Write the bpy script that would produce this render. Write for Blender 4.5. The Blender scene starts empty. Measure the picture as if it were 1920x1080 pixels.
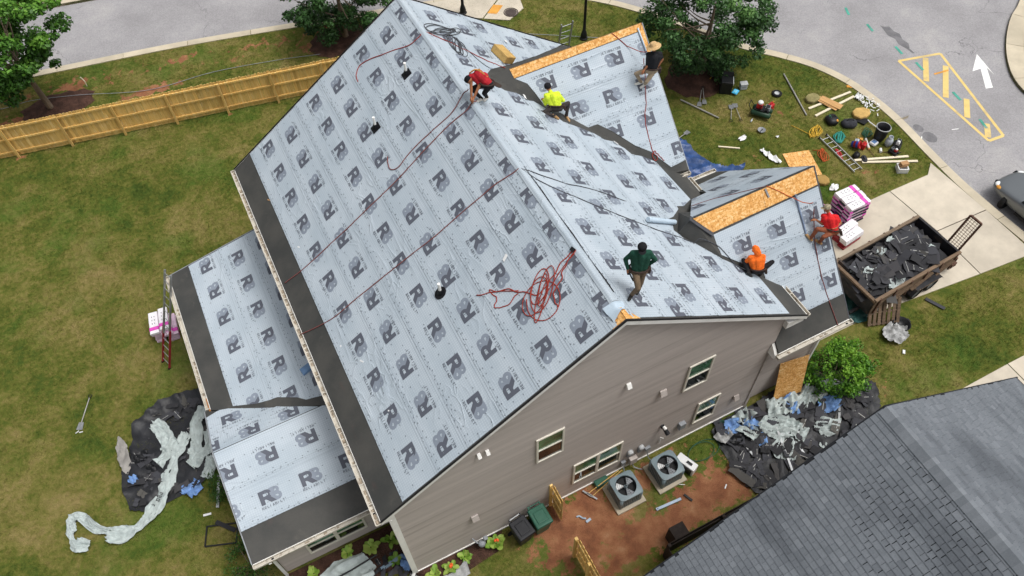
import bpy, bmesh, math, random
import numpy as np
from mathutils import Vector, Matrix, Quaternion, noise as mnoise
from mathutils.geometry import tessellate_polygon

random.seed(7)
rng = np.random.default_rng(7)
SC = bpy.context.scene
COL = SC.collection
R = math.radians

# ------------------------------------------------------------------ camera
cam_d = bpy.data.cameras.new('camera')
cam_d.sensor_width = 36.0
cam_d.lens = 27.884
cam_d.clip_start = 0.1
cam_d.clip_end = 600
cam = bpy.data.objects.new('camera', cam_d)
COL.objects.link(cam)
_r = Vector((0.892302, -0.450788, -0.024209)); _u = Vector((0.381466, 0.724234, 0.574430)); _f = Vector((0.241413, 0.521800, -0.818196))
cam.matrix_world = Matrix(((_r.x, _u.x, -_f.x, 0.0698), (_r.y, _u.y, -_f.y, -7.9313), (_r.z, _u.z, -_f.z, 25.5676), (0, 0, 0, 1)))
SC.camera = cam

# ------------------------------------------------------------------ light: overcast midday
SUN_EL, SUN_AZ = 68.0, 120.0        # azimuth measured from +y towards +x
world = bpy.data.worlds.new('World'); SC.world = world; world.use_nodes = True
wn = world.node_tree; wn.nodes.clear()
wo = wn.nodes.new('ShaderNodeOutputWorld'); wb = wn.nodes.new('ShaderNodeBackground')
sky = wn.nodes.new('ShaderNodeTexSky'); sky.sky_type = 'NISHITA'; sky.sun_disc = False
sky.sun_elevation = R(SUN_EL); sky.sun_rotation = R(SUN_AZ)
sky.air_density = 1.0; sky.dust_density = 6.0; sky.ozone_density = 1.0
hs = wn.nodes.new('ShaderNodeHueSaturation'); hs.inputs['Saturation'].default_value = 0.16
wn.links.new(sky.outputs[0], hs.inputs['Color']); wn.links.new(hs.outputs[0], wb.inputs[0])
wb.inputs[1].default_value = 0.138
wn.links.new(wb.outputs[0], wo.inputs[0])
sun_d = bpy.data.lights.new('sun', 'SUN'); sun_d.energy = 1.5; sun_d.angle = R(22); sun_d.color = (1.0, 0.97, 0.92)
sun = bpy.data.objects.new('sun', sun_d); COL.objects.link(sun)
_sd = Vector((math.sin(R(SUN_AZ)) * math.cos(R(SUN_EL)), math.cos(R(SUN_AZ)) * math.cos(R(SUN_EL)), math.sin(R(SUN_EL))))
sun.rotation_euler = _sd.to_track_quat('Z', 'Y').to_euler(); sun.location = _sd * 80
SC.view_settings.view_transform = 'Standard'; SC.view_settings.look = 'None'
SC.view_settings.exposure = 0.0; SC.view_settings.gamma = 1.0
SC.view_settings.use_curve_mapping = False
SC.render.engine = 'CYCLES'
SC.cycles.max_bounces = 6
SC.cycles.diffuse_bounces = 3
SC.cycles.use_denoising = True

# ------------------------------------------------------------------ helpers
def S(hexs):
    """sRGB hex -> linear tuple"""
    h = hexs.lstrip('#'); out = []
    for i in (0, 2, 4):
        c = int(h[i:i+2], 16) / 255
        out.append(c / 12.92 if c <= .04045 else ((c + .055) / 1.055) ** 2.4)
    return tuple(out)

class MB:
    """collects geometry, builds ONE mesh object"""
    def __init__(s): s.v = []; s.f = []; s.m = []
    def add(s, vs, fs, m=0):
        b = len(s.v); s.v += [tuple(p) for p in vs]
        for f in fs: s.f.append(tuple(b + i for i in f)); s.m.append(m)
        return s
    def box(s, c, d, m=0, rz=0, rx=0, ry=0, tap=1.0):
        M = Matrix.Translation(c) @ Matrix.Rotation(rz, 4, 'Z') @ Matrix.Rotation(ry, 4, 'Y') @ Matrix.Rotation(rx, 4, 'X')
        x, y, z = d[0] / 2, d[1] / 2, d[2] / 2
        vs = [M @ Vector(p) for p in ((-x, -y, -z), (x, -y, -z), (x, y, -z), (-x, y, -z), (-x*tap, -y*tap, z), (x*tap, -y*tap, z), (x*tap, y*tap, z), (-x*tap, y*tap, z))]
        return s.add(vs, [(0, 3, 2, 1), (4, 5, 6, 7), (0, 1, 5, 4), (1, 2, 6, 5), (2, 3, 7, 6), (3, 0, 4, 7)], m)
    def hexa(s, b4, t4, m=0):
        return s.add(list(b4) + list(t4), [(0, 3, 2, 1), (4, 5, 6, 7), (0, 1, 5, 4), (1, 2, 6, 5), (2, 3, 7, 6), (3, 0, 4, 7)], m)
    def beam(s, p0, p1, w, h, m=0, up=(0, 0, 1)):
        p0 = Vector(p0); p1 = Vector(p1); d = (p1 - p0).normalized(); u = Vector(up)
        sd = d.cross(u)
        if sd.length < 1e-4: sd = d.cross(Vector((1, 0, 0)))
        sd.normalize(); u = sd.cross(d).normalized()
        a = sd * w / 2; b = u * h / 2
        return s.hexa([p0 - a - b, p0 + a - b, p1 + a - b, p1 - a - b], [p0 - a + b, p0 + a + b, p1 + a + b, p1 - a + b], m)
    def ring(s, c, ax, r, n):
        ax = Vector(ax).normalized(); t = Vector((1, 0, 0)) if abs(ax.x) < .9 else Vector((0, 1, 0))
        a = ax.cross(t).normalized(); b = ax.cross(a)
        return [Vector(c) + a * r * math.cos(2*math.pi*i/n) + b * r * math.sin(2*math.pi*i/n) for i in range(n)]
    def cyl(s, p0, p1, r0, r1=None, n=12, m=0, cap=True):
        r1 = r0 if r1 is None else r1; ax = Vector(p1) - Vector(p0)
        A = s.ring(p0, ax, r0, n); B = s.ring(p1, ax, r1, n)
        fs = [(i, (i+1) % n, n + (i+1) % n, n + i) for i in range(n)]
        if cap: fs += [tuple(range(n))[::-1], tuple(range(n, 2*n))]
        return s.add(A + B, fs, m)
    def lathe(s, prof, c=(0, 0, 0), n=20, m=0, mtx=None):
        """prof: (r,z) from bottom to top"""
        vs = []; fs = []; k = len(prof)
        M = mtx or Matrix.Translation(c)
        for r, z in prof:
            for i in range(n):
                a = 2*math.pi*i/n; vs.append(M @ Vector((r*math.cos(a), r*math.sin(a), z)))
        for j in range(k-1):
            for i in range(n): fs.append((j*n+i, j*n+(i+1) % n, (j+1)*n+(i+1) % n, (j+1)*n+i))
        return s.add(vs, fs, m)
    def tube(s, pts, r, n=6, m=0, cap=True, rad=None):
        pts = [Vector(p) for p in pts]; k = len(pts); vs = []; fs = []
        prev = None
        for i, p in enumerate(pts):
            d = (pts[min(i+1, k-1)] - pts[max(i-1, 0)])
            d = d.normalized() if d.length > 1e-9 else Vector((0, 0, 1))
            if prev is None:
                t = Vector((0, 0, 1)) if abs(d.z) < .9 else Vector((1, 0, 0)); a = d.cross(t).normalized()
            else:
                a = (prev - d * prev.dot(d))
                a = a.normalized() if a.length > 1e-6 else d.orthogonal().normalized()
            prev = a; b = d.cross(a); rr = r if rad is None else rad[i]
            for j in range(n):
                t = 2*math.pi*j/n; vs.append(p + a*rr*math.cos(t) + b*rr*math.sin(t))
        for i in range(k-1):
            for j in range(n): fs.append((i*n+j, i*n+(j+1) % n, (i+1)*n+(j+1) % n, (i+1)*n+j))
        if cap: fs += [tuple(range(n))[::-1], tuple(range((k-1)*n, k*n))]
        return s.add(vs, fs, m)
    def poly(s, pts, m=0):
        tri = tessellate_polygon([[Vector(p) for p in pts]])
        return s.add(pts, [tuple(t) for t in tri], m)
    def prism(s, pts2, z0, z1, m=0, mtx=None):
        M = mtx or Matrix.Identity(4); n = len(pts2)
        ar = sum(pts2[i][0]*pts2[(i+1) % n][1] - pts2[(i+1) % n][0]*pts2[i][1] for i in range(n))
        if ar < 0: pts2 = pts2[::-1]
        tri = tessellate_polygon([[Vector((p[0], p[1], 0)) for p in pts2]])
        def up(t): # face normal +z
            a, b, c = (pts2[i] for i in t); return (b[0]-a[0])*(c[1]-a[1])-(b[1]-a[1])*(c[0]-a[0]) > 0
        tri = [t if up(t) else t[::-1] for t in tri]
        vs = [M @ Vector((p[0], p[1], z0)) for p in pts2] + [M @ Vector((p[0], p[1], z1)) for p in pts2]
        fs = [tuple(t[::-1]) for t in tri] + [tuple(i+n for i in t) for t in tri] + [(i, (i+1) % n, n+(i+1) % n, n+i) for i in range(n)]
        return s.add(vs, fs, m)
    def ell(s, c, d, m=0, seg=12, rings=8, mtx=None):
        M = Matrix.Translation(c) @ (mtx or Matrix.Identity(4)); vs = []; fs = []
        for j in range(rings+1):
            t = math.pi*j/rings
            for i in range(seg):
                a = 2*math.pi*i/seg; vs.append(M @ Vector((d[0]*math.sin(t)*math.cos(a), d[1]*math.sin(t)*math.sin(a), -d[2]*math.cos(t))))
        for j in range(rings):
            for i in range(seg): fs.append((j*seg+i, j*seg+(i+1) % seg, (j+1)*seg+(i+1) % seg, (j+1)*seg+i))
        return s.add(vs, fs, m)
    def mesh(s, name, mats, smooth=False):
        me = bpy.data.meshes.new(name); me.from_pydata(s.v, [], s.f)
        mats = mats if isinstance(mats, (list, tuple)) else [mats]
        for q in mats: me.materials.append(q)
        if len(mats) > 1: me.polygons.foreach_set('material_index', s.m)
        if smooth: me.polygons.foreach_set('use_smooth', [True]*len(me.polygons))
        me.update(); return me
    def build(s, name, mats, parent=None, smooth=False, bevel=0, loc=None, rot=None):
        o = bpy.data.objects.new(name, s.mesh(name, mats, smooth)); COL.objects.link(o)
        if parent is not None: o.parent = parent
        if loc is not None: o.location = loc
        if rot is not None: o.rotation_euler = rot
        if bevel:
            b = o.modifiers.new('bevel', 'BEVEL'); b.width = bevel; b.segments = 2; b.limit_method = 'ANGLE'; b.angle_limit = R(40)
        return o

def tag(o, label=None, cat=None, group=None, kind=None):
    if label: o['label'] = label
    if cat: o['category'] = cat
    if group: o['group'] = group
    if kind: o['kind'] = kind
    return o
def empty(name, loc=(0, 0, 0), rz=0, label=None, cat=None, group=None):
    o = bpy.data.objects.new(name, None); o.empty_display_size = .2; COL.objects.link(o)
    o.location = loc; o.rotation_euler = (0, 0, rz)
    return tag(o, label, cat, group)
def link(name, me, parent=None, loc=(0, 0, 0), rot=(0, 0, 0), scale=None):
    o = bpy.data.objects.new(name, me); COL.objects.link(o); o.parent = parent; o.location = loc; o.rotation_euler = rot
    if scale: o.scale = scale
    return o
def copy_tree(o, parent=None):
    c = o.copy(); COL.objects.link(c); c.parent = parent
    for ch in [x for x in bpy.data.objects if x.parent == o]: copy_tree(ch, c)
    return c
def smooth_path(pts, n=8):
    """Catmull-Rom through pts"""
    P = [Vector(p) for p in pts]; out = []
    for i in range(len(P)-1):
        a = P[max(i-1, 0)]; b = P[i]; c = P[i+1]; d = P[min(i+2, len(P)-1)]
        for k in range(n):
            t = k/n; out.append(.5*((2*b) + (c-a)*t + (2*a-5*b+4*c-d)*t*t + (3*b-a-3*c+d)*t**3))
    out.append(P[-1]); return out

# ------------------------------------------------------------------ materials
def newmat(name):
    m = bpy.data.materials.new(name); m.use_nodes = True; nt = m.node_tree; nt.nodes.clear()
    o = nt.nodes.new('ShaderNodeOutputMaterial'); b = nt.nodes.new('ShaderNodeBsdfPrincipled')
    nt.links.new(b.outputs[0], o.inputs[0]); return m, nt, b
class NT:
    def __init__(s, nt): s.nt = nt
    def n(s, t, **k):
        x = s.nt.nodes.new(t)
        for a, v in k.items(): setattr(x, a, v)
        return x
    def l(s, a, b): s.nt.links.new(a, b)
    def val(s, x, sock):
        if isinstance(x, (int, float)): sock.default_value = x
        elif isinstance(x, tuple): sock.default_value = x if len(x) == len(sock.default_value) else (*x, 1)
        else: s.l(x, sock)
    def math(s, op, a, b=None, c=None, clamp=False):
        x = s.n('ShaderNodeMath', operation=op); x.use_clamp = clamp
        for i, q in enumerate((a, b, c)):
            if q is not None: s.val(q, x.inputs[i])
        return x.outputs[0]
    def mix(s, f, a, b, mode='MIX'):
        x = s.n('ShaderNodeMix', data_type='RGBA', blend_type=mode); x.clamp_result = False
        s.val(f, x.inputs[0]); s.val(a, x.inputs[6]); s.val(b, x.inputs[7]); return x.outputs[2]
    def noise(s, vec, scale, detail=4, rough=.55, dist=0.0):
        x = s.n('ShaderNodeTexNoise'); x.inputs['Scale'].default_value = scale; x.inputs['Detail'].default_value = detail
        x.inputs['Roughness'].default_value = rough; x.inputs['Distortion'].default_value = dist
        if vec is not None: s.l(vec, x.inputs['Vector'])
        return x.outputs[0]
    def ramp(s, f, stops, interp='LINEAR'):
        x = s.n('ShaderNodeValToRGB'); x.color_ramp.interpolation = interp; e = x.color_ramp.elements
        while len(e) < len(stops): e.new(.5)
        for q, (p, c) in zip(e, stops): q.position = p; q.color = (*c, 1) if len(c) == 3 else c
        s.l(f, x.inputs[0]); return x.outputs[0]
    def mr(s, f, a, b, c=0, d=1, smooth=True):
        x = s.n('ShaderNodeMapRange'); x.interpolation_type = 'SMOOTHSTEP' if smooth else 'LINEAR'
        s.val(f, x.inputs[0]); x.inputs[1].default_value = a; x.inputs[2].default_value = b; x.inputs[3].default_value = c; x.inputs[4].default_value = d
        return x.outputs[0]
    def pos(s): return s.n('ShaderNodeNewGeometry').outputs['Position']
    def obj(s): return s.n('ShaderNodeTexCoord').outputs['Object']
    def mapping(s, vec, scale=(1, 1, 1), rot=(0, 0, 0), loc=(0, 0, 0)):
        x = s.n('ShaderNodeMapping'); x.inputs['Scale'].default_value = scale; x.inputs['Rotation'].default_value = rot; x.inputs['Location'].default_value = loc
        s.l(vec, x.inputs['Vector']); return x.outputs[0]
    def rand(s): return s.n('ShaderNodeObjectInfo').outputs['Random']
    def bump(s, h, strength, dist, b):
        x = s.n('ShaderNodeBump'); x.inputs['Strength'].default_value = strength; x.inputs['Distance'].default_value = dist
        s.l(h, x.inputs['Height']); s.l(x.outputs[0], b.inputs['Normal'])
def sc(c, k): return tuple(min(1, x*k) for x in c)

def M(name, base, rough=.75, var=.18, vs=2.5, fine=.12, fs=60, bump=.15, bs=30, bd=.01, spec=.3, metal=0, rnd=0.0, world=False, stretch=(1, 1, 1), dirt=None, trans=0):
    """general weathered surface: broad and fine colour variation, fine relief, optional per-object variation and dirt blotches"""
    m, nt, b = newmat(name); g = NT(nt); base = S(base) if isinstance(base, str) else base
    v = g.pos() if world else g.obj()
    if stretch != (1, 1, 1): v = g.mapping(v, stretch)
    if rnd:
        ad = g.n('ShaderNodeVectorMath', operation='ADD'); g.l(v, ad.inputs[0]); cx = g.n('ShaderNodeCombineXYZ')
        rr = g.rand(); g.l(g.math('MULTIPLY', rr, 37.0), cx.inputs[0]); g.l(g.math('MULTIPLY', rr, 91.0), cx.inputs[1]); g.l(cx.outputs[0], ad.inputs[1]); v = ad.outputs[0]
    c = g.mix(g.mr(g.noise(v, vs, 5), .3, .7), sc(base, 1-var), sc(base, 1+var))
    if dirt: c = g.mix(g.math('MULTIPLY', g.mr(g.noise(v, vs*.7, 6, .65), .52, .72), dirt[1]), c, S(dirt[0]) if isinstance(dirt[0], str) else dirt[0])
    if fine: c = g.mix(fine*2, c, g.mix(g.noise(v, fs, 3), (0, 0, 0), (1.0, 1.0, 1.0)), 'OVERLAY')
    if rnd:
        h = g.n('ShaderNodeHueSaturation'); g.l(c, h.inputs['Color']); g.l(g.mr(g.rand(), 0, 1, 1-rnd, 1+rnd, False), h.inputs['Value']); c = h.outputs[0]
    g.l(c, b.inputs['Base Color']); b.inputs['Roughness'].default_value = rough; b.inputs['Metallic'].default_value = metal
    b.inputs['Specular IOR Level'].default_value = spec
    if trans: b.inputs['Transmission Weight'].default_value = trans
    if bump: g.bump(g.noise(v, bs, 4), bump, bd, b)
    return m
# ------------------------------------------------------------------ ground materials
def grass_colour(g):
    """patchy summer lawn: colour by world position, so blades and soil agree"""
    p = g.pos()
    big = g.noise(p, .22, 3, .5); mid = g.noise(g.mapping(p, (1, 1, .2), (0, 0, .6)), .9, 5, .62, .6); sm = g.noise(p, 5.5, 5, .65); fi = g.noise(p, 42, 3, .6)
    t = g.math('ADD', g.math('MULTIPLY', big, .55), g.math('MULTIPLY', mid, .55)); t = g.math('ADD', t, g.math('MULTIPLY', g.math('SUBTRACT', sm, .5), .42))
    c = g.ramp(t, [(.30, S('#35471c')), (.41, S('#475723')), (.51, S('#5e642b')), (.61, S('#76713d')), (.75, S('#8d7e52'))])
    c = g.mix(g.mr(g.noise(p, .33, 4), .5, .66, 0, .4), c, S('#476a28'))
    c = g.mix(.55, c, g.mix(fi, (.12, .12, .12), (.88, .88, .88)), 'OVERLAY')
    return c, sm, fi
m_lawn, nt, b = newmat('lawn_turf'); g = NT(nt)
c, sm_, fi_ = grass_colour(g)
at = g.n('ShaderNodeAttribute'); at.attribute_name = 'soil'
p_ = g.pos()
soil = g.ramp(g.noise(p_, 1.6, 6, .6), [(.25, S('#6e4a37')), (.45, S('#8f6046')), (.6, S('#a27354')), (.78, S('#b5906f'))])
soil = g.mix(.5, soil, g.mix(g.noise(p_, 30, 4), (.2, .2, .2), (.8, .8, .8)), 'OVERLAY')
sm2 = g.math('ADD', at.outputs['Fac'], g.math('MULTIPLY', g.math('SUBTRACT', g.noise(p_, 2.2, 6, .68), .5), 2.2))
c = g.mix(g.mr(sm2, .42, .62), c, soil)
g.l(c, b.inputs['Base Color']); b.inputs['Roughness'].default_value = .95; b.inputs['Specular IOR Level'].default_value = .1
g.bump(g.noise(p_, 26, 6, .7), .9, .05, b)
m_blade, nt, b = newmat('grass_blade'); g = NT(nt); c, _a, _b2 = grass_colour(g)
h = g.n('ShaderNodeHueSaturation'); h.inputs['Value'].default_value = 1.12; g.l(c, h.inputs['Color'])
g.l(h.outputs[0], b.inputs['Base Color']); b.inputs['Roughness'].default_value = .7; b.inputs['Specular IOR Level'].default_value = .15

m_asph, nt, b = newmat('asphalt'); g = NT(nt); p_ = g.pos()
t = g.noise(p_, .35, 5, .6)
c = g.ramp(t, [(.3, S('#8c8a8c')), (.55, S('#9b999b')), (.75, S('#aaa7a6'))])
c = g.mix(.8, c, g.mix(g.noise(p_, 18, 5, .75), (.1, .1, .1), (.9, .9, .9)), 'OVERLAY')
c = g.mix(.35, c, g.mix(g.noise(p_, 75, 2, .8), (.1, .1, .1), (.9, .9, .9)), 'OVERLAY')
vo = g.n('ShaderNodeTexVoronoi', feature='DISTANCE_TO_EDGE'); vo.inputs['Scale'].default_value = .16
wv = g.n('ShaderNodeVectorMath', operation='ADD'); nn = g.n('ShaderNodeTexNoise'); nn.inputs['Scale'].default_value = .9; nn.inputs['Detail'].default_value = 6
g.l(p_, nn.inputs['Vector']); vs_ = g.n('ShaderNodeVectorMath', operation='SCALE'); g.l(nn.outputs['Color'], vs_.inputs[0]); vs_.inputs['Scale'].default_value = 1.6
g.l(p_, wv.inputs[0]); g.l(vs_.outputs[0], wv.inputs[1]); g.l(wv.outputs[0], vo.inputs['Vector'])
crack = g.math('MULTIPLY', g.math('LESS_THAN', vo.outputs['Distance'], .0022), g.mr(g.noise(p_, .3, 2), .5, .6))
c = g.mix(g.math('MULTIPLY', crack, .6), c, S('#57565a'))
c = g.mix(g.math('MULTIPLY', g.mr(g.noise(p_, .6, 6, .7), .66, .78), .4), c, S('#6b6a6b'))
g.l(c, b.inputs['Base Color']); b.inputs['Roughness'].default_value = .9; g.bump(g.noise(p_, 90, 3, .8), .5, .012, b)

def concrete(name, hx, var=.09):
    m, nt, b = newmat(name); g = NT(nt); p = g.pos(); base = S(hx)
    c = g.mix(g.mr(g.noise(p, .8, 6, .62), .3, .7), sc(base, 1-var*1.6), sc(base, 1+var))
    c = g.mix(g.math('MULTIPLY', g.mr(g.noise(p, 2.6, 7, .7), .58, .75), .35), c, sc(base, .62))
    c = g.mix(.22, c, g.mix(g.noise(p, 60, 3, .7), (.2, .2, .2), (.8, .8, .8)), 'OVERLAY')
    h = g.n('ShaderNodeHueSaturation'); g.l(c, h.inputs['Color']); g.l(g.mr(g.rand(), 0, 1, .94, 1.05, False), h.inputs['Value'])
    g.l(h.outputs[0], b.inputs['Base Color']); b.inputs['Roughness'].default_value = .88; g.bump(g.noise(p, 70, 4), .25, .006, b); return m
m_kerb = concrete('kerb_concrete', '#c3b8a2'); m_conc = concrete('driveway_concrete', '#c6bcab'); m_pad = concrete('pad_concrete', '#b5ab98')
m_joint = M('joint_soil', '#4d463c', rough=.95, bump=.3)  # even dark soil colour for slab joints and the kerb seam
m_mulch = M('bark_mulch', '#4b342b', rough=.95, var=.35, vs=3, fine=.35, fs=28, bump=1.0, bs=22, bd=.05, world=True)
m_ypaint = M('worn_yellow_road_paint', '#dcc07a', rough=.8, var=.08, fine=.15, fs=40, world=True, dirt=('#9b9488', .45))
m_wpaint = M('white_road_paint', '#eeeeec', rough=.8, var=.06, fine=.14, fs=40, world=True, dirt=('#b5b3b0', .4))
m_teal = M('teal_marking_paint', '#4fa08e', rough=.85, var=.15, fine=.3, fs=30, world=True, dirt=('#8f9693', .7))
m_opaint = M('orange_marking_paint', '#d99a45', rough=.85, var=.15, fine=.3, fs=30, world=True, dirt=('#b3a58c', .6))
m_iron = M('cast_iron', '#4c4340', rough=.8, bump=.6, bs=60, world=True)

# ------------------------------------------------------------------ ground geometry
KERB = [(-60, 40.5), (-30, 35.3), (-14, 32.35), (-9.1, 31.5), (-5.85, 30.95), (-.42, 30.0), (5.42, 28.65), (8.2, 27.95), (10.85, 27.3), (13.2, 26.75), (16.2, 25.85), (18.3, 24.6), (20.2, 22.9), (21.7, 21.0), (23.2, 18.5), (24.4, 16.4), (25.78, 14.71), (26.68, 13.41), (27.3, 11.86), (27.55, 10.26), (27.58, 8.53), (27.36, 6.3), (27.22, 4.5), (27.22, 2.8), (27.3, .5), (27.45, -5), (27.6, -14), (27.8, -40)]
LOT = [(-60, -40)] + KERB[:]
def inside(p, poly):
    x, y = p; r = False; n = len(poly); j = n-1
    for i in range(n):
        xi, yi = poly[i]; xj, yj = poly[j]
        if (yi > y) != (yj > y) and x < (xj-xi)*(y-yi)/(yj-yi)+xi: r = not r
        j = i
    return r
def segdist(p, a, b):
    ax, ay = a; bx, by = b; dx, dy = bx-ax, by-ay; L = dx*dx+dy*dy
    t = max(0, min(1, ((p[0]-ax)*dx+(p[1]-ay)*dy)/L)) if L > 0 else 0
    q = (ax+t*dx, ay+t*dy); return math.hypot(p[0]-q[0], p[1]-q[1]), q
KSM = [(v.x, v.y) for v in smooth_path([(x, y, 0) for x, y in KERB], 5)]
LOTS = [(-60, -40)] + KSM
SOIL = [  # x,y,rx,ry,strength of worn red clay
    (5.5, -1.1, 1.9, 1.2, 1.0), (9.7, -2.1, 1.9, .75, 1.0), (7.4, -2.4, 2.6, .65, .95), (7.9, -.6, 1.5, .5, .75), (5.2, -2.6, 1.0, .8, .7), (10.2, -1.0, .6, .5, .5), (12, -3.3, 3, .6, .6),
    (-9, 27.2, 2.2, 1.0, .9), (-6.0, 29.2, 1.1, .5, .75), (-2.5, 27.0, 1.7, .45, .75), (-.8, 28.6, 1.3, .35, .62), (3.0, 28.0, 1.2, .4, .5), (6.8, 26.9, 1.6, .9, .8), (9.3, 26.2, 1.5, .7, .6), (5.2, 26.3, 1.2, .5, .6), (1.5, 27.0, 1.0, .4, .45),
    (-4.5, 28.9, 5, .9, .36), (3.5, 27.6, 4.5, .9, .38), (-8.5, 29.6, 2.5, .8, .4), (-8.9, 25.3, .25, .18, .7), (-4.3, 24.3, .25, .18, .6), (.4, 23.5, .3, .18, .6), (23.3, 11.2, .7, .5, .42), (24.1, 6.6, .5, .3, .5), (20.2, 9.6, .8, .4, .35), (17.5, -1.6, .7, .4, .45)]
def soil_at(x, y):
    s = 0
    for cx, cy, rx, ry, k in SOIL:
        d = ((x-cx)/rx)**2+((y-cy)/ry)**2
        if d < 4: s = max(s, k*math.exp(-d*.7))
    return s
def lawn_mesh():
    xs = [-60, -45, -32, -22, -16] + [(-12+.3*i) for i in range(int((30+12)/.3)+1)]
    ys = [-40, -25, -14, -8] + [(-5+.3*i) for i in range(int((34+5)/.3)+1)] + [36, 41]
    idx = {}; vs = []; fs = []; soil = []
    ins = {}
    for i, x in enumerate(xs):
        for j, y in enumerate(ys): ins[i, j] = inside((x, y), LOTS)
    def vid(i, j):
        if (i, j) in idx: return idx[i, j]
        x, y = xs[i], ys[j]
        if not ins[i, j]:
            best = min((segdist((x, y), KSM[k], KSM[k+1]) for k in range(len(KSM)-1)), key=lambda t: t[0])
            if best[0] < 4: x, y = best[1]
        z = .012*mnoise.noise((x*.35, y*.35, 0))-.012
        idx[i, j] = len(vs); vs.append((x, y, z)); soil.append(soil_at(x, y)); return idx[i, j]
    for i in range(len(xs)-1):
        for j in range(len(ys)-1):
            if sum(ins[a, c] for a in (i, i+1) for c in (j, j+1)) >= 1: fs.append((vid(i, j), vid(i+1, j), vid(i+1, j+1), vid(i, j+1)))
    me = bpy.data.meshes.new('lawn'); me.from_pydata(vs, [], fs); me.materials.append(m_lawn)
    a = me.attributes.new('soil', 'FLOAT', 'POINT'); a.data.foreach_set('value', soil); me.update(); return me
lawn = link('lawn', lawn_mesh()); tag(lawn, kind='structure')
road = MB().poly([(-90, -60, -.14), (110, -60, -.14), (110, 130, -.14), (-90, 130, -.14)]).build('road', m_asph); tag(road, kind='structure')

# kerb sections along the lot
def strip_sections(path, width, z0, z1, every, gap, name, mat, parent, inner=True):
    L = 0; secs = []; cur = [path[0]]
    out = []
    for k in range(1, len(path)):
        a = Vector(path[k-1]); c = Vector(path[k]); d = (c-a).length; pos = 0
        while L+d-pos >= every:
            t = (every-L+0)/1.0; pos += t; q = a.lerp(c, pos/d); cur.append((q.x, q.y)); out.append(cur); cur = [(q.x, q.y)]; L = 0
        L += d-pos; cur.append((c.x, c.y))
    if len(cur) > 1: out.append(cur)
    for sgm in out:
        pts = [Vector(p) for p in sgm]
        if (pts[-1]-pts[0]).length < .3: continue
        pts[0] = pts[0]+(pts[1]-pts[0]).normalized()*gap; pts[-1] = pts[-1]+(pts[-2]-pts[-1]).normalized()*gap
        A = []; B = []
        for i, p in enumerate(pts):
            d = (pts[min(i+1, len(pts)-1)]-pts[max(i-1, 0)]).normalized(); nrm = Vector((d.y, -d.x))
            A.append(p); B.append(p-nrm*-width if not inner else p+nrm*width)
        m = MB(); n = len(A)
        for i in range(n-1):
            m.hexa([(A[i].x, A[i].y, z0), (B[i].x, B[i].y, z0), (B[i+1].x, B[i+1].y, z0), (A[i+1].x, A[i+1].y, z0)],
                   [(A[i].x, A[i].y, z1-.012), (B[i].x, B[i].y, z1), (B[i+1].x, B[i+1].y, z1), (A[i+1].x, A[i+1].y, z1-.012)])
        m.build(name, mat, parent)
kerb = empty('kerb'); tag(kerb, kind='structure')
strip_sections(KSM, .42, -.3, .03, 3.2, .012, 'kerb_section', m_kerb, kerb)
# dark seam where asphalt meets the kerb
sm = MB()
for k in range(len(KSM)-1):
    a = Vector(KSM[k]); c = Vector(KSM[k+1]); d = (c-a).normalized(); nn_ = Vector((-d.y, d.x))*.045
    sm.add([(a.x, a.y, -.134), (c.x, c.y, -.134), (c.x+nn_.x, c.y+nn_.y, -.134), (a.x+nn_.x, a.y+nn_.y, -.134)], [(0, 1, 2, 3)])
tag(sm.build('road_edge_seam', m_joint), kind='structure')
# verge across the street and the island to the right
fk = [(-60, 45.6), (-30, 40.6), (-14, 37.8), (-5.3, 36.35), (4, 34.6), (20, 31.2), (40, 27)]
fv = MB().prism(fk + [(40, 60), (-60, 75)], -.3, 0.0).build('far_verge', m_lawn); tag(fv, kind='structure')
k2 = empty('far_kerb'); tag(k2, kind='structure'); strip_sections([(x, y) for x, y in fk][::-1], .42, -.3, .03, 3.2, .012, 'kerb_section', m_kerb, k2)
isl = [(v.x, v.y) for v in smooth_path([(48, 18.6, 0), (42.6, 15.0, 0), (39.04, 12.4, 0), (37.5, 11.55, 0), (36.1, 10.5, 0), (34.9, 9.3, 0), (34.05, 8.0, 0), (33.8, 6.6, 0), (34.0, 4.0, 0), (34.5, 0, 0), (35, -10, 0)], 4)]
tag(MB().prism(isl + [(60, -10), (60, 19)], -.3, -.005).build('island_lawn', m_lawn), kind='structure')
k3 = empty('island_kerb'); tag(k3, kind='structure'); strip_sections(isl[::-1], .8, -.3, .03, 2.6, .012, 'kerb_section', m_kerb, k3)

# driveway slabs with open joints
drv = empty('driveway'); tag(drv, kind='structure')
MB().poly([(14.92, .95, .004), (19.7, .95, .004), (26.8, .25, .004), (26.75, 5.75, .004), (26.1, 5.3, .004), (14.92, 5.3, .004)]).build('joint_bed', m_joint, drv)
for q in ([(14.9, 2.83), (14.9, .9), (19.68, .88), (19.68, 2.83)], [(14.9, 2.87), (19.68, 2.87), (19.68, 5.36), (14.9, 5.36)],
          [(19.72, .86), (24.13, .42), (24.2, 2.79), (19.72, 2.83)], [(19.72, 2.87), (24.2, 2.83), (24.02, 5.36), (19.72, 5.36)],
          [(24.17, .42), (26.78, .2), (26.8, 2.70), (24.24, 2.79)], [(24.24, 2.83), (26.8, 2.74), (26.72, 5.8), (26.12, 5.33), (24.06, 5.36)]):
    MB().prism(q, -.1, .03).build('concrete_slab', m_conc, drv)
nd = empty('neighbour_driveway'); tag(nd, kind='structure')
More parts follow.
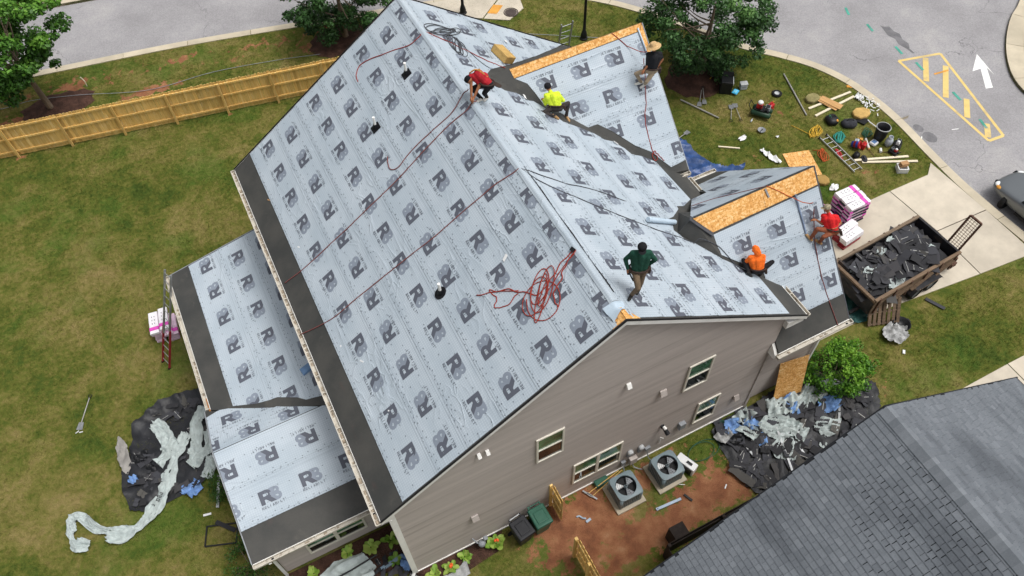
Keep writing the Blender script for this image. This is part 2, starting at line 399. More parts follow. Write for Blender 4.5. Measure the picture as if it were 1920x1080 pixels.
for q in ([(17.5, -3.02), (17.5, -6), (21.98, -6), (21.98, -3.02)], [(22.02, -3.02), (22.02, -6), (26.98, -6), (26.98, -3.1)]):
    MB().prism(q, -.1, .025).build('concrete_slab', m_conc, nd)
# corner ramp and walk at the top of the lot
wk = empty('corner_walk'); tag(wk, kind='structure')
MB().prism([(10.9, 27.0), (11.55, 26.62), (13.3, 24.75), (13.95, 24.3), (15.6, 25.6), (13.6, 26.5)], -.1, .03).build('concrete_slab', m_conc, wk)
MB().prism([(14.0, 24.25), (15.1, 23.5), (16.2, 24.05), (16.4, 24.85), (15.66, 25.55)], -.1, .032).build('concrete_slab', m_conc, wk)
MB().prism([(14.35, 24.55), (14.75, 24.25), (15.35, 24.75), (14.95, 25.05)], .03, .042).build('tactile_paving', m_opaint, wk)
mh = empty('manhole_cover', (15.46, 24.03, .032), label='round rusty manhole cover in the concrete pad by the corner ramp', cat='manhole cover')
MB().lathe([(.0, .012), (.30, .012), (.31, .004)], n=28).build('lid', m_iron, mh); MB().lathe([(.33, .0), (.33, .016), (.38, .016), (.39, 0)], n=28).build('rim', m_iron, mh)
# mulch rings under the trees
def blob(cx, cy, rx, ry, n=26, j=.12, seed=1):
    rr = random.Random(seed); return [(cx+rx*math.cos(2*math.pi*i/n)*(1+rr.uniform(-j, j)), cy+ry*math.sin(2*math.pi*i/n)*(1+rr.uniform(-j, j))) for i in range(n)]
def bed(pts, h=.06, seed=0):
    cx = sum(p[0] for p in pts)/len(pts); cy = sum(p[1] for p in pts)/len(pts); vs = []; fs = []; n = len(pts); K = 6
    for k in range(K+1):
        t = 1-k/K
        for p in pts: 
            x = cx+(p[0]-cx)*t; y = cy+(p[1]-cy)*t; vs.append((x, y, .004+(0 if k == 0 else h*(1-t*t)*.7+.03+.03*mnoise.noise((x*3, y*3, seed)))))
    for k in range(K):
        for i in range(n): fs.append((k*n+i, k*n+(i+1) % n, (k+1)*n+(i+1) % n, (k+1)*n+i))
    return MB().add(vs, fs)
for i, q in enumerate((blob(-6.85, 28.05, 1.75, .95, seed=1), blob(21.0, 15.3, 1.6, 1.35, seed=2), blob(6.9, 26.2, 1.6, 1.3, seed=3))):
    tag(bed(q, .12, i).build('mulch_bed', m_mulch, smooth=True), kind='structure')
# planting beds round the house and the dark strip along the neighbour
for i, q in enumerate(([(-4.2, 1.8), (-4.2, .7), (-1.5, .45), (.0, .35), (-.1, -.25), (1.2, -.75), (2.6, -.6), (3.0, -.05), (0.05, -.04), (0, 1.8)], [(13.0, -.1), (12.9, -.9), (15.5, -1.4), (17.2, -1.2), (17.0, .3), (15.0, .2)])):
    tag(bed(q, .05, 5+i).build('mulch_bed', m_mulch, smooth=True), kind='structure')

# road paint, 4 mm sheets over the asphalt
RZ = -.136
def sheet(name, pts, mat, z=RZ): return tag(MB().poly([(x, y, z) for x, y in pts]).build(name, mat), kind='structure')
def sline(name, a, b, w, mat, z=RZ):
    a = Vector(a); b = Vector(b); d = (b-a).normalized(); n = Vector((-d.y, d.x))*w/2
    return sheet(name, [tuple(a+n), tuple(b+n), tuple(b-n), tuple(a-n)], mat, z)
T4 = [(30.41, 11.74), (32.56, 11.21), (30.92, 5.64), (30.11, 5.7)]
for i in range(4): sline('yellow_line', T4[i], T4[(i+1) % 4], .14, m_ypaint, RZ+.001*i)
for i, (a, c) in enumerate((((31.70, 11.3), (30.52, 10.0)), ((32.12, 10.4), (30.5, 8.72)), ((31.27, 8.2), (30.37, 7.25)), ((30.85, 6.55), (30.25, 5.88)))): sline('yellow_bar', a, c, .26, m_ypaint, RZ+.006)
AR = [(34.07, 10.34), (32.95, 9.5), (33.42, 9.46), (32.58, 8.3), (32.92, 8.2), (33.74, 9.38), (33.66, 8.82)]
sheet('road_arrow', AR, m_wpaint)
for i, (x, y, a) in enumerate(((30.83, 15.97, 1.15), (30.93, 14.37, 1.35), (30.97, 12.35, 1.4), (31.01, 10.97, 1.4), (31.01, 8.55, 1.4), (30.7, 6.62, 1.3))):
    sline('teal_dash', (x-.3*math.cos(a), y-.3*math.sin(a)), (x+.3*math.cos(a), y+.3*math.sin(a)), .13, m_teal, RZ+.009)
sline('orange_mark', (31.2, 10.2), (32.0, 10.1), .10, m_opaint, RZ+.010); sline('orange_mark', (26.85, 11.4), (27.3, 11.05), .16, m_opaint, .016); sline('orange_mark', (34.0, 6.7), (34.8, 6.9), .12, m_opaint, .016)
sheet('teal_spot', blob(27.15, 6.7, .13, .13, 14, .05), m_teal, .018)
m_dark = M('tar_stain', '#747376', rough=.9, var=.2, fine=.3, fs=30, world=True)
sheet('road_stain', [(31.5, 14.3), (31.62, 14.1), (31.85, 14.0), (31.78, 13.6), (31.9, 13.3), (31.72, 12.9), (31.75, 12.5), (31.52, 12.2), (31.5, 11.8), (31.4, 11.85), (31.38, 12.3), (31.28, 12.7), (31.42, 13.1), (31.3, 13.5), (31.42, 13.9)], m_dark)
for i, (x, y, r) in enumerate(((27.95, 7.78, .26), (28.0, 7.1, .36))): sheet('road_patch', blob(x, y, r*.8, r, 20, .04, seed=i), m_dark)
# chalk arrow by the kerb
sline('chalk_mark', (27.7, 7.3), (27.45, 7.05), .04, m_wpaint, RZ+.012); sline('chalk_mark', (29.2, 7.0), (29.5, 6.9), .04, m_wpaint)
# ------------------------------------------------------------------ house materials
m_side = M('taupe_lap_siding', '#bab1ab', rough=.7, var=.06, vs=1.2, fine=.08, fs=30, bump=.15, bs=60, bd=.004, stretch=(.15, .15, 3), rnd=.035, dirt=('#8a817a', .5), spec=.25)
m_side2 = M('shingle_siding', '#9d958d', rough=.75)
m_white = M('white_painted_trim', '#efeeea', rough=.5, var=.04, fine=.04, bump=.05, dirt=('#b9b5ab', .35))
m_gut = M('weathered_white_gutter', '#c4beb2', rough=.5, var=.08, vs=5, fine=.1, dirt=('#7a6a58', .7))
m_muck = M('gutter_muck', '#9a8d7c', rough=.95, var=.3, vs=14, fine=.3, fs=50, bump=1, bs=40, dirt=('#5f564b', .6))
m_frame = M('ivory_window_frame', '#dcd7ca', rough=.5, var=.03, fine=.03, bump=0)
m_glass, nt, b = newmat('window_glass'); b.inputs['Base Color'].default_value = (.010, .016, .013, 1); b.inputs['Roughness'].default_value = .04; b.inputs['Specular IOR Level'].default_value = .7
m_glassg, nt, b = newmat('green_reflection_glass'); g = NT(nt); b.inputs['Roughness'].default_value = .05; b.inputs['Specular IOR Level'].default_value = .7
g.l(g.ramp(g.noise(g.mapping(g.obj(), (1, 1, 2.2)), 1.3, 2), [(.35, (.02, .07, .035)), (.65, (.09, .25, .125))]), b.inputs['Base Color'])  # reflected lawn green painted into the upper pane colour
m_memb, nt, b = newmat('ice_and_water_membrane'); g = NT(nt); p_ = g.pos()
c = g.mix(g.mr(g.noise(p_, .9, 5, .6), .3, .7), S('#3d3e3d'), S('#4d4c49'))
c = g.mix(g.math('MULTIPLY', g.mr(g.noise(p_, 1.7, 6, .7), .57, .7), .35), c, S('#605d56'))
c = g.mix(g.math('MULTIPLY', g.mr(g.noise(g.mapping(p_, (1, .4, 1), (0, 0, .2), (3, 9, 0)), .8, 6, .7), .62, .74), .16), c, S('#6e4440'))
c = g.mix(.3, c, g.mix(g.noise(p_, 55, 3, .7), (.2, .2, .2), (.8, .8, .8)), 'OVERLAY')
g.l(c, b.inputs['Base Color']); b.inputs['Roughness'].default_value = .72; b.inputs['Specular IOR Level'].default_value = .3; g.bump(g.noise(p_, 12, 6, .65), .35, .012, b)
m_black = M('black_rubber', '#16161a', rough=.55, var=.2, fine=.1, bump=.1)
m_drip = M('black_drip_and_lap_shadow', '#1d1d1f', rough=.5, var=.2)
m_gray = M('grey_plastic', '#8f9398', rough=.5, var=.06, bump=.05)
m_ltgray = M('pale_grey_metal', '#b9bcbe', rough=.45, var=.08, bump=.05)
m_alum = M('aluminium', '#b4b6b6', rough=.38, var=.1, metal=.75, bump=.05, spec=.5)
# oriented strand board
m_osb, nt, b = newmat('oriented_strand_board'); g = NT(nt); p_ = g.obj()
v1 = g.n('ShaderNodeTexVoronoi'); v1.inputs['Scale'].default_value = 1; g.l(g.mapping(p_, (9, 38, 20), (0, 0, .5)), v1.inputs['Vector'])
v2 = g.n('ShaderNodeTexVoronoi'); v2.inputs['Scale'].default_value = 1; g.l(g.mapping(p_, (30, 8, 20), (0, 0, .2)), v2.inputs['Vector'])
s1 = g.n('ShaderNodeSeparateColor'); g.l(v1.outputs['Color'], s1.inputs[0]); s2 = g.n('ShaderNodeSeparateColor'); g.l(v2.outputs['Color'], s2.inputs[0])
t = g.math('MULTIPLY', g.math('ADD', s1.outputs[0], s2.outputs[1]), .5)
c = g.ramp(t, [(.1, S('#b97f3c')), (.4, S('#d49a52')), (.65, S('#e6b26c')), (.92, S('#f0cd98'))])
c = g.mix(g.math('MULTIPLY', g.mr(g.noise(p_, 2.2, 4), .55, .7), .3), c, S('#c98f4f'))
g.l(c, b.inputs['Base Color']); b.inputs['Roughness'].default_value = .8; g.bump(t, .25, .004, b)
# synthetic underlayment sheet: pale blue-grey with a faint printed grid and creases (UV = metres along / up the slope)
def underlay_mat(name, k=1.0):
    m, nt, b = newmat(name); g = NT(nt); uv = g.n('ShaderNodeUVMap').outputs[0]
    c = g.mix(g.mr(g.noise(g.mapping(uv, (.5, .9, 1)), 1.1, 4), .3, .7), sc(S('#adb9c2'), k), sc(S('#bdc7cf'), k))
    br = g.n('ShaderNodeTexBrick'); br.offset = 0; br.inputs['Scale'].default_value = 1; br.inputs['Mortar Size'].default_value = .011; br.inputs['Mortar Smooth'].default_value = .3
    br.inputs['Brick Width'].default_value = .066; br.inputs['Row Height'].default_value = .066; g.l(uv, br.inputs['Vector'])
    c = g.mix(g.math('MULTIPLY', br.outputs['Fac'], .36), c, sc(S('#8e9cad'), k))
    c = g.mix(g.math('MULTIPLY', g.mr(g.noise(g.mapping(uv, (1, 1, 1), (0, 0, 0), (4, 2, 0)), .55, 5, .7), .66, .78), .25), c, S('#b7a8a6'))
    g.l(c, b.inputs['Base Color']); b.inputs['Roughness'].default_value = .55; b.inputs['Specular IOR Level'].default_value = .35
    w = g.noise(g.mapping(uv, (.4, 2.0, 1), (0, 0, .08)), 1.0, 1, .4, .9); w2 = g.noise(g.mapping(uv, (.7, 1.1, 1), (0, 0, .9)), 1.5, 1, .4, 1.2)
    rid = g.math('POWER', g.math('SUBTRACT', 1.0, g.math('ABSOLUTE', g.math('MULTIPLY', g.math('SUBTRACT', w, .5), 5.0)), clamp=True), 3.0)
    rid2 = g.math('POWER', g.math('SUBTRACT', 1.0, g.math('ABSOLUTE', g.math('MULTIPLY', g.math('SUBTRACT', w2, .5), 7.0)), clamp=True), 4.0)
    hgt = g.math('ADD', g.math('MULTIPLY', rid, g.mr(g.noise(uv, .5, 2), .5, .72)), g.math('MULTIPLY', rid2, g.math('MULTIPLY', g.mr(g.noise(g.mapping(uv, (1, 1, 1), (0, 0, 0), (9, 9, 0)), .45, 2), .45, .7), .8)))
    g.bump(hgt, .6, .028, b); return m
m_under = underlay_mat('underlayment_sheet'); 
m_rdark = M('dark_grey_print', '#595d68', rough=.6, var=.05, fine=.04, bump=0, world=True)
m_rlite = M('light_grey_print', '#848d9a', rough=.6, var=.05, fine=.04, bump=0, world=True)
m_rtext = M('print_lettering', '#5d626c', rough=.6, var=.04, fine=0, bump=0, world=True)
m_rline = M('print_seam_line', '#9aa6b0', rough=.6, var=.1, fine=.0, bump=0, world=True)
m_nail = M('cap_nail', '#6f767e', rough=.5, var=.1, fine=0, bump=0, world=True)

# ------------------------------------------------------------------ roof planes
XR, HR, EZ = 6.522, 10.211, 5.6
class Plane:
    """a roof plane z = z0 + gx*x + gy*y with u along the eave (reading direction) and v up the slope"""
    def __init__(s, gx, gy, z0, u):
        s.gx, s.gy, s.z0 = gx, gy, z0; s.u = Vector(u); s.n = Vector((-gx, -gy, 1)).normalized(); s.v = s.n.cross(s.u).normalized(); s.o = Vector((0, 0, z0))
    def z(s, x, y): return s.z0+s.gx*x+s.gy*y
    def ab(s, x, y): p = Vector((x, y, s.z(x, y)))-s.o; return (p.dot(s.u), p.dot(s.v))
    def at(s, a, b, h=0): return s.o+s.u*a+s.v*b+s.n*h
    def xy(s, x, y, h=0): return Vector((x, y, s.z(x, y)))+s.n*h
SL = (HR-EZ)/(XR+.3106); SR = (HR-EZ)/(13.288-XR)
PL_ML = Plane(SL, 0, HR-SL*XR, (0, -1, 0)); PL_MR = Plane(-SR, 0, HR+SR*XR, (0, 1, 0))
PL_G1 = Plane(0, .95, 9.29-.95*9.91, (1, 0, 0)); PL_G1F = Plane(0, -.95, 9.29+.95*9.91, (-1, 0, 0))
PL_G2 = Plane(0, 1.12, 7.9-1.12*3.1, (1, 0, 0)); PL_G2F = Plane(0, -1.0, 7.9+3.1, (-1, 0, 0))
PL_A = Plane(.215, 0, 2.95+.215*3.85, (0, -1, 0))
PL_B = Plane(0, .212, 3.62-.212*4.85, (1, 0, 0)); PL_BF = Plane(0, -.36, 3.62+.36*4.85, (-1, 0, 0))

house = empty('house', (0, 0, 0), label='two storey taupe house being re-roofed, wrapped in pale printed underlayment', cat='house')
def slab(name, pl, pts, mat, th=.11, parent=None, h=0):
    m = MB(); top = [pl.xy(x, y, h) for x, y in pts]; bot = [p-Vector((0, 0, th)) for p in top]; n = len(top)
    tri = tessellate_polygon([top]); fs = []
    for t in tri:
        a, b2, c2 = (top[i] for i in t); fs.append(tuple(t) if (b2-a).cross(c2-a).z > 0 else tuple(t[::-1]))
    fs2 = [tuple(i+n for i in f[::-1]) for f in fs]; sd = [(i, (i+1) % n, n+(i+1) % n, n+i) for i in range(n)]
    m.add(top+bot, fs+fs2+sd); return m.build(name, mat, parent or house)
slab('roof_deck', PL_ML, [(-.31, -.15), (XR, -.15), (XR, 13.78), (-.31, 13.78)], m_memb)
slab('roof_deck', PL_MR, [(XR, -.15), (13.288, -.15), (13.288, 13.78), (XR, 13.78)], m_memb)
slab('roof_deck', PL_G1, [(7.86, 9.91), (12.9, 6.3), (13.38, 6.25), (13.38, 9.91)], m_memb)
slab('roof_deck', PL_G1F, [(7.86, 9.91), (13.38, 9.91), (13.38, 13.57), (12.9, 13.5)], m_memb)
slab('roof_deck', PL_G2, [(10.95, 3.1), (11.5, 2.64), (11.56, 2.05), (12.55, 1.2), (12.62, -.3), (15.36, -.3), (15.36, 3.1)], m_memb)
slab('roof_deck', PL_G2F, [(10.95, 3.1), (15.36, 3.1), (15.36, 6.95), (13.4, 6.95), (13.2, 5.0), (11.5, 3.65)], m_memb)
slab('roof_deck', PL_A, [(-3.86, 6.72), (-.74, 4.9), (-.02, 4.55), (-.02, 12.66), (-3.86, 12.66)], m_memb)
slab('roof_deck', PL_B, [(-4.05, 1.42), (-.02, 1.42), (-.02, 4.85), (-4.05, 4.85)], m_memb)
slab('roof_deck', PL_BF, [(-4.05, 4.85), (-.72, 4.85), (-4.05, 6.78)], m_memb)
# back end of the garage gable, a dark dressed upstand over the main slope
ub = MB(); a_ = Vector((10.95, 3.1, 7.9)); c_ = PL_G2.xy(11.5, 2.64); d_ = PL_MR.xy(11.6, 2.05); e_ = PL_MR.xy(10.55, 3.1); f_ = PL_MR.xy(11.35, 4.1); g_ = PL_G2F.xy(11.5, 3.65)
ub.add([a_, c_, d_, e_, f_, g_], [(0, 3, 2, 1), (0, 5, 4, 3)]); ub.build('upstand', m_memb, house)
ub = MB(); ub.beam(a_+Vector((-.03, .03, .015)), c_+Vector((-.02, -.02, .02)), .16, .03); ub.build('flashing', m_ltgray if False else M('dark_step_flashing', '#4a4c52', rough=.55), house)

# ---- print: RB mark and lettering as convex quads in metres (x along, y up)
def arc(cx, cy, ro, ri, a0, a1, n):
    q = []
    for i in range(n):
        t0 = R(a0+(a1-a0)*i/n); t1 = R(a0+(a1-a0)*(i+1)/n)
        q.append([(cx+ri*math.cos(t0), cy+ri*math.sin(t0)), (cx+ro*math.cos(t0), cy+ro*math.sin(t0)), (cx+ro*math.cos(t1), cy+ro*math.sin(t1)), (cx+ri*math.cos(t1), cy+ri*math.sin(t1))])
    return q
def rect(x0, y0, x1, y1): return [(x0, y0), (x1, y0), (x1, y1), (x0, y1)]
LOGO = []
for q in arc(.50, .305, .112, .026, -80, 200, 8)+arc(.515, .122, .13, .03, -180, 90, 8)+[rect(.32, .0, .46, .42), rect(.40, .335, .50, .417), rect(.40, -.006, .515, .092), rect(.40, .152, .52, .28)]: LOGO.append((q, 1))
for q in [rect(0, 0, .125, .42), rect(.1249, .315, .23, .42), rect(.1249, .135, .23, .235)]+arc(.23, .2775, .1425, .04, -90, 90, 7)+[[(.17, .135), (.32, .17), (.45, 0), (.29, 0)], [(.215, .235), (.23, .235), (.23, .318), (.215, .315)]]: LOGO.append((q, 2))
FONT = {'R': [rect(0, 0, .2, 1), rect(.2, .82, .7, 1), rect(.62, .5, .8, .9), rect(.2, .4, .7, .56), [(.35, .42), (.55, .42), (.82, 0), (.58, 0)]],
        'E': [rect(0, 0, .2, 1), rect(.2, .82, .75, 1), rect(.2, .42, .68, .58), rect(.2, 0, .75, .18)], 'L': [rect(0, 0, .2, 1), rect(.2, 0, .72, .18)], 'I': [rect(.1, 0, .3, 1)],
        'A': [[(0, 0), (.22, 0), (.5, 1), (.34, 1)], [(.62, 0), (.84, 0), (.5, 1), (.34, 1)], rect(.2, .24, .64, .4)], 'B': [rect(0, 0, .2, 1), rect(.2, .82, .68, 1), rect(.2, .42, .68, .58), rect(.2, 0, .7, .18), rect(.6, .55, .78, .9), rect(.62, .1, .82, .46)],
        'T': [rect(0, .82, .8, 1), rect(.3, 0, .5, .82)], 'P': [rect(0, 0, .2, 1), rect(.2, .82, .7, 1), rect(.62, .5, .8, .9), rect(.2, .4, .7, .56)], 'O': [rect(0, 0, .2, 1), rect(.6, 0, .8, 1), rect(.2, .82, .6, 1), rect(.2, 0, .6, .18)], 'C': [rect(0, 0, .2, 1), rect(.2, .82, .75, 1), rect(.2, 0, .75, .18)], '0': [rect(0, 0, .2, 1), rect(.6, 0, .8, 1), rect(.2, .82, .6, 1), rect(.2, 0, .6, .18)],
        '2': [rect(0, .82, .75, 1), rect(.6, .5, .8, .9), [(0, .18), (.25, .18), (.8, .55), (.6, .6)], rect(0, 0, .8, .18)]}
def word(txt, x, y, h, w):
    adv = w/len(txt); k = adv*.98; out = []
    for i, ch in enumerate(txt):
        for q in FONT[ch]: out.append([(x+i*adv+a*k*.95, y+b*h) for a, b in q])
    return out
LOGO += [(q, 3) for q in word('RELIABILT', -.02, -.125, .078, .70)] + [(rect(.68, -.06, .70, -.04), 3)]
LW, LH = .645, .42

def clip(poly, f):
    """keep the part of convex/any polygon where f(p) >= 0"""
    out = []; n = len(poly)
    for i in range(n):
        p, q = poly[i], poly[(i+1) % n]; a, b = f(p), f(q)
        if a >= 0: out.append(p)
        if (a > 0 and b < 0) or (a < 0 and b > 0):
            t = a/(a-b); out.append((p[0]+(q[0]-p[0])*t, p[1]+(q[1]-p[1])*t))
    return out
def area(p): return sum(p[i][0]*p[(i+1) % len(p)][1]-p[(i+1) % len(p)][0]*p[i][1] for i in range(len(p)))/2
def wrinkle(a, b, seed): return .009*mnoise.noise((a*.7, b*2.6, seed))+.005*mnoise.noise((a*2.1+b, b*1.7, seed+7))
def islands(me):
    """split a mesh into one mesh per connected piece, largest first"""
    par = list(range(len(me.vertices)))
    def find(a):
        while par[a] != a: par[a] = par[par[a]]; a = par[a]
        return a
    for e in me.edges:
        a, b = find(e.vertices[0]), find(e.vertices[1])
        if a != b: par[a] = b
    gr = {}
    for p in me.polygons: gr.setdefault(find(p.vertices[0]), []).append(p.index)
    if len(gr) < 2: return [me]
    out = []
    for ids in sorted(gr.values(), key=len, reverse=True):
        keep = set(ids); m2 = me.copy(); bm = bmesh.new(); bm.from_mesh(m2); bm.faces.ensure_lookup_table()
        bmesh.ops.delete(bm, geom=[f for f in bm.faces if f.index not in keep], context='FACES'); bm.to_mesh(m2); bm.free()
        if len(m2.polygons): out.append(m2)
    return out
def underlay(pl, region, bounds, rows, seed=0, name='underlayment_strip', nails=True, pitch=1.245, da=.35, db=.19):
    """lap the region with printed strips, lower ones first"""
    reg = [pl.ab(x, y) for x, y in region]
    if area(reg) < 0: reg = reg[::-1]
    tris = []
    for t in tessellate_polygon([[Vector((a, b, 0)) for a, b in reg]]):
        q = [reg[i] for i in t]; tris.append(q if area(q) > 0 else q[::-1])
    for k in range(len(bounds)-1):
        b0, b1 = bounds[k], bounds[k+1]; bt = b1+(.03 if k < len(bounds)-2 else 0)
        def lift(a, b): return .007+.014*(1-min(1, max(0, (b-b0)/(b1-b0))))**2+max(0, wrinkle(a, b, seed+k*3))
        part = clip(clip(reg, lambda p: p[1]-b0), lambda p: bt-p[1])
        if len(part) < 3 or abs(area(part)) < .02: continue
        vs = []; fs = []; uv = []
        amin = min(p[0] for p in part); amax = max(p[0] for p in part)
        for tr in tris:
            tr2 = clip(clip(tr, lambda p: p[1]-b0), lambda p: bt-p[1])
            if len(tr2) < 3: continue
            x0 = min(p[0] for p in tr2); x1 = max(p[0] for p in tr2); i0 = math.floor((x0-amin)/da); i1 = math.ceil((x1-amin)/da)
            for i in range(i0, i1):
                A0 = amin+i*da; col = clip(clip(tr2, lambda p: p[0]-A0), lambda p: A0+da-p[0])
                if len(col) < 3: continue
                nb = max(1, round((bt-b0)/db)); st = (bt-b0)/nb
                for j in range(nb):
                    B0 = b0+j*st; ce = clip(clip(col, lambda p: p[1]-B0), lambda p: B0+st-p[1])
                    if len(ce) < 3 or abs(area(ce)) < 1e-6: continue
                    s = len(vs)
                    for a, b in ce: vs.append(pl.at(a, b, lift(a, b))); uv.append((a+seed, b))
                    fs.append(tuple(range(s, s+len(ce))))
        me = bpy.data.meshes.new(name); me.from_pydata([tuple(v) for v in vs], [], fs); me.materials.append(m_under)
        ul = me.uv_layers.new(name='UVMap')
        for li, lp in enumerate(me.loops): ul.data[li].uv = uv[lp.vertex_index]
        bm = bmesh.new(); bm.from_mesh(me); bmesh.ops.remove_doubles(bm, verts=bm.verts, dist=.0008); bm.to_mesh(me); bm.free()
        me.polygons.foreach_set('use_smooth', [True]*len(me.polygons)); me.update()
        so = None
        for pm in islands(me): so = so or link(name, pm, house) if so is None else (link(name, pm, house) and so)
        # print for this strip
        pr = MB()
        def put(q, mi, hh):
            for tr in tris:
                r = q
                for e in range(3):
                    (ax, ay), (bx, by) = tr[e], tr[(e+1) % 3]
                    r = clip(r, lambda p: (bx-ax)*(p[1]-ay)-(by-ay)*(p[0]-ax))
                    if len(r) < 3: break
                if len(r) < 3: continue
                r = clip(clip(r, lambda p: p[1]-b0-.002), lambda p: b1-p[1])
                if len(r) < 3 or abs(area(r)) < 1e-7: continue
                if area(r) < 0: r = r[::-1]
                pr.add([pl.at(a, b, lift(a, b)+hh) for a, b in r], [tuple(range(len(r)))], mi-1)
        for (rb, ph, flip, rk) in rows:
            if rk != k: continue
            n0 = math.floor((amin-ph)/pitch)-1; n1 = math.ceil((amax-ph)/pitch)+1
            for n in range(n0, n1+1):
                ca = ph+n*pitch; cb = rb
                for q, mi in LOGO:
                    if flip: qq = [(ca+LW/2-x, cb+LH/2-y) for x, y in q]
                    else: qq = [(ca-LW/2+x, cb-LH/2+y) for x, y in q]
                    put(qq, mi, .004 if mi == 1 else .006)
        for bl in (b0+.055, b1-.1):   # printed lap lines
            n = max(1, int((amax-amin)/.8))
            for i in range(n): put(rect(amin+(amax-amin)*i/n, bl, amin+(amax-amin)*(i+1)/n, bl+.012), 4, .004)
        if nails:
            rr = random.Random(seed*31+k)
            for rowb, stp in ((b0+.03, .16), (b0+.12, .23), (b0+(b1-b0)*.36, .36), (b0+(b1-b0)*.68, .36)):
                a = amin+rr.random()*stp
                while a < amax:
                    ca, cb = a+rr.uniform(-.05, .05), rowb+rr.uniform(-.045, .045); a += stp
                    t = rr.uniform(-.5, .5); dx, dy = .021*math.cos(t), .021*math.sin(t)
                    put([(ca-dx+dy*.5, cb-dy-dx*.5), (ca+dx+dy*.5, cb+dy-dx*.5), (ca+dx-dy*.5, cb+dy+dx*.5), (ca-dx-dy*.5, cb-dy+dx*.5)], 5, .008)
        if pr.v: o = pr.build('print', [m_rlite, m_rdark, m_rtext, m_rline, m_nail], so); o['kind'] = 'stuff'
# main back slope (left in the picture); s = metres down from the ridge
KL = math.hypot(1, SL); rb_l = PL_ML.ab(XR, 0)[1]; KR = math.hypot(1, SR); rb_r = PL_MR.ab(XR, 0)[1]
def d2x_l(s): return XR-s/KL
underlay(PL_ML, [(d2x_l(7.4), -.12), (XR-.02, -.12), (XR-.02, 13.75), (d2x_l(7.41), 13.75)], [rb_l-7.42, rb_l-6.12, rb_l-5.06, rb_l-3.83, rb_l-2.72, rb_l-1.5, rb_l-.42, rb_l],
         [(rb_l-6.63, -.72, False, 0), (rb_l-5.66, -.45, True, 1), (rb_l-4.31, -.6, False, 2), (rb_l-3.33, -.5, True, 3), (rb_l-2.02, -.55, False, 4), (rb_l-1.02, -.42, True, 5), (rb_l-.19, -.52, False, 6)], seed=1)
MRP = [(7.5, 9.6), (7.78, 9.39), (7.94, 9.31), (8.04, 9.21), (8.4, 9.2), (8.59, 9.05), (8.58, 8.9), (8.89, 8.95), (9.13, 8.7), (9.46, 8.06), (9.81, 7.98), (10.42, 7.72), (10.69, 7.49), (11.02, 7.47), (11.3, 7.17), (11.4, 6.9), (11.81, 6.91), (12.29, 6.71), (12.32, 6.4), (12.43, 4.86), (11.84, 4.46), (11.49, 4.41), (11.44, 4.25), (10.95, 3.86), (10.57, 3.69), (10.55, 3.6), (10.63, 3.47), (10.47, 3.21), (10.65, 2.89), (10.91, 2.74), (11.45, 2.67), (11.53, 2.39), (11.78, 2.18), (12.15, 1.81), (12.53, 1.37), (12.5, -.1)]
underlay(PL_MR, [(XR+.02, 13.75), (XR+.02, .25), (6.75, -.1)] + MRP[::-1] + [(8.1, 10.35), (9.05, 10.98), (10.7, 12.2), (12.2, 13.4), (12.6, 13.75)],
         [rb_r-7.42, rb_r-6.02, rb_r-4.92, rb_r-3.72, rb_r-2.6, rb_r-1.45, rb_r-.3, rb_r],
         [(rb_r-6.61, .62, False, 0), (rb_r-5.4, .6, True, 1), (rb_r-4.3, .36, False, 2), (rb_r-3.06, .7, True, 3), (rb_r-2.1, .22, False, 4), (rb_r-.92, .56, False, 5)], seed=2)
g1b = lambda y: PL_G1.ab(0, y)[1]
underlay(PL_G1, [(8.62, 9.67), (13.18, 9.73), (13.21, 9.18), (13.37, 8.9), (13.37, 6.5), (12.78, 6.47), (12.24, 7.01), (11.79, 7.27), (11.67, 7.37), (11.16, 7.8), (10.77, 8.06), (10.36, 8.07), (10.12, 8.29), (9.86, 8.47), (9.24, 8.89), (9.1, 9.21), (8.95, 9.48)],
         [g1b(6.46), g1b(7.2), g1b(8.07), g1b(8.92), g1b(9.85)], [(g1b(6.85), 13.35, False, 0), (g1b(7.74), 11.2, True, 1), (g1b(8.57), 10.35, False, 2), (g1b(9.33), 10.78, True, 3)], seed=3)
g2b = lambda y: PL_G2.ab(0, y)[1]
underlay(PL_G2, [(11.5, 2.63), (15.34, 2.68), (15.34, .29), (13.2, .3), (12.75, .9), (12.8, 1.44), (12.5, 1.65), (11.55, 2.2)], [g2b(.28), g2b(1.12), g2b(1.84), g2b(2.7)],
         [(g2b(.68), 14.9, True, 0), (g2b(1.46), 13.72, True, 1), (g2b(2.18), 13.56, True, 2)], seed=4)
f2b = lambda y: PL_G2F.ab(0, y)[1]
underlay(PL_G2F, [(11.0, 3.2), (15.34, 3.2), (15.34, 6.3), (13.81, 6.16), (13.15, 4.95), (12.5, 4.86)], [f2b(6.35), f2b(5.4), f2b(4.5), f2b(3.15)], [(f2b(5.85), -14.4, False, 0), (f2b(4.9), -13.6, True, 1), (f2b(3.9), -13.0, False, 2)], seed=5)
ab_ = lambda x: PL_A.ab(x, 0)[1]
underlay(PL_A, [(-3.1, 12.62), (-3.17, 6.43), (-2.48, 6.09), (-2.06, 5.96), (-1.8, 5.9), (-1.24, 5.54), (-1.01, 5.3), (-.05, 4.98), (-.05, 12.62)], [ab_(-3.18), ab_(-1.98), ab_(-.9), ab_(-.03)],
         [(ab_(-2.54), -7.38, True, 0), (ab_(-1.38), -6.9, False, 1), (ab_(-.42), -7.1, True, 2)], seed=6, pitch=1.22)
bb_ = lambda y: PL_B.ab(0, y)[1]
underlay(PL_B, [(-4.04, 2.38), (-.05, 2.38), (-.05, 4.84), (-4.04, 4.84)], [bb_(2.37), bb_(3.55), bb_(4.86)], [(bb_(3.0), -2.95, False, 0), (bb_(4.1), -2.67, True, 1)], seed=7)
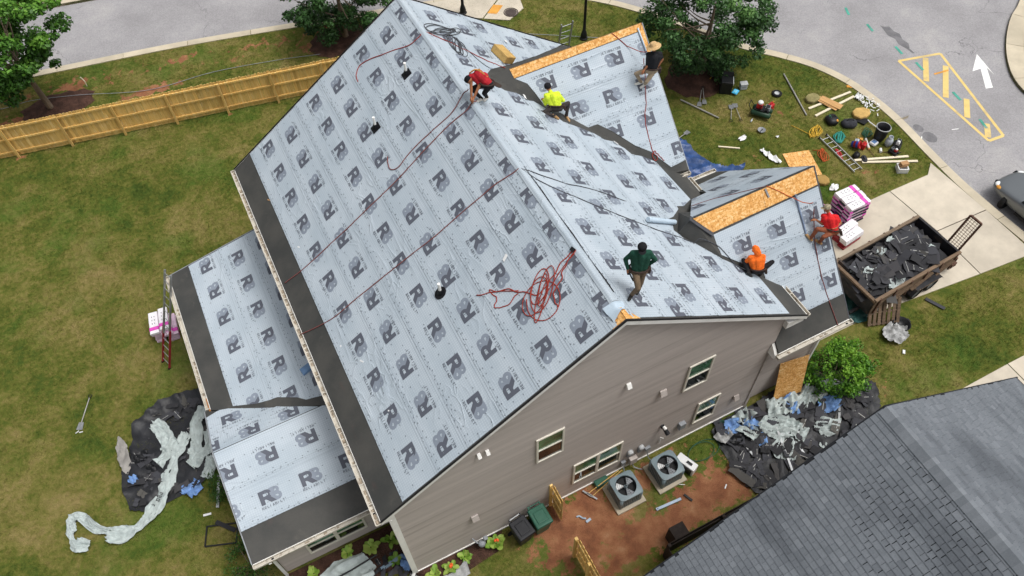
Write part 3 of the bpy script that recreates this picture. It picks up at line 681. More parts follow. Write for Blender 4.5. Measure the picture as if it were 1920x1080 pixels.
fb_ = lambda y: PL_BF.ab(0, y)[1]
underlay(PL_BF, [(-4.04, 4.86), (-.74, 4.86), (-1.19, 5.16), (-1.68, 5.56), (-2.11, 5.69), (-3.14, 6.38), (-3.63, 6.55), (-4.04, 6.45)], [fb_(6.6), fb_(5.62), fb_(4.85)], [(fb_(6.0), 3.3, True, 0), (fb_(5.1), 2.9, False, 1)], seed=8)

# bare sheathing strips
def osb(pl, pts, name='sheathing_board'): return slab(name, pl, pts, m_osb, th=.012, h=.013)
osb(PL_G1, [(8.6, 9.69), (10.9, 9.72), (10.9, 9.905), (8.55, 9.905)]); osb(PL_G1, [(10.91, 9.72), (13.2, 9.75), (13.36, 9.905), (10.91, 9.905)]); osb(PL_G1, [(13.2, 9.73), (13.23, 9.2), (13.36, 8.95), (13.36, 9.88)])
osb(PL_G1F, [(8.55, 9.915), (13.36, 9.915), (13.36, 10.45), (9.1, 10.4)])
osb(PL_G2, [(11.0, 3.09), (11.5, 2.68), (13.4, 2.70), (13.4, 3.09)]); osb(PL_G2, [(13.41, 2.70), (15.33, 2.72), (15.33, 3.09), (13.41, 3.09)])
osb(PL_MR, [(XR, -.13), (6.95, -.13), (6.62, .22), (XR, .35)]); osb(PL_ML, [(6.2, -.13), (XR, -.13), (XR, .3)]); 
# turned-back flap of the sheet at the near end of the ridge
fl = MB(); NU, NV = 8, 6; fv_ = []
for i in range(NU+1):
    for j in range(NV+1):
        u_, w_ = i/NU, j/NV; x = 6.28+.45*u_; y = -.02+.42*w_+.2*u_*(1-w_); z = (PL_ML.z(x, y) if x < XR else PL_MR.z(x, y))+.035+.05*math.sin(3*u_+2*w_)**2+.03*math.sin(7*w_+4*u_)
        fv_.append((x-.06*w_*(1-u_), y, z))
fl.add(fv_, [(i*(NV+1)+j, (i+1)*(NV+1)+j, (i+1)*(NV+1)+j+1, i*(NV+1)+j+1) for i in range(NU) for j in range(NV)]); m_flap = M('underlayment_back', '#b9cad8', rough=.5, var=.06, bump=.3, bs=6, bd=.03)
fl.build('loose_flap', m_flap, house, smooth=True)
# sheet folded over the ridge
rs = MB(); NS = 60; prof_ = [(-.10, .030), (-.05, .034), (-.015, .036), (.015, .036), (.06, .034), (.13, .030), (.155, .018)]
for i in range(NS+1):
    y = .42+(13.74-.42)*i/NS
    for px, ph in prof_:
        x = XR+px+.012*mnoise.noise((y*1.7, px*9, 4)); zb_ = PL_ML.z(x, y) if x < XR else PL_MR.z(x, y); rs.v.append((x, y, zb_+ph+.012*abs(mnoise.noise((y*2.2, px*5, 1)))))
for i in range(NS):
    for j in range(6): q = i*7+j; rs.f.append((q, q+1, q+8, q+7)); rs.m.append(0)
rs_o = rs.build('ridge_sheet', m_under, house, smooth=True); ul = rs_o.data.uv_layers.new(name='UVMap')
for lp in rs_o.data.loops: co = rs_o.data.vertices[lp.vertex_index].co; ul.data[lp.index].uv = (co.y, co.x)
# black strip painted as the shadow gap under the open ridge lap
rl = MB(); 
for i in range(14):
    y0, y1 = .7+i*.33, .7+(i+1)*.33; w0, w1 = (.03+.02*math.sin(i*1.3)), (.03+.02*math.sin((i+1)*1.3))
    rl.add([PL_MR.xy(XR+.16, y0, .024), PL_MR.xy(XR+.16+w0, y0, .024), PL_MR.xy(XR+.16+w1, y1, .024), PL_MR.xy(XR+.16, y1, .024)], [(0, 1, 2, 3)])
rl.build('ridge_lap_shadow', m_drip, house)

# ------------------------------------------------------------------ walls with lap siding
def lap_wall(O, U, W, z0, z1, left=None, right=None, lap=.178, name='wall', step=None):
    """wall plane from O along U, boards clipped by left/right limits given as functions of z"""
    O = Vector(O); U = Vector(U).normalized(); N = Vector((U.y, -U.x, 0)); top = z1
    L = left or (lambda z: 0.0); Rr = right or (lambda z: W)
    m = MB(); zs = [z0+(z1-z0)*i/24 for i in range(25)]
    ps = [O+U*L(z)+Vector((0, 0, z)) for z in zs]; qs = [O+U*Rr(z)+Vector((0, 0, z)) for z in zs]
    vs = ps+qs+[p-N*.12 for p in ps]+[q-N*.12 for q in qs]; n = 25; fs = []
    for i in range(24): fs += [(i, n+i, n+i+1, i+1), (2*n+i, 2*n+i+1, 3*n+i+1, 3*n+i)]
    w = m.add(vs, fs).build(name, m_side, house)
    z = z0
    while z < z1-.02:
        zt = min(z+lap, z1); a, b2 = L(z), Rr(z); c2, d2 = L(zt), Rr(zt)
        # real boards come in lengths: split with tight butt joints
        if b2-a > .05:
            bt = MB(); lo = .015; hi = .006
            A = O+U*a+Vector((0, 0, z)); B2 = O+U*b2+Vector((0, 0, z)); C2 = O+U*max(c2, a)+Vector((0, 0, zt)); D2 = O+U*max(min(d2, b2), c2+.01)+Vector((0, 0, zt))
            bt.hexa([A+N*.002, B2+N*.002, B2+N*lo, A+N*lo], [C2+N*.002, D2+N*.002, D2+N*hi, C2+N*hi]); bt.build('siding_board', m_side, w)
        z += lap
    return w
gl = lambda z: max(0, (z-.13-EZ-SL*.31)/SL+.0) if z > EZ+.1 else 0
gr = lambda z: min(12.6, 13.288-(z+.13-EZ)/SR) if z > EZ else 12.6
wall_near = lap_wall((0, 0, 0), (1, 0, 0), 12.6, .12, HR-.16, left=lambda z: max(0.0, (z+.14-EZ)/SL-.31), right=lambda z: min(12.6, 13.288-(z+.14-EZ)/SR))
lap_wall((-3.62, 1.85, 0), (1, 0, 0), 3.6, .12, 2.86)
lap_wall((12.6, .14, 0), (1, 0, 0), 2.45, .12, 4.42)
lap_wall((-3.62, 12.3, 0), (0, -1, 0), 10.45, .12, 2.88)                        # back of the low wing
lap_wall((0, 13.6, 0), (0, -1, 0), 13.6, 2.9, 5.6)                              # back wall above it
lap_wall((15.05, .14, 0), (0, 1, 0), 6.5, .12, 4.3)                             # garage front
lap_wall((12.6, 6.7, 0), (0, 1, 0), 7.0, .12, 5.2); lap_wall((13.1, 6.5, 0), (0, 1, 0), 6.8, .12, 9.0, left=lambda z: max(0, (z-5.9)/.95), right=lambda z: 6.8-max(0, (z-5.9)/.95)-.05)
lap_wall((12.6, 13.6, 0), (-1, 0, 0), 12.6, .12, HR-.16, left=lambda z: max(0.0, 12.6-(13.288-(z+.14-EZ)/SR)), right=lambda z: 12.6-max(0.0, (z+.14-EZ)/SL-.31))
lap_wall((.0, 12.3, 0), (-1, 0, 0), 3.6, .12, 2.9)
# foundation strip and corner trim
MB().box((6.3, -.012, .085), (12.6, .06, .07)).build('foundation_trim', m_white, house)
MB().box((6.3, .03, 0), (12.6, .1, .2)).build('foundation', m_pad, house)
MB().box((.0, -.03, 2.75), (.13, .045, 5.5)).build('corner_trim', m_white, house); MB().box((12.56, -.03, 2.1), (.1, .045, 4.2)).build('corner_trim', m_side, house)
# garage gable front (+x) triangular board, near-end board on main rake
def rake(pl, p0, p1, h=.17, off=0, th=.03, m=m_white, name='rake_board', dz=-.13, nrm=(0, -1, 0)):
    a = pl.xy(*p0)+Vector((0, 0, dz)); c = pl.xy(*p1)+Vector((0, 0, dz)); n = Vector(nrm)*th
    return MB().hexa([a, c, c+n, a+n], [a+Vector((0, 0, h)), c+Vector((0, 0, h)), c+n+Vector((0, 0, h)), a+n+Vector((0, 0, h))]).build(name, m, house)
rake(PL_ML, (-.33, -.153), (XR, -.153), .16, dz=-.185); rake(PL_MR, (XR, -.153), (13.32, -.153), .16, dz=-.185)
rake(PL_ML, (-.33, -.158), (XR, -.158), .055, dz=-.022, th=.035, m=m_drip, name='drip_edge'); rake(PL_MR, (XR, -.158), (13.32, -.158), .055, dz=-.022, th=.03, m=m_drip, name='drip_edge')
rake(PL_ML, (-.33, 13.783), (XR, 13.783), .13, nrm=(0, 1, 0)); rake(PL_MR, (XR, 13.783), (13.32, 13.783), .13, nrm=(0, 1, 0))
rake(PL_ML, (-.33, 13.788), (XR, 13.788), .05, dz=-.01, m=m_drip, name='drip_edge', nrm=(0, 1, 0)); rake(PL_MR, (XR, 13.788), (13.32, 13.788), .05, dz=-.01, m=m_drip, name='drip_edge', nrm=(0, 1, 0))
rake(PL_G1, (13.383, 6.25), (13.383, 9.91), .12, nrm=(1, 0, 0), m=m_gray); rake(PL_G1F, (13.383, 9.91), (13.383, 13.57), .12, nrm=(1, 0, 0), m=m_gray)
rake(PL_G2, (15.363, -.3), (15.363, 3.1), .14, nrm=(1, 0, 0), m=M('dark_fascia', '#55565c')); rake(PL_G2F, (15.363, 3.1), (15.363, 6.95), .14, nrm=(1, 0, 0), m=m_gray)
rake(PL_B, (-4.053, 1.42), (-4.053, 4.85), .13, nrm=(-1, 0, 0), m=m_gray); rake(PL_BF, (-4.053, 4.85), (-4.053, 6.78), .13, nrm=(-1, 0, 0), m=m_gray); rake(PL_A, (-3.86, 12.663), (-.02, 12.663), .13, nrm=(0, 1, 0), m=m_gray)
# soffit returns at the near corners
MB().hexa([(-.31, -.15, 5.36), (0, -.15, 5.36), (0, .0, 5.36), (-.31, 0, 5.36)], [(-.31, -.15, 5.5), (0, -.15, 5.6), (0, 0, 5.6), (-.31, 0, 5.5)]).build('eave_return', m_white, house)
MB().hexa([(12.6, -.15, 5.3), (13.25, -.15, 5.3), (13.25, .1, 5.3), (12.6, .1, 5.3)], [(12.6, -.15, 5.62), (13.25, -.15, 5.5), (13.25, .1, 5.5), (12.6, .1, 5.62)]).build('eave_return', m_white, house)
MB().hexa([(12.46, -.3, 3.86), (12.6, -.3, 3.86), (12.6, -.02, 3.86), (12.46, -.02, 3.86)], [(12.5, -.28, 4.0), (12.6, -.28, 4.0), (12.6, -.02, 4.32), (12.5, -.02, 4.32)]).build('eave_return', m_white, house)
# eave fascia + open gutters with muck
def gutter(a, b, out, w=.12, h=.10, muck=.7, holes=()):
    a = Vector(a); b = Vector(b); o = Vector(out).normalized(); dz = Vector((0, 0, h)); t = .012; m = MB()
    m.hexa([a, b, b+o*w, a+o*w], [a+Vector((0, 0, t)), b+Vector((0, 0, t)), b+o*w+Vector((0, 0, t)), a+o*w+Vector((0, 0, t))])
    m.hexa([a, b, b+o*t, a+o*t], [a+dz, b+dz, b+o*t+dz, a+o*t+dz]); m.hexa([a+o*(w-t), b+o*(w-t), b+o*(w+.006), a+o*(w+.006)], [a+o*(w-t)+dz, b+o*(w-t)+dz, b+o*(w+.014)+dz, a+o*(w+.014)+dz])
    for e in (a, b): m.hexa([e-o*0, e+o*w, e+o*w+(b-a).normalized()*.008, e+(b-a).normalized()*.008], [e+dz, e+o*w+dz, e+o*w+(b-a).normalized()*.008+dz, e+(b-a).normalized()*.008+dz])
    go = m.build('gutter', m_gut, house)
    L = (b-a).length; n = int(L/.18); mk = MB(); rr = random.Random(int(L*100)); d = (b-a).normalized()
    for i in range(n):
        if rr.random() < muck:
            c = a+d*(i+.5)*L/n+o*(w*.5+rr.uniform(-.01, .01))+Vector((0, 0, .02)); ln = rr.uniform(.08, .2)
            mk.box(c, (ln, w*.7*rr.uniform(.5, 1), .03) if abs(d.x) > .5 else (w*.7*rr.uniform(.5, 1), ln, .03), tap=.7)
    if mk.v: q = mk.build('leaf_litter', m_muck, go); q['kind'] = 'stuff'
    n = max(1, int(L/.6))
    for i in range(n+1):
        c = a+d*(L*i/n); MB().beam(c+Vector((0, 0, h+.004)), c+o*w+Vector((0, 0, h+.004)), .022, .01).build('gutter_strap', m_gut, go)
    for hpos in holes:
        c = a+d*hpos+o*w*.5+Vector((0, 0, .016)); MB().box(c, (.07, .07, .006)).build('outlet', m_black, go)
    return go
gutter((-.325, -.2, 5.47), (-.325, 13.8, 5.47), (-1, 0, 0), .13, holes=(.35,)); gutter((-3.875, 6.8, 2.84), (-3.875, 12.68, 2.84), (-1, 0, 0), .13, muck=.25)
gutter((-4.06, 1.405, 2.77), (-.34, 1.405, 2.77), (0, -1, 0), .12, muck=.15, holes=(.55,)); gutter((12.5, -.32, 3.98), (15.42, -.32, 3.98), (0, -1, 0), .13, muck=.2, holes=(1.9, 2.75))
gutter((13.305, -.17, 5.46), (13.305, 1.55, 5.46), (1, 0, 0), .12, muck=.3); gutter((13.305, 4.95, 5.46), (13.305, 6.1, 5.46), (1, 0, 0), .12, muck=.8); gutter((12.95, 6.235, 5.66), (13.4, 6.235, 5.66), (0, -1, 0), .12, muck=.3); gutter((13.35, 6.97, 3.98), (15.4, 6.97, 3.98), (0, 1, 0), .12, muck=.1)
for c, d in (((-.31, 6.8, 5.51), (.025, 13.9, .17)), ((-3.86, 9.7, 2.86), (.025, 5.9, .16)), ((13.29, 6.8, 5.51), (.025, 13.9, .17))): MB().box(c, d).build('fascia', m_white, house)
for c, d in (((-2.2, 1.415, 2.80), (3.7, .025, .16)), ((13.98, -.305, 4.0), (2.75, .025, .17)), ((14.4, 6.95, 4.0), (1.9, .025, .17))): MB().box(c, d).build('fascia', m_white, house)
MB().box((-3.9, 6.95, 2.87), (.04, .55, .13)).build('exposed_fascia', M('raw_brown_wood', '#a86f3a', rough=.8), house)
# downspouts
def spout(pts, name='downspout'):
    m = MB()
    for a, b in zip(pts[:-1], pts[1:]): m.beam(a, b, .085, .06, up=(0, 1, 0))
    return m.build(name, m_white, house)
spout([(-.08, -.04, 5.1), (-.06, -.05, .25), (-.28, -.25, .06)]); spout([(-3.62, 1.3, 2.7), (-3.66, 1.72, 2.4), (-3.66, 1.74, .1)]); spout([(15.0, -.25, 3.9), (15.02, .06, 3.5), (15.02, .06, .1)])

# ------------------------------------------------------------------ windows
def window(x0, x1, z0, z1, y, n=1, fw=.062):
    w = MB(); d = .05; yy = y-.022-d/2
    for a, b2, c2, e in ((x0, x1, z1-fw, z1), (x0, x1, z0, z0+fw)): w.box(((a+b2)/2, yy, (c2+e)/2), (b2-a, d, e-c2))
    xs = [x0+(x1-x0)*i/n for i in range(n+1)]
    for i, x in enumerate(xs): cw = fw if i in (0, n) else fw*1.7; xc = x+fw/2 if i == 0 else x-fw/2 if i == n else x; w.box((xc, yy+.001, (z0+z1)/2), (cw, d-.004, z1-z0-2*fw+.004))
    wo_ = w.build('window', m_frame, house, bevel=.006)
    for i in range(n):
        a = xs[i]+fw*(1 if i == 0 else .85); b2 = xs[i+1]-fw*(1 if i == n-1 else .85); zm = (z0+z1)/2
        MB().box(((a+b2)/2, yy, zm), (b2-a, .036, .045)).build('meeting_rail', m_frame, wo_)
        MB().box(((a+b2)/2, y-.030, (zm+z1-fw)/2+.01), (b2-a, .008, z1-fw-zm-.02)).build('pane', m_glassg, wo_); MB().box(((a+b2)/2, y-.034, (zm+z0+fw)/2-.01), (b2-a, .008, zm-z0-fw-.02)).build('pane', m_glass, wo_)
    return wo_
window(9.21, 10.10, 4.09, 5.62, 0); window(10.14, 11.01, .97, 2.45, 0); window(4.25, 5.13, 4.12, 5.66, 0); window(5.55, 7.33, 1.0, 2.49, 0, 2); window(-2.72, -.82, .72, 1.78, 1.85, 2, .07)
# wall fittings
def vent(x, z, s=.2, y=0): 
    MB().hexa([(x-s/2, y-.02, z-s/2), (x+s/2, y-.02, z-s/2), (x+s/2, y-.16, z-s/2), (x-s/2, y-.16, z-s/2)], [(x-s/2, y-.02, z+s/2), (x+s/2, y-.02, z+s/2), (x+s/2, y-.07, z+s/2), (x-s/2, y-.07, z+s/2)]).build('vent_hood', m_side if s > .15 else m_white, house, bevel=.008)
vent(8.42, 4.8, .22); vent(2.18, 2.34, .22); vent(7.07, 6.41, .14); vent(11.84, 1.45, .2); vent(2.58, 6.53, .1); vent(2.82, 6.50, .1)
el = MB().box((7.86, -.1, .55), (.28, .14, .36)).build('electric_panel', m_side, house, bevel=.01)
for x, z in ((7.7, 1.28), (8.12, 1.24)): 
    q = MB().lathe([(0, 0), (.09, 0), (.1, .03), (.1, .09), (.08, .13), (0, .14)], n=18, mtx=Matrix.Translation((x, -.02, z)) @ Matrix.Rotation(R(90), 4, 'X')).build('electric_meter', m_ltgray, house, smooth=True)
    MB().box((x, -.05, z-.2), (.2, .09, .28)).build('meter_base', m_gray, q, bevel=.01)
MB().box((8.42, -.06, .82), (.2, .1, .16)).build('disconnect_box', m_gray, house, bevel=.01); MB().box((7.5, -.06, .62), (.16, .1, .2)).build('disconnect_box', m_gray, house, bevel=.01); MB().box((9.66, -.08, 1.4), (.24, .14, .36)).build('utility_box', m_gray, house, bevel=.015)
lm = MB().box((8.82, -.06, 2.1), (.12, .08, .12)).build('wall_lamp', m_black, house, bevel=.01); MB().cyl((8.84, -.1, 2.08), (8.88, -.32, 1.95), .06, .085, 14).build('lamp_head', m_black, lm); MB().cyl((8.83, -.09, 2.14), (8.86, -.2, 2.12), .05, .06, 12).build('lamp_collar', m_white, lm)
for pts in ([(8.9, -.05, 1.15), (8.9, -.05, .75)], [(8.9, -.05, 1.15), (8.94, -.12, 1.2)]): MB().tube(pts, .022, 8).build('conduit', m_white, house)
MB().tube(smooth_path([(8.42, -.06, .7), (8.45, -.2, .3), (8.6, -.4, .12), (8.5, -.55, .3)]), .018, 6).build('conduit', m_gray, house); MB().tube(smooth_path([(7.5, -.06, .5), (7.5, -.2, .2), (7.4, -.35, .15), (7.3, -.5, .3)]), .018, 6).build('conduit', m_gray, house)
MB().tube(smooth_path([(7.86, -.1, .35), (7.9, -.2, .12), (8.1, -.4, .1)]), .02, 6).build('conduit', m_gray, house)
gm = MB().lathe([(0, 0), (.1, .0), (.12, .04), (.12, .15), (.07, .2), (0, .2)], n=16, mtx=Matrix.Translation((2.2, -.25, .3))).build('gas_meter', m_gray, house, smooth=True)
MB().tube(smooth_path([(2.12, -.25, .45), (2.05, -.22, .6), (2.0, -.1, .6), (1.98, -.04, .6)]), .022, 8).build('gas_pipe', m_gray, gm); MB().tube(smooth_path([(2.28, -.25, .45), (2.3, -.2, .7), (2.32, -.15, .3), (2.34, -.12, 0)]), .022, 8).build('gas_pipe', m_gray, gm); MB().box((2.36, -.2, .55), (.13, .13, .1)).build('regulator', m_gray, gm, bevel=.02)
# roof penetrations on the back slope
def boot(x, y, dx, dy, rnd=False):
    a = PL_ML.xy(x, y, .03); base = MB()
    q = [PL_ML.xy(x+px, y+py, .022) for px, py in ((-.13, -.14), (.13, -.14), (.13, .14), (-.13, .14))]
    if rnd: q = [PL_ML.xy(x+.16*math.cos(t), y+.17*math.sin(t), .022) for t in [i*math.pi/8 for i in range(16)]]
    base.add(q+[p+PL_ML.n*.012 for p in q], [tuple(range(len(q), 2*len(q)))]+[(i, (i+1) % len(q), len(q)+(i+1) % len(q), len(q)+i) for i in range(len(q))])
    bo = base.build('pipe_boot', m_black, house); MB().cyl(a, a+Vector((0, 0, .14)), .085, .06, 14).build('boot_collar', m_black, bo); MB().cyl(a, a+Vector((0, 0, .42)), .042, .042, 12).build('vent_pipe', m_white, bo)
boot(5.55, 10.9, 0, 0); boot(4.1, 10.2, 0, 0); boot(3.45, 3.92, 0, 0, True)
# ------------------------------------------------------------------ timber fence
m_pine, nt, b = newmat('new_pine_board'); g = NT(nt); v = g.obj(); rr_ = g.rand()
ad = g.n('ShaderNodeVectorMath', operation='ADD'); cx = g.n('ShaderNodeCombineXYZ'); g.l(g.math('MULTIPLY', rr_, 53.0), cx.inputs[0]); g.l(v, ad.inputs[0]); g.l(cx.outputs[0], ad.inputs[1]); v = ad.outputs[0]
gr_ = g.noise(g.mapping(v, (16, 16, 1.2)), 1.0, 5, .6, 1.0)
c = g.ramp(gr_, [(.25, S('#d0a052')), (.5, S('#e9c071')), (.75, S('#f5d99f'))])
c = g.mix(g.math('MULTIPLY', g.mr(g.noise(v, 7, 2), .72, .78), .7), c, S('#8a5f2c'))
c = g.mix(g.mr(rr_, .8, 1.0, 0, .35), c, S('#b58d4c'))
h = g.n('ShaderNodeHueSaturation'); g.l(c, h.inputs['Color']); g.l(g.mr(g.math('FRACT', g.math('MULTIPLY', rr_, 7.3)), 0, 1, .78, 1.12, False), h.inputs['Value'])
g.l(h.outputs[0], b.inputs['Base Color']); b.inputs['Roughness'].default_value = .75; g.bump(gr_, .2, .004, b)
fence = empty('wooden_fence', (-4.3, 24.6, 0), label='new yellow pine privacy fence with posts and rails along the back lawn', cat='fence')
FA, FB = Vector((-13.2, 26.17, 0)), Vector((9.2, 22.05, 0)); fd = (FB-FA).normalized(); fa = math.atan2(fd.y, fd.x); fn = Vector((-fd.y, fd.x, 0)); FL = (FB-FA).length
fo = Vector((-4.3, 24.6, 0))
def loc(p): return Vector(p)-fo
pk = [MB().prism([(-.068, .05), (.068, .05), (.068, 1.74), (.045, 1.78+dz), (-.045, 1.78+dz), (-.068, 1.74)], -.009, .009, mtx=Matrix.Rotation(R(90), 4, 'X')).mesh('picket', m_pine) for dz in (0, .012, -.01)]
n = int(FL/.143)
for i in range(n):
    p = FA+fd*(i+.5)*.143+fn*.055
    link('picket', pk[i % 3], fence, loc(p)+Vector((0, random.uniform(-.004, .004), random.uniform(-.012, .012))), (0, random.uniform(-.006, .006), fa))
post = MB().box((0, 0, .88), (.09, .09, 1.76)).mesh('post', m_pine); k = 0
d0 = (Vector((-8.93, 25.35, 0))-FA).dot(fd) % 2.36
nposts = int((FL-d0)/2.36)+1
for i in range(nposts): link('post', post, fence, loc(FA+fd*(d0+i*2.36)-fn*.085), (random.uniform(-.012, .012), 0, fa))
for zz in (.28, .98, 1.62):
    for i in range(-1, nposts):
        s0 = max(0, d0+i*2.36+.01); s1 = min(FL, d0+(i+1)*2.36-.01)
        if s1-s0 < .2: continue
        o = MB().box((0, 0, 0), (s1-s0, .04, .088)).build('rail', m_pine, fence, loc=loc(FA+fd*(s0+s1)/2)+Vector((0, 0, zz)), rot=(0, random.uniform(-.004, .004), fa))
        o.location = o.location+fn*.02
# short return panels either side of the gate opening by the bins
def stub(name, x, y0, y1, label, extra=False):
    r = empty(name, (x, y1, 0), label=label, cat='fence panel')
    MB().box((0, 0, .9), (.1, .1, 1.8)).build('post', m_pine, r); L = y1-y0
    nb = max(3, int(L/.15))
    for i in range(nb): link('picket', pk[i % 3], r, (.075, -.06-(i+.5)*L/nb, .02), (0, 0, R(90)))
    for zz in (.3, .95, 1.6): MB().box((.03, -L/2-.02, zz), (.045, L, .09)).build('rail', m_pine, r)
    if extra: MB().box((0, -L*.55, .85), (.1, .1, 1.7)).build('post', m_pine, r)
    return r
stub('fence_panel', 4.78, -.62, -.02, 'short new pine fence panel standing against the taupe wall by the green bin')
stub('fence_panel', 4.66, -3.3, -1.85, 'new pine fence return with two posts beside the neighbour roof', True)
m_dkwood = M('dark_brown_wood', '#2a2320', rough=.8, var=.3, vs=6, rnd=.25)  # one dark brown, varied at random per board
df = empty('dark_fence', (9.2, -3.1, 0), label='dark brown low board fence between the clay path and the neighbour roof', cat='fence')
for i in range(28): MB().box((0, 0, .55), (.142, .02, 1.1)).build('picket', m_dkwood, df, loc=(-1.95+i*.15, 0, 0))
for i in range(6): MB().box((0, 0, .5), (.02, .142, 1.0)).build('picket', m_dkwood, df, loc=(-2.03, -.1-i*.15, 0))
for i in range(3): MB().box((0, 0, .56), (.09, .09, 1.12)).build('post', m_dkwood, df, loc=(-1.98+i*2.0, -.06, 0))
MB().box((0, -.04, .9), (4.2, .035, .08)).build('rail', m_dkwood, df, loc=(.1, 0, 0)); MB().box((.2, .25, .45), (.5, .4, .9)).build('gate_stop', m_dkwood, df, loc=(-1.6, 0, 0))

# ------------------------------------------------------------------ neighbour's shingled roof
m_shg, nt, b = newmat('grey_asphalt_shingle'); g = NT(nt); p_ = g.pos(); rr_ = g.rand()
at = g.n('ShaderNodeAttribute'); at.attribute_name = 'tone'
tone = g.math('ADD', g.math('MULTIPLY', rr_, .0), at.outputs['Fac'])
c = g.ramp(tone, [(.0, S('#595d63')), (.4, S('#6b7076')), (.75, S('#797e84')), (1.0, S('#888d92'))])
st = g.noise(g.mapping(p_, (.5, .22, .5), (0, 0, .5)), 1.5, 4, .55)
c = g.mix(g.math('MULTIPLY', g.mr(st, .46, .68), .6), c, S('#44484e'))
c = g.mix(.55, c, g.mix(g.noise(p_, 130, 3, .8), (.08, .08, .08), (.92, .92, .92)), 'OVERLAY'); c = g.mix(.3, c, g.mix(g.noise(p_, 28, 4, .7), (.15, .15, .15), (.85, .85, .85)), 'OVERLAY')
g.l(c, b.inputs['Base Color']); b.inputs['Roughness'].default_value = .9; b.inputs['Specular IOR Level'].default_value = .2; g.bump(g.noise(p_, 160, 3, .8), .6, .006, b)
NX, NY, NZ = 10.21, -4.55, 10.19
PN_L = Plane(.672, 0, NZ-.672*NX, (0, -1, 0)); PN_R = Plane(-.662, 0, NZ+.662*NX, (0, 1, 0))
nb_house = empty('neighbouring_house', (NX, -9.5, 0), label='neighbouring house with a weathered grey asphalt shingle gable roof', cat='house')
no = Vector((NX, -9.5, 0))
def nslab(pl, pts, mat, nm): o = slab(nm, pl, pts, mat, th=.14, parent=nb_house); o.location = -no; return o
YB = -15.0
m_felt = M('black_felt_and_course_shadow', '#24262a', rough=.9)
nd_l = nslab(PN_L, [(3.35, NY), (NX, NY), (NX, YB), (3.35, YB)], m_felt, 'roof'); nd_r = nslab(PN_R, [(NX, NY), (17.05, NY), (17.05, YB), (NX, YB)], m_felt, 'roof')
EXP = .145
def tabmesh(w, t, seed):
    rr = random.Random(seed); j = lambda: rr.uniform(-.004, .004)
    # local: x along course, y up slope, z normal; bottom edge at y=0
    m = MB().hexa([(-w/2, 0, 0), (w/2, 0, 0), (w/2, EXP+.03, -.004), (-w/2, EXP+.03, -.004)], [(-w/2+.001, j()*.6, .018), (w/2-.001, j()*.6, .018), (w/2-.001, EXP+.03, .003), (-w/2+.001, EXP+.03, .003)]); m.m[2] = 1; m = m.mesh('shingle', [m_shg, m_felt])  # black butt face: asphalt edge, also painting the course shadow line
    a = m.attributes.new('tone', 'FLOAT', 'POINT'); a.data.foreach_set('value', [t]*len(m.vertices)); return m
def roof_tabs(pl, sgn, holder, singles):
    """courses of tabs; returns list of (point, matrix, w, tone)"""
    k = math.hypot(1, .667); rbv = pl.ab(NX, 0)[1]; tabs = []; nrow = int(8.1/EXP); rr = random.Random(11+sgn)
    a0, a1 = sorted((pl.ab(NX, NY)[0], pl.ab(NX, YB)[0]))
    for r_ in range(nrow):
        bb = rbv-.09-(r_+1)*EXP; a = a0-rr.random()*.2
        while a < a1:
            w = rr.choice((.13, .15, .17, .2)); x0 = max(a, a0); x1 = min(a+w, a1); a += w+.004
            if x1-x0 < .05: continue
            t = min(1, max(0, rr.gauss(.5, .09))); tabs.append((x0, x1, bb, t, rr.random()))
    return tabs
def place_tabs(pl, tabs, holder, nsingle, near):
    info = []
    for x0, x1, bb, t, q in tabs:
        p = pl.at((x0+x1)/2, bb, .004); info.append(((p-near).length, x0, x1, bb, t, q, p))
    info.sort(key=lambda s: s[0])
    cache = {}; Mx = Matrix((pl.u, pl.v, pl.n)).transposed(); eul = Mx.to_euler()
    for d, x0, x1, bb, t, q, p in info[:nsingle]:
        w = round((x1-x0)*50)/50; tq = round(t*7)/7; key = (w, tq)
        if key not in cache: cache[key] = tabmesh(max(.04, w-.002), tq, len(cache))
        o = link('shingle', cache[key], holder, p, eul); 
    vs = []; fs = []; tn = []; mi = []
    for d, x0, x1, bb, t, q, p in info[nsingle:]:
        s = len(vs); th = .016+.003*q
        for a_, b_, h_ in ((x0, bb, 0), (x1, bb, 0), (x1, bb+EXP+.03, -.004), (x0, bb+EXP+.03, -.004), (x0, bb+q*.004, th), (x1, bb+q*.004, th), (x1, bb+EXP+.03, .003), (x0, bb+EXP+.03, .003)): vs.append(tuple(pl.at(a_, b_, h_+.004))); tn.append(t)
        fs += [(s+4, s+5, s+6, s+7), (s, s+1, s+5, s+4), (s+1, s+2, s+6, s+5), (s+3, s, s+4, s+7)]; mi += [0, 1, 0, 0]  # butt faces black here too, for the course shadow line
    me = bpy.data.meshes.new('shingle_field'); me.from_pydata(vs, [], fs); me.materials.append(m_shg); me.materials.append(m_felt); me.polygons.foreach_set('material_index', mi); a = me.attributes.new('tone', 'FLOAT', 'POINT'); a.data.foreach_set('value', tn); me.update()
    o = link('shingle_field', me, holder); o['kind'] = 'stuff'
place_tabs(PN_L, roof_tabs(PN_L, 1, nd_l, 300), nd_l, 300, Vector((9.6, -7.2, 10.0))); place_tabs(PN_R, roof_tabs(PN_R, 2, nd_r, 0), nd_r, 0, Vector((9, -7, 10)))
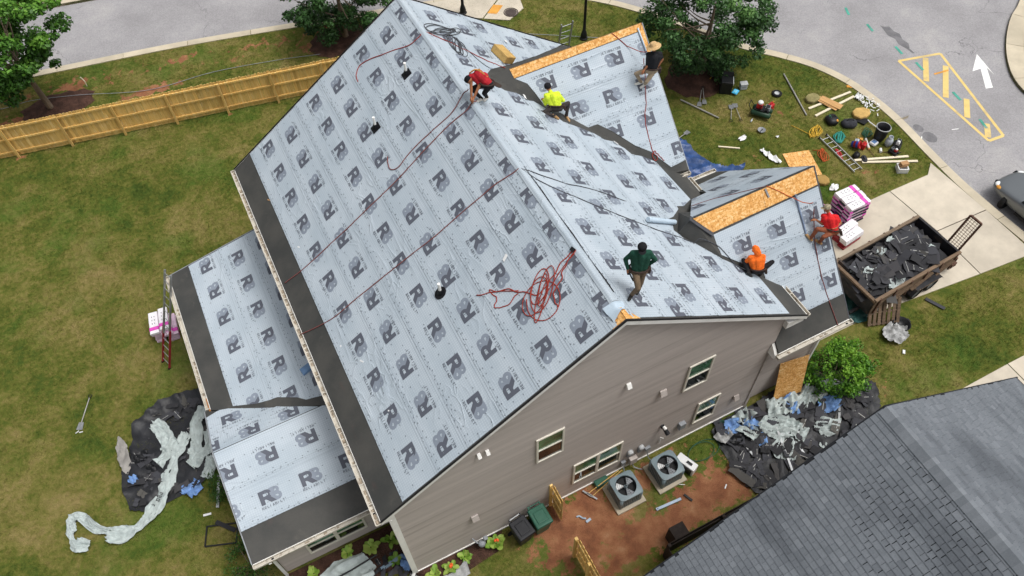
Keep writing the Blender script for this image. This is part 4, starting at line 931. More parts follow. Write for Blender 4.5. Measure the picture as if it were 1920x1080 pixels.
for i in range(44):
    y = NY-.02-i*.145; cp = MB(); w = .155
    pr = [PN_L.xy(NX-w, 0, .028), Vector((NX, 0, NZ+.04)), PN_R.xy(NX+w, 0, .028)]
    ys_ = (y-.27, y); zz = (0.0, .012)
    vs = []
    for yy, dz in zip(ys_, zz):
        for p in pr: vs.append((p.x, yy, p.z+dz))
    for p in pr: vs.append((p.x, ys_[1], p.z+zz[1]-.014))
    cp.add(vs, [(0, 1, 4, 3), (1, 2, 5, 4), (3, 4, 7, 6), (4, 5, 8, 7)]); me = cp.mesh('ridge_cap', m_shg); a = me.attributes.new('tone', 'FLOAT', 'POINT'); a.data.foreach_set('value', [random.uniform(.4, .8)]*9)
    link('ridge_cap', me, nb_house, -no)
for pl, x0 in ((PN_L, 3.3), (PN_R, 17.1)):
    a = pl.xy(x0, NY+.003)+Vector((0, 0, -.14)); c2 = Vector((NX, NY+.003, NZ-.14)); n_ = Vector((0, .03, 0)); h_ = Vector((0, 0, .15))
    o = MB().hexa([a, c2, c2+n_, a+n_], [a+h_, c2+h_, c2+n_+h_, a+n_+h_]).build('rake_board', m_felt, nb_house); o.location = -no
nw = MB(); nw.add([(3.7, NY-.25, 0), (16.7, NY-.25, 0), (16.7, NY-.25, 5.6), (NX, NY-.25, NZ-.15), (3.7, NY-.25, 5.6), (3.7, YB, 0), (16.7, YB, 0), (16.7, YB, 5.6), (3.7, YB, 5.6)], [(0, 4, 3, 2, 1), (0, 5, 8, 4), (1, 2, 7, 6)])
o = nw.build('wall', m_side, nb_house); o.location = -no

# ------------------------------------------------------------------ foliage
def leaf_mat(name, stops, spec=.35):
    m, nt, b = newmat(name); g = NT(nt); at = g.n('ShaderNodeAttribute'); at.attribute_name = 'tone'
    c = g.ramp(at.outputs['Fac'], stops); g.l(c, b.inputs['Base Color']); b.inputs['Roughness'].default_value = .5; b.inputs['Specular IOR Level'].default_value = spec
    tr = g.n('ShaderNodeBsdfTranslucent'); g.l(c, tr.inputs['Color']); mx = g.n('ShaderNodeMixShader'); mx.inputs[0].default_value = .25
    out = [x for x in nt.nodes if x.type == 'OUTPUT_MATERIAL'][0]; g.l(b.outputs[0], mx.inputs[1]); g.l(tr.outputs[0], mx.inputs[2]); g.l(mx.outputs[0], out.inputs[0]); return m
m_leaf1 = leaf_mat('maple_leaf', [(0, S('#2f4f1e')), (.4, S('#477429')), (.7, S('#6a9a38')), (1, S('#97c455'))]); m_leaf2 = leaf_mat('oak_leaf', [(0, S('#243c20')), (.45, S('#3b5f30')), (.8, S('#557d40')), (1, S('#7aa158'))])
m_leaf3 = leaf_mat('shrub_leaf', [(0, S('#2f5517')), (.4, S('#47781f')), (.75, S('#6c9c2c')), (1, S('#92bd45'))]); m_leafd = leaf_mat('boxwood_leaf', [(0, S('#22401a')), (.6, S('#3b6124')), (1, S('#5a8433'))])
m_bark = M('grey_brown_bark', '#77695a', rough=.9, var=.25, vs=5, fine=.3, fs=25, bump=.8, bs=14, stretch=(1, 1, .25))
def leaves(name, clumps, per, size, mat, parent, seed, up=.55):
    """clumps: (x,y,z,r,tone); one mesh of small folded leaf faces"""
    rg = np.random.default_rng(seed); N = sum(int(per*c[3]**2/.16) for c in clumps); P = np.zeros((N, 3)); T = np.zeros(N); D = np.zeros((N, 3)); i = 0
    for x, y, z, r, t in clumps:
        k = int(per*r**2/.16); d = rg.normal(size=(k, 3)); d /= np.linalg.norm(d, axis=1)[:, None]; rad = r*rg.random(k)**.45
        P[i:i+k] = np.array((x, y, z))+d*rad[:, None]*np.array((1, 1, .62)); D[i:i+k] = d
        T[i:i+k] = t+.22*d[:, 2]*(rad/r)+rg.normal(0, .1, k); i += k  # light from above painted in: upper leaves of a clump get lighter tones
    nrm = D*.6+rg.normal(size=(N, 3))*.55+np.array((0, 0, up)); nrm /= np.linalg.norm(nrm, axis=1)[:, None]
    t = rg.normal(size=(N, 3)); a = np.cross(nrm, t); a /= np.linalg.norm(a, axis=1)[:, None]; bb = np.cross(nrm, a); s = size*rg.uniform(.65, 1.35, N)[:, None]
    V = np.stack([P-a*s*.55, P+bb*s*.32+nrm*s*.08, P+a*s*.6, P-bb*s*.32+nrm*s*.08], 1).reshape(-1, 3)
    me = bpy.data.meshes.new(name); me.vertices.add(4*N); me.vertices.foreach_set('co', V.ravel().astype(np.float32)); me.loops.add(4*N); me.loops.foreach_set('vertex_index', np.arange(4*N, dtype=np.int32)); me.polygons.add(N); me.polygons.foreach_set('loop_start', np.arange(0, 4*N, 4, dtype=np.int32))
    me.update(calc_edges=True); me.materials.append(mat); at = me.attributes.new('tone', 'FLOAT', 'POINT'); at.data.foreach_set('value', np.repeat(np.clip(T, 0, 1), 4).astype(np.float32)); me.validate()
    return link(name, me, parent)
def crown_clumps(c, r, n, seed, cr=(.35, .6)):
    rr = random.Random(seed); out = []
    for i in range(n):
        while True:
            d = Vector((rr.uniform(-1, 1), rr.uniform(-1, 1), rr.uniform(-1, 1)))
            if .25 < d.length < 1: break
        w = 1+.5*mnoise.noise(d.normalized()*2.1+Vector((seed, 0, 0)))+(rr.uniform(.05, .3) if rr.random() < .15 else 0); d = d.normalized()*(.45+.55*d.length**.6)*w
        out.append((c[0]+d.x*r[0], c[1]+d.y*r[1], c[2]+d.z*r[2], rr.uniform(*cr), .42+.22*d.z+rr.uniform(-.2, .2)))  # clump tone rises with height, painting a lit crown top
    return out
def tree(name, base, lean, crown, r, n, per, size, mat, label, seed, h0, trunk_r=.13):
    t = empty(name, base, label=label, cat='tree'); cl = crown_clumps(crown, r, n, seed, (.22, .62))
    top = Vector((lean[0], lean[1], crown[2]+r[2]*.3)); tr = MB().tube(smooth_path([(0, 0, -.05), (lean[0]*.3, lean[1]*.3, h0), tuple(top*.75), tuple(top)], 5), .1, 9, rad=[trunk_r*(1.25-1.15*i/15) for i in range(16)]).build('trunk', m_bark, t, smooth=True)
    rr = random.Random(seed)
    for q in rr.sample(cl, 16):
        s = rr.uniform(h0*.8, crown[2]); b0 = Vector((lean[0]*s/top.z, lean[1]*s/top.z, s)); e = Vector(q[:3]); mid = b0.lerp(e, .5)+Vector((0, 0, -.15))
        MB().tube(smooth_path([b0, mid, e], 4), .03, 5, rad=[.045*(1-.8*i/8) for i in range(9)]).build('limb', m_bark, tr)
    leaves('crown', cl, per, size, mat, t, seed); return t
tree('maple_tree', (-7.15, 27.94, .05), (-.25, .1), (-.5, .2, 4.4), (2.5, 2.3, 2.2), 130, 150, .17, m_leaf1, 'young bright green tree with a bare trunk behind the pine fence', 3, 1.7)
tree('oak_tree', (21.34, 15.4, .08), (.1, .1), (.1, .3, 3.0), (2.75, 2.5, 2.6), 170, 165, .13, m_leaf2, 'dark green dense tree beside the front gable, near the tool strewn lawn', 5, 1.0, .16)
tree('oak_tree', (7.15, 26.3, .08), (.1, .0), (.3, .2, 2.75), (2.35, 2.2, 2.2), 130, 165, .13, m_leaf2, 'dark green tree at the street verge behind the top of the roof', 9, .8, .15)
def shrub(name, loc_, r, n, per, size, mat, label, seed, group=None):
    t = empty(name, loc_, label=label, cat='shrub', group=group); cl = [(x, y, max(z, .12), q, tn) for x, y, z, q, tn in crown_clumps((0, 0, r[2]*.85), r, n, seed, (.16, .3))]
    leaves('foliage', cl, per, size, mat, t, seed); rr = random.Random(seed)
    for q in rr.sample(cl, 7): MB().tube([(0, 0, 0), (q[0]*.4, q[1]*.4, q[2]*.5), q[:3]], .014, 5).build('stem', m_bark, t)
    return t
shrub('shrub', (16.0, -.62, 0), (1.02, .95, .95), 120, 190, .085, m_leaf3, 'big bright green leafy shrub at the garage corner', 21)
shrub('boxwood', (-4.62, 2.55, 0), (.55, .8, .5), 46, 150, .05, m_leafd, 'rounded boxwood bush below the corner of the low wing roof', 22)
shrub('boxwood', (-3.9, 1.15, 0), (.6, .45, .4), 36, 150, .05, m_leafd, 'low boxwood bush under the white gutter of the low wing', 23)
shrub('boxwood', (-4.75, 5.55, 0), (.4, .5, .4), 30, 150, .05, m_leafd, 'small boxwood half hidden by the torn felt beside the wing', 24)
# hostas: rosettes of broad arching leaves
m_hosta = leaf_mat('hosta_leaf', [(0, S('#4c7a2a')), (.5, S('#7fa63c')), (1, S('#b3c765'))]); m_petal = M('orange_petal', '#e2622c', rough=.6, bump=0)
def hosta(loc_, s, label, seed, flower=False, tone=.5):
    rr = random.Random(seed); t = empty('leafy_plant', loc_, label=label, cat='plant')
    nl = rr.randint(11, 15)
    for i in range(nl):
        a = i*2.4+rr.uniform(-.3, .3); L = s*rr.uniform(.24, .42); w = L*.42; tilt = rr.uniform(.35, 1.05); m = MB(); vs = []; n = 5
        for k_ in range(n+1):
            u_ = k_/n; ww = w*math.sin(math.pi*min(1, u_*.92+.06))**.8*(1 if u_ < .97 else .15); rad = L*u_*math.cos(tilt*(.4+.9*u_)) + .02; zz = .06+L*math.sin(tilt)*u_*1.25-L*.55*u_*u_
            vs += [(rad, -ww/2, zz+.018), (rad, 0, zz), (rad, ww/2, zz+.018)]
        for k_ in range(n): q = k_*3; m.f += [(q, q+3, q+4, q+1), (q+1, q+4, q+5, q+2)]; m.m += [0, 0]
        m.v = vs; o = m.build('leaf', m_hosta, t, smooth=True, rot=(0, 0, a)); at = o.data.attributes.new('tone', 'FLOAT', 'POINT'); tv = min(1, max(0, tone+rr.uniform(-.3, .3))); at.data.foreach_set('value', [min(1, tv+(.15 if j % 3 == 1 else 0)) for j in range(len(vs))])
    if flower:
        for i in range(4): MB().ell((rr.uniform(-.06, .06), rr.uniform(-.06, .06), .34+rr.uniform(0, .05)), (.05, .05, .035), seg=8, rings=5).build('flower', m_petal, t, smooth=True)
    return t
for i, (x, y, s, fl_, tn, lab) in enumerate(((2.62, -.38, 1.25, True, .55, 'broad leaved plant with orange flowers between the gas meter and the black bin'), (1.55, -.3, 1.0, False, .55, 'broad leaved green plant against the siding left of the gas meter'), (1.05, -.42, .95, True, .6, 'leafy plant with an orange bloom at the foot of the siding'), (.5, -.36, 1.0, False, .7, 'yellow green plant by the white corner trim'),
    (-1.0, 1.35, 1.1, False, .75, 'yellow leaved plant below the wide low window, right of centre'), (-1.75, 1.5, 1.0, False, .7, 'leafy plant below the left pane of the wide low window'), (-.35, 1.25, 1.1, False, .55, 'tall green plant in the corner under the main gutter'), (-2.9, 1.4, 1.0, False, .7, 'leafy plant next to the low wing downspout'), (-.45, .6, .9, False, .35, 'dark green plant beside the blue grey downspout pipe'))):
    hosta((x, y, .06), s, lab, 40+i, fl_, tn)

# ------------------------------------------------------------------ grass blades over the lawn where it is seen
def grass():
    rg = np.random.default_rng(5); K2 = np.array(KSM); A = K2[:-1]; Bv = K2[1:]-A; BL = (Bv**2).sum(1)
    n = 250000; X = rg.uniform(-12.5, 28, n); Y = rg.uniform(-4.5, 32, n)
    ok = ~((X > -3.9) & (X < 13.6) & (Y > -.1) & (Y < 13.7)) & ~((X > 14.8) & (Y > .2) & (Y < 5.5)) & ~((X > 17.4) & (Y < -2.9)) & ~((X > 14) & (Y > 30)) & ~((X > 3) & (X < 13) & (Y > 13.7) & (Y < 21))
    ok &= ~((((X+6.85)/1.7)**2+((Y-28.05)/.95)**2 < 1) | (((X-21)/1.55)**2+((Y-15.3)/1.3)**2 < 1) | (((X-6.9)/1.55)**2+((Y-26.2)/1.25)**2 < 1))
    s = np.zeros(n)
    for cx, cy, rx, ry, k in SOIL: s = np.maximum(s, k*np.exp(-.7*(((X-cx)/rx)**2+((Y-cy)/ry)**2)))
    ok &= s < .34+rg.random(n)*.2; X = X[ok]; Y = Y[ok]
    keep = np.zeros(len(X), bool); P = np.stack([X, Y], 1)
    for i in range(0, len(P), 20000):
        q = P[i:i+20000]; d = q[:, None]-A[None]; t = np.clip((d*Bv).sum(2)/BL, 0, 1); r2 = ((d-t[..., None]*Bv)**2).sum(2); j = r2.argmin(1); dd = d[np.arange(len(q)), j]; side = Bv[j, 0]*dd[:, 1]-Bv[j, 1]*dd[:, 0]
        keep[i:i+20000] = (side < 0) & (r2.min(1) > .44**2)
    P = P[keep]; N = len(P); B = 4; base = np.repeat(P, B, 0)+rg.normal(0, .035, (N*B, 2)); ang = rg.uniform(0, 2*np.pi, N*B); hgt = rg.uniform(.03, .07, N*B); ln = rg.uniform(.01, .05, N*B); w = .006
    dx, dy = np.cos(ang), np.sin(ang); V = np.zeros((N*B, 3, 3)); V[:, 0, 0] = base[:, 0]-dy*w; V[:, 0, 1] = base[:, 1]+dx*w; V[:, 1, 0] = base[:, 0]+dy*w; V[:, 1, 1] = base[:, 1]-dx*w; V[:, :2, 2] = -.01
    V[:, 2, 0] = base[:, 0]+dx*ln; V[:, 2, 1] = base[:, 1]+dy*ln; V[:, 2, 2] = hgt; M_ = N*B
    me = bpy.data.meshes.new('grass'); me.vertices.add(3*M_); me.vertices.foreach_set('co', V.ravel().astype(np.float32)); me.loops.add(3*M_); me.loops.foreach_set('vertex_index', np.arange(3*M_, dtype=np.int32)); me.polygons.add(M_); me.polygons.foreach_set('loop_start', np.arange(0, 3*M_, 3, dtype=np.int32)); me.update(calc_edges=True); me.materials.append(m_blade)
    tag(link('grass', me), 'patchy mown lawn grass round the house', 'grass', kind='stuff')
grass()
# ------------------------------------------------------------------ things: shared materials
m_tan = M('tan_foam', '#c2a062', rough=.95, var=.14, vs=4, fine=.25, fs=45, bump=.6, bs=25, bd=.02)
m_olive = M('weathered_foam', '#8a8258', rough=.95, var=.2, vs=4, fine=.3, fs=45, bump=.6, bs=25, bd=.02)
m_redrope = M('red_braided_rope', '#94392f', rough=.85, var=.2, vs=20, fine=.2, bump=.3, bs=200)
m_mrope = M('maroon_rope', '#7a4a48', rough=.85, var=.2, vs=20, bump=.3, bs=200)
m_drope = M('charcoal_rope', '#4b4d52', rough=.85, var=.2, vs=20, bump=.3, bs=200)
m_orope = M('orange_rope', '#b8582e', rough=.85, var=.2, vs=20, bump=.3, bs=200)
m_yrope = M('yellow_rope', '#c9a23a', rough=.85, var=.2, vs=20, bump=.3)
m_teal_h = M('teal_hose', '#2f8478', rough=.5, var=.12, vs=6, bump=.1); m_greenh = M('dark_green_hose', '#2b5a45', rough=.5, var=.15, bump=.1)
m_pinkf = M('pink_print_film', '#d552b4', rough=.4, var=.12, vs=8, bump=.1); m_film = M('white_plastic_film', '#e9e6ea', rough=.38, var=.05, vs=7, fine=.05, bump=.35, bs=9, bd=.02); m_pale = M('pale_pink_film', '#d9bfd2', rough=.4, var=.12, vs=8, bump=.4, bs=9, bd=.02)
m_ink = M('black_ink', '#2b2b2e', rough=.6, bump=0); m_shdark = M('dark_shingle_edge', '#34353a', rough=.9, var=.2, vs=6)
m_redw = M('dark_red_wrap', '#8c2730', rough=.45, var=.2, vs=5)
m_steel = M('galvanised_steel', '#9a9c9e', rough=.4, metal=.6, var=.15, vs=8); m_pole = M('grey_pipe', '#a3a19c', rough=.45, var=.15, metal=.3)
m_blk = M('black_plastic', '#1b1c1f', rough=.45, var=.2, vs=6, bump=.1); m_dg = M('charcoal_fabric', '#36373d', rough=.9, var=.2, vs=5, bump=.6, bs=8, bd=.04); m_cyan = M('sky_blue_plastic', '#3fa9d6', rough=.4, var=.08)
m_red = M('red_plastic', '#b3242a', rough=.4, var=.12, vs=6); m_blue = M('blue_plastic', '#2f49a8', rough=.4, var=.12, vs=6); m_wht = M('white_plastic', '#e3e4e4', rough=.45, var=.05); m_clear = M('milky_plastic', '#b7bec6', rough=.35, var=.1)
m_gbin = M('green_bin_plastic', '#2f5b4b', rough=.42, var=.1, vs=3, dirt=('#54705f', .5), bump=.1); m_kbin = M('black_bin_plastic', '#26272b', rough=.5, var=.15, vs=3, dirt=('#4a4a4d', .5))
m_lum = M('pale_lumber', '#e2d6bd', rough=.8, var=.08, vs=4, stretch=(1, 8, 8), fine=.1, rnd=.06); m_ply = M('plywood', '#c69b67', rough=.8, var=.15, vs=3, stretch=(1, 6, 1), rnd=.08); m_card = M('brown_cardboard', '#b08a63', rough=.9, var=.1)
m_oldw = M('weathered_board', '#7d6d5c', rough=.9, var=.3, vs=3, stretch=(.6, 8, 8), fine=.3, fs=30, rnd=.15, dirt=('#4c4038', .7)); m_brw = M('brown_board', '#6f5d4c', rough=.9, var=.25, vs=3, stretch=(.6, 8, 8), fine=.25, fs=30, rnd=.15)
m_trail = M('trailer_black_steel', '#242428', rough=.55, var=.3, vs=4, dirt=('#5a4a3e', .6)); m_rust = M('rusty_steel', '#5e4438', rough=.8, var=.35, vs=7, fine=.3, fs=40)
m_tire = M('tyre_rubber', '#1a1a1b', rough=.85, var=.2, vs=8, bump=.3)
def place(o, loc_, rz=0, rx=0, ry=0): o.location = loc_; o.rotation_euler = (rx, ry, rz); return o
def thing(name, loc_, rz, label, cat, group=None): return empty(name, loc_, rz, label, cat, group)
def align(o, pl, x, y, h=0, spin=0):
    """sit an object on a roof plane"""
    Mx = Matrix((pl.u, pl.v, pl.n)).transposed().to_4x4() @ Matrix.Rotation(spin, 4, 'Z'); Mx.translation = pl.xy(x, y, h); o.matrix_world = Mx; o.location = Mx.translation; o.rotation_euler = Mx.to_euler(); return o

# ------------------------------------------------------------------ ropes on the roof
def zroof(x, y):
    z = PL_ML.z(x, y) if x < XR else PL_MR.z(x, y)
    if x > 7.9: z = max(z, min(PL_G1.z(x, y), PL_G1F.z(x, y)) if 6.2 < y < 13.6 else 0, min(PL_G2.z(x, y), PL_G2F.z(x, y)) if x > 11 and -.3 < y < 6.9 else 0)
    if x > 13.3: z = max(min(PL_G1.z(x, y), PL_G1F.z(x, y)) if y > 6.95 else 0, min(PL_G2.z(x, y), PL_G2F.z(x, y)) if y < 6.9 else 0)
    if x < -.4: z = max(PL_A.z(x, y), min(PL_B.z(x, y), PL_BF.z(x, y)) if y < 6.8 else 0)
    return z
def rope(pts, mat, label, r=.014, wob=.05, name='rope', cat='rope', seed=0, group=None, n=10, lift=.03):
    q = smooth_path([(p[0], p[1], 0) for p in pts], n); out = []; lift_ = [p[2] if len(p) > 2 else 0 for p in pts]; K = len(q)-1
    for i, v in enumerate(q):
        t = i/K*(len(pts)-1); a = int(min(t, len(pts)-2)); h = lift_[a]+(lift_[a+1]-lift_[a])*(t-a)
        x = v.x+wob*mnoise.noise((i*.22, seed, 0)); y = v.y+wob*mnoise.noise((i*.22, seed, 9)); out.append((x, y, zroof(x, y)+lift+h))
    return tag(MB().tube(out, r, 6).build(name, mat, smooth=True), label, cat, group)
rope([(6.44, 11.69), (6.05, 11.72), (5.33, 12.3), (4.69, 12.74), (4.38, 12.6), (4.31, 12.26)], m_redrope, 'short red safety rope curling down from the far end of the ridge', .016, .02)
rope([(6.5, 8.35, .3), (6.35, 8.5, .1), (5.91, 8.39), (4.75, 8.45), (4.04, 8.35), (3.86, 8.6), (3.97, 8.96)], m_mrope, 'maroon rope with a hooked loose end below the stooping worker', .016, .02)
rope([(6.6, 8.05, .12), (6.3, 8.06), (5.34, 8.12), (3.78, 8.0), (1.86, 8.02), (.57, 8.07), (-.22, 8.2)], m_mrope, 'long maroon rope running from the ridge worker to the back gutter', .016, .03)
rope([(6.5, 5.22), (5.49, 5.4), (4.08, 5.48), (2.03, 5.72), (.58, 5.87), (-.38, 6.25)], m_mrope, 'long maroon rope anchored mid ridge and crossing down to the back gutter', .016, .03)
rope([(6.55, 5.2), (7.0, 5.05), (7.7, 4.8), (8.53, 4.68), (9.44, 4.33)], m_drope, 'charcoal rope from the mid ridge anchor ending loose on the front slope', .013, .03)
rope([(6.55, 5.15), (7.0, 4.65), (7.72, 4.22), (9.34, 3.37), (10.6, 2.85), (11.5, 2.4), (12.0, 1.75), (12.35, 1.5)], m_drope, 'charcoal rope from the mid ridge down to the worker in orange', .013, .03, seed=3)
rope([(6.6, 11.7), (7.0, 11.55), (7.5, 11.3), (8.1, 10.9), (8.5, 10.75), (8.75, 10.65)], m_redrope, 'red rope trailing down the front slope to the tan foam block', .014, .06, seed=4)
def tangle(name, pl, cx, cy, rx, ry, turns, mat, label, seed, r=.014, spread=.35, extra=()):
    """a loosely coiled heap lying on a plane (None = ground)"""
    rr = random.Random(seed); pts = []; N = turns*11; ph = rr.random()*6
    for i in range(N):
        t = i/11*2*math.pi; k = 1+spread*mnoise.noise((i*.09, seed, 0))*1.6; ox = rx*(.4+spread)*mnoise.noise((i*.06, seed, 5)); oy = ry*(.4+spread)*mnoise.noise((i*.06, seed, 8))
        x = cx+ox+rx*k*math.cos(t+ph); y = cy+oy+ry*k*math.sin(t*(1+.02*seed % .1)+ph); h = r+(i % 23)*.002+.02*abs(mnoise.noise((i*.3, seed, 2)))
        pts.append((x, y, h))
    for e in extra: pts.append((e[0], e[1], r))
    pts = smooth_path(pts, 3); pts = [(p.x, p.y, (pl(p.x, p.y) if pl else 0)+max(p.z, r)+.008) for p in pts]
    return tag(MB().tube(pts, r, 6).build(name, mat, smooth=True), label, 'rope' if 'rope' in name else 'hose')
tangle('rope_coil', zroof, 5.38, 1.9, .34, .36, 6, m_redrope, 'big loose coil of red rope on the back slope near the gable', 12, .013, 1.0, extra=[(5.7, 1.85), (5.9, 1.95), (6.2, 2.05), (6.5, 2.1)])
rope([(6.5, 2.14), (6.2, 2.05), (5.9, 1.8), (5.6, 1.6), (5.5, 1.25)], m_redrope, 'red rope strand leading from the ridge into the big red coil', .016, .05, seed=8)
rope([(6.47, 2.17), (6.1, 2.15), (5.75, 1.98), (5.3, 1.9), (5.1, 2.2), (4.7, 2.68), (4.14, 3.09)], m_redrope, 'loose tail of the red rope pointing at the round pipe boot', .016, .05, seed=9)
rope([(5.0, 2.35), (4.6, 2.75), (4.45, 2.95), (4.5, 2.6), (4.35, 2.45), (4.6, 2.25), (4.95, 2.3)], m_redrope, 'small separate loop of red rope left of the big coil', .014, .04, seed=10)
tangle('rope_coil', zroof, 7.35, 12.1, .5, .32, 5, m_drope, 'flat coil of charcoal rope on the far front slope', 14, .013, .3, extra=[(8.0, 12.4), (8.6, 12.5)])
tangle('rope_coil', zroof, 7.45, 11.3, .2, .5, 5, m_drope, 'bundled charcoal rope below the far end of the ridge', 15, .013, .3, extra=[(7.9, 10.7), (8.1, 10.4)])
rope([(12.23, 9.9), (12.6, 9.5), (12.85, 9.1, .35), (12.95, 8.85, .75)], m_redrope, 'red lifeline from the front gable ridge to the worker in the straw hat', .013, .0)
rope([(12.85, 8.85, .5), (12.78, 8.5, .1), (12.62, 8.1), (12.39, 7.69), (12.33, 7.2), (12.32, 6.95), (12.42, 6.8), (12.3, 6.75), (12.25, 6.9), (12.4, 6.95), (12.5, 6.8), (12.62, 6.66)], m_redrope, 'red lifeline tail looping at the bottom of the front gable slope', .013, .03, seed=2)
rope([(13.6, 3.1), (14.2, 2.75), (14.55, 2.4, .25), (14.75, 2.2, .55)], m_orope, 'orange lifeline from the garage ridge to the worker in the red shirt', .013, .0)
rope([(14.78, 2.1, .45), (14.75, 1.6, .05), (14.72, 1.1), (14.75, .5), (14.85, -.1), (14.9, -.33)], m_mrope, 'maroon lifeline tail hanging down the garage slope to the gutter', .015, .02, seed=3)
rope([(13.55, 3.12), (13.0, 3.6), (12.5, 4.0), (11.9, 4.2)], m_mrope, 'thin maroon rope lying over the far side of the garage roof', .011, .02, seed=5)
ra = MB().box((0, 0, 0), (.06, .3, .012)).build('anchor_plate', m_steel); align(tag(ra, 'steel ridge anchor strap screwed to the bare garage sheathing', 'roof anchor'), PL_G2, 13.55, 2.98, .035, .2)
ra = MB().box((0, 0, 0), (.12, .1, .05)).build('anchor_plate', m_blk); align(tag(ra, 'black rope anchor beside the head of the big red coil', 'roof anchor'), PL_ML, 6.46, 2.2, .05, .3)

fb = tag(MB().box((0, 0, .13), (.72, .46, .26)).build('foam_block', m_tan, bevel=.02), 'tan foam block resting on the far front slope', 'foam block'); align(fb, PL_MR, 8.95, 11.35, .02, .25)
ur = thing('underlayment_roll', (0, 0, 0), 0, 'leftover roll of pale underlayment lying by the garage valley', 'roll'); MB().cyl((0, -.62, .075), (0, .62, .075), .075, n=18).build('sheet_roll', m_flap, ur, smooth=False); MB().cyl((0, -.625, .075), (0, -.615, .075), .03, n=12).build('core', m_blk, ur)
align(ur, PL_MR, 10.14, 3.48, .03, 0.0)
for i, (x, y) in enumerate(((8.6, 9.02), (11.05, 7.35), (5.15, 3.35), (9.7, 12.6))):
    t = MB(); t.poly([(-.1, -.03, 0), (.1, -.05, .02), (.12, .03, .03), (-.06, .05, .01)]); o = tag(t.build('paper_scrap', m_wht), ['crumpled white scrap at the valley by the worker in yellow', 'white scrap on the sheet edge below the front gable', 'white scrap just above the round pipe boot line', 'white scrap near the far rake of the front slope'][i], 'scrap'); align(o, PL_ML if x < XR else PL_MR, x, y, .04, i)
for i, (x, y, s_) in enumerate(((.35, 11.4, .16), (.6, 8.9, .1), (.9, 4.0, .14), (.55, 4.9, .05), (1.0, 2.2, .05))):
    o = tag(MB().box((0, 0, .008), (s_, .04, .014)).build('wood_chip', m_card if i == 0 else m_wht), ['brown wood sliver on the dark eave strip', 'small white chip on the dark eave strip high up', 'white scrap on the dark eave strip low down', 'tiny white chip on the dark eave strip, middle', 'tiny white chip on the dark eave strip near the gable'][i], 'scrap'); align(o, PL_ML, x, y, .006, .6)
o = tag(MB().hexa([(-.16, -.2, 0), (.14, -.24, 0), (.2, .2, 0), (-.1, .26, .0)], [(-.14, -.2, .03), (.14, -.2, .05), (.16, .2, .1), (-.02, .26, .03)]).build('folded_tarp', M('blue_tarp_piece', '#6f8fb5', rough=.5)), 'folded blue tarp scrap tucked under the main gutter on the low wing', 'tarp'); align(o, PL_A, -.62, 6.3, .03, .3)
re_ = MB().tube([PL_G1.xy(13.16, 9.82, .04), PL_G1.xy(13.18, 9.5, .045), PL_G1.xy(13.2, 9.15, .04)], .028, 8).build('rolled_sheet_edge', m_flap, house, smooth=True)
o = tag(MB().cyl(PL_G2.xy(14.47, 2.72, .05), PL_G2.xy(14.52, 1.86, .05), .026, n=10).build('chalk_rod', M('blue_grey_rod', '#7f8ea6', rough=.5)), 'blue grey rod lying up the garage slope beside the red shirted worker', 'rod')
# ladders
def ladder(name, p0, p1, w, label, mat, n, low=None, side=None, rail=.035, rr_=.014):
    p0 = Vector(p0); p1 = Vector(p1); d = (p1-p0); sd = Vector(side).normalized(); L = d.length; d.normalize(); t = thing(name, p0, 0, label, 'ladder')
    for s in (-1, 1):
        o = sd*(w/2)*s
        if low: 
            MB().beam(o, o+d*L*low, rail, .075, up=sd.cross(d)).build('rail', m_redw, t); MB().beam(o*.88+d*L*low*.8, o*.88+d*L, rail, .07, up=sd.cross(d)).build('rail', mat, t)
        else: MB().beam(o, o+d*L, rail, .075, up=sd.cross(d)).build('rail', mat, t)
        MB().beam(o-d*.02, o+d*.04, .06, .1, up=sd.cross(d)).build('foot', m_blk, t)
    for i in range(n):
        c = d*(L*(i+.6)/n); MB().cyl(c-sd*w/2, c+sd*w/2, rr_, n=8).build('rung', mat, t)
    return t
ladder('extension_ladder', (-5.4, 11.25, 0), (-3.72, 12.1, 3.75), .44, 'extension ladder with dark red lower rails leaning on the low wing gutter', m_alum, 13, .42, side=(-.35, .94, 0))
ladder('extension_ladder', (13.2, 15.5, 0), (13.3, 14.55, 6.3), .5, 'ladder top poking up behind the front gable ridge', m_steel, 20, None, side=(1, 0, 0))
# lifeline off the back: grey cable behind the fence
cab = smooth_path([(-14, 30.0, .03), (-9.38, 29.1, .03), (-7.9, 28.85, .14), (-5.8, 28.2, .12), (-2.69, 27.05, .03), (.43, 26.85, .03), (3.52, 26.2, .03), (5.6, 25.6, .03), (9, 24.7, .03)], 8)
tag(MB().tube([(p.x, p.y, p.z) for p in cab], .013, 6).build('cable', m_gray, smooth=True), 'long grey cable lying on the verge behind the pine fence', 'cable')
tag(MB().tube(smooth_path([(12.5, 24.2, .3), (14.5, 22.6, .1), (17, 20.9, .1), (19.5, 19.2, .1)], 6), .016, 6).build('cable', m_gray, smooth=True), 'thin grey cable across the lawn beyond the front gable', 'cable')
def lamp(x, y, h, label):
    t = thing('street_lamp', (x, y, 0), 0, label, 'lamp post'); MB().lathe([(.16, 0), (.16, .25), (.11, .45), (.08, .5), (.07, 1.2), (.06, h)], n=14).build('post', m_blk, t, smooth=True); MB().lathe([(.2, 0), (.2, .06), (.16, .1)], n=14).build('base', m_blk, t)
    MB().lathe([(.06, h), (.16, h+.1), (.19, h+.45), (.05, h+.6), (0, h+.62)], n=10).build('lantern', m_blk, t); return t
lamp(17.74, 20.4, 3.6, 'black lamp post on the lawn beyond the front gable ridge'); lamp(13.26, 25.2, 3.2, 'black lamp post by the corner walk at the top')
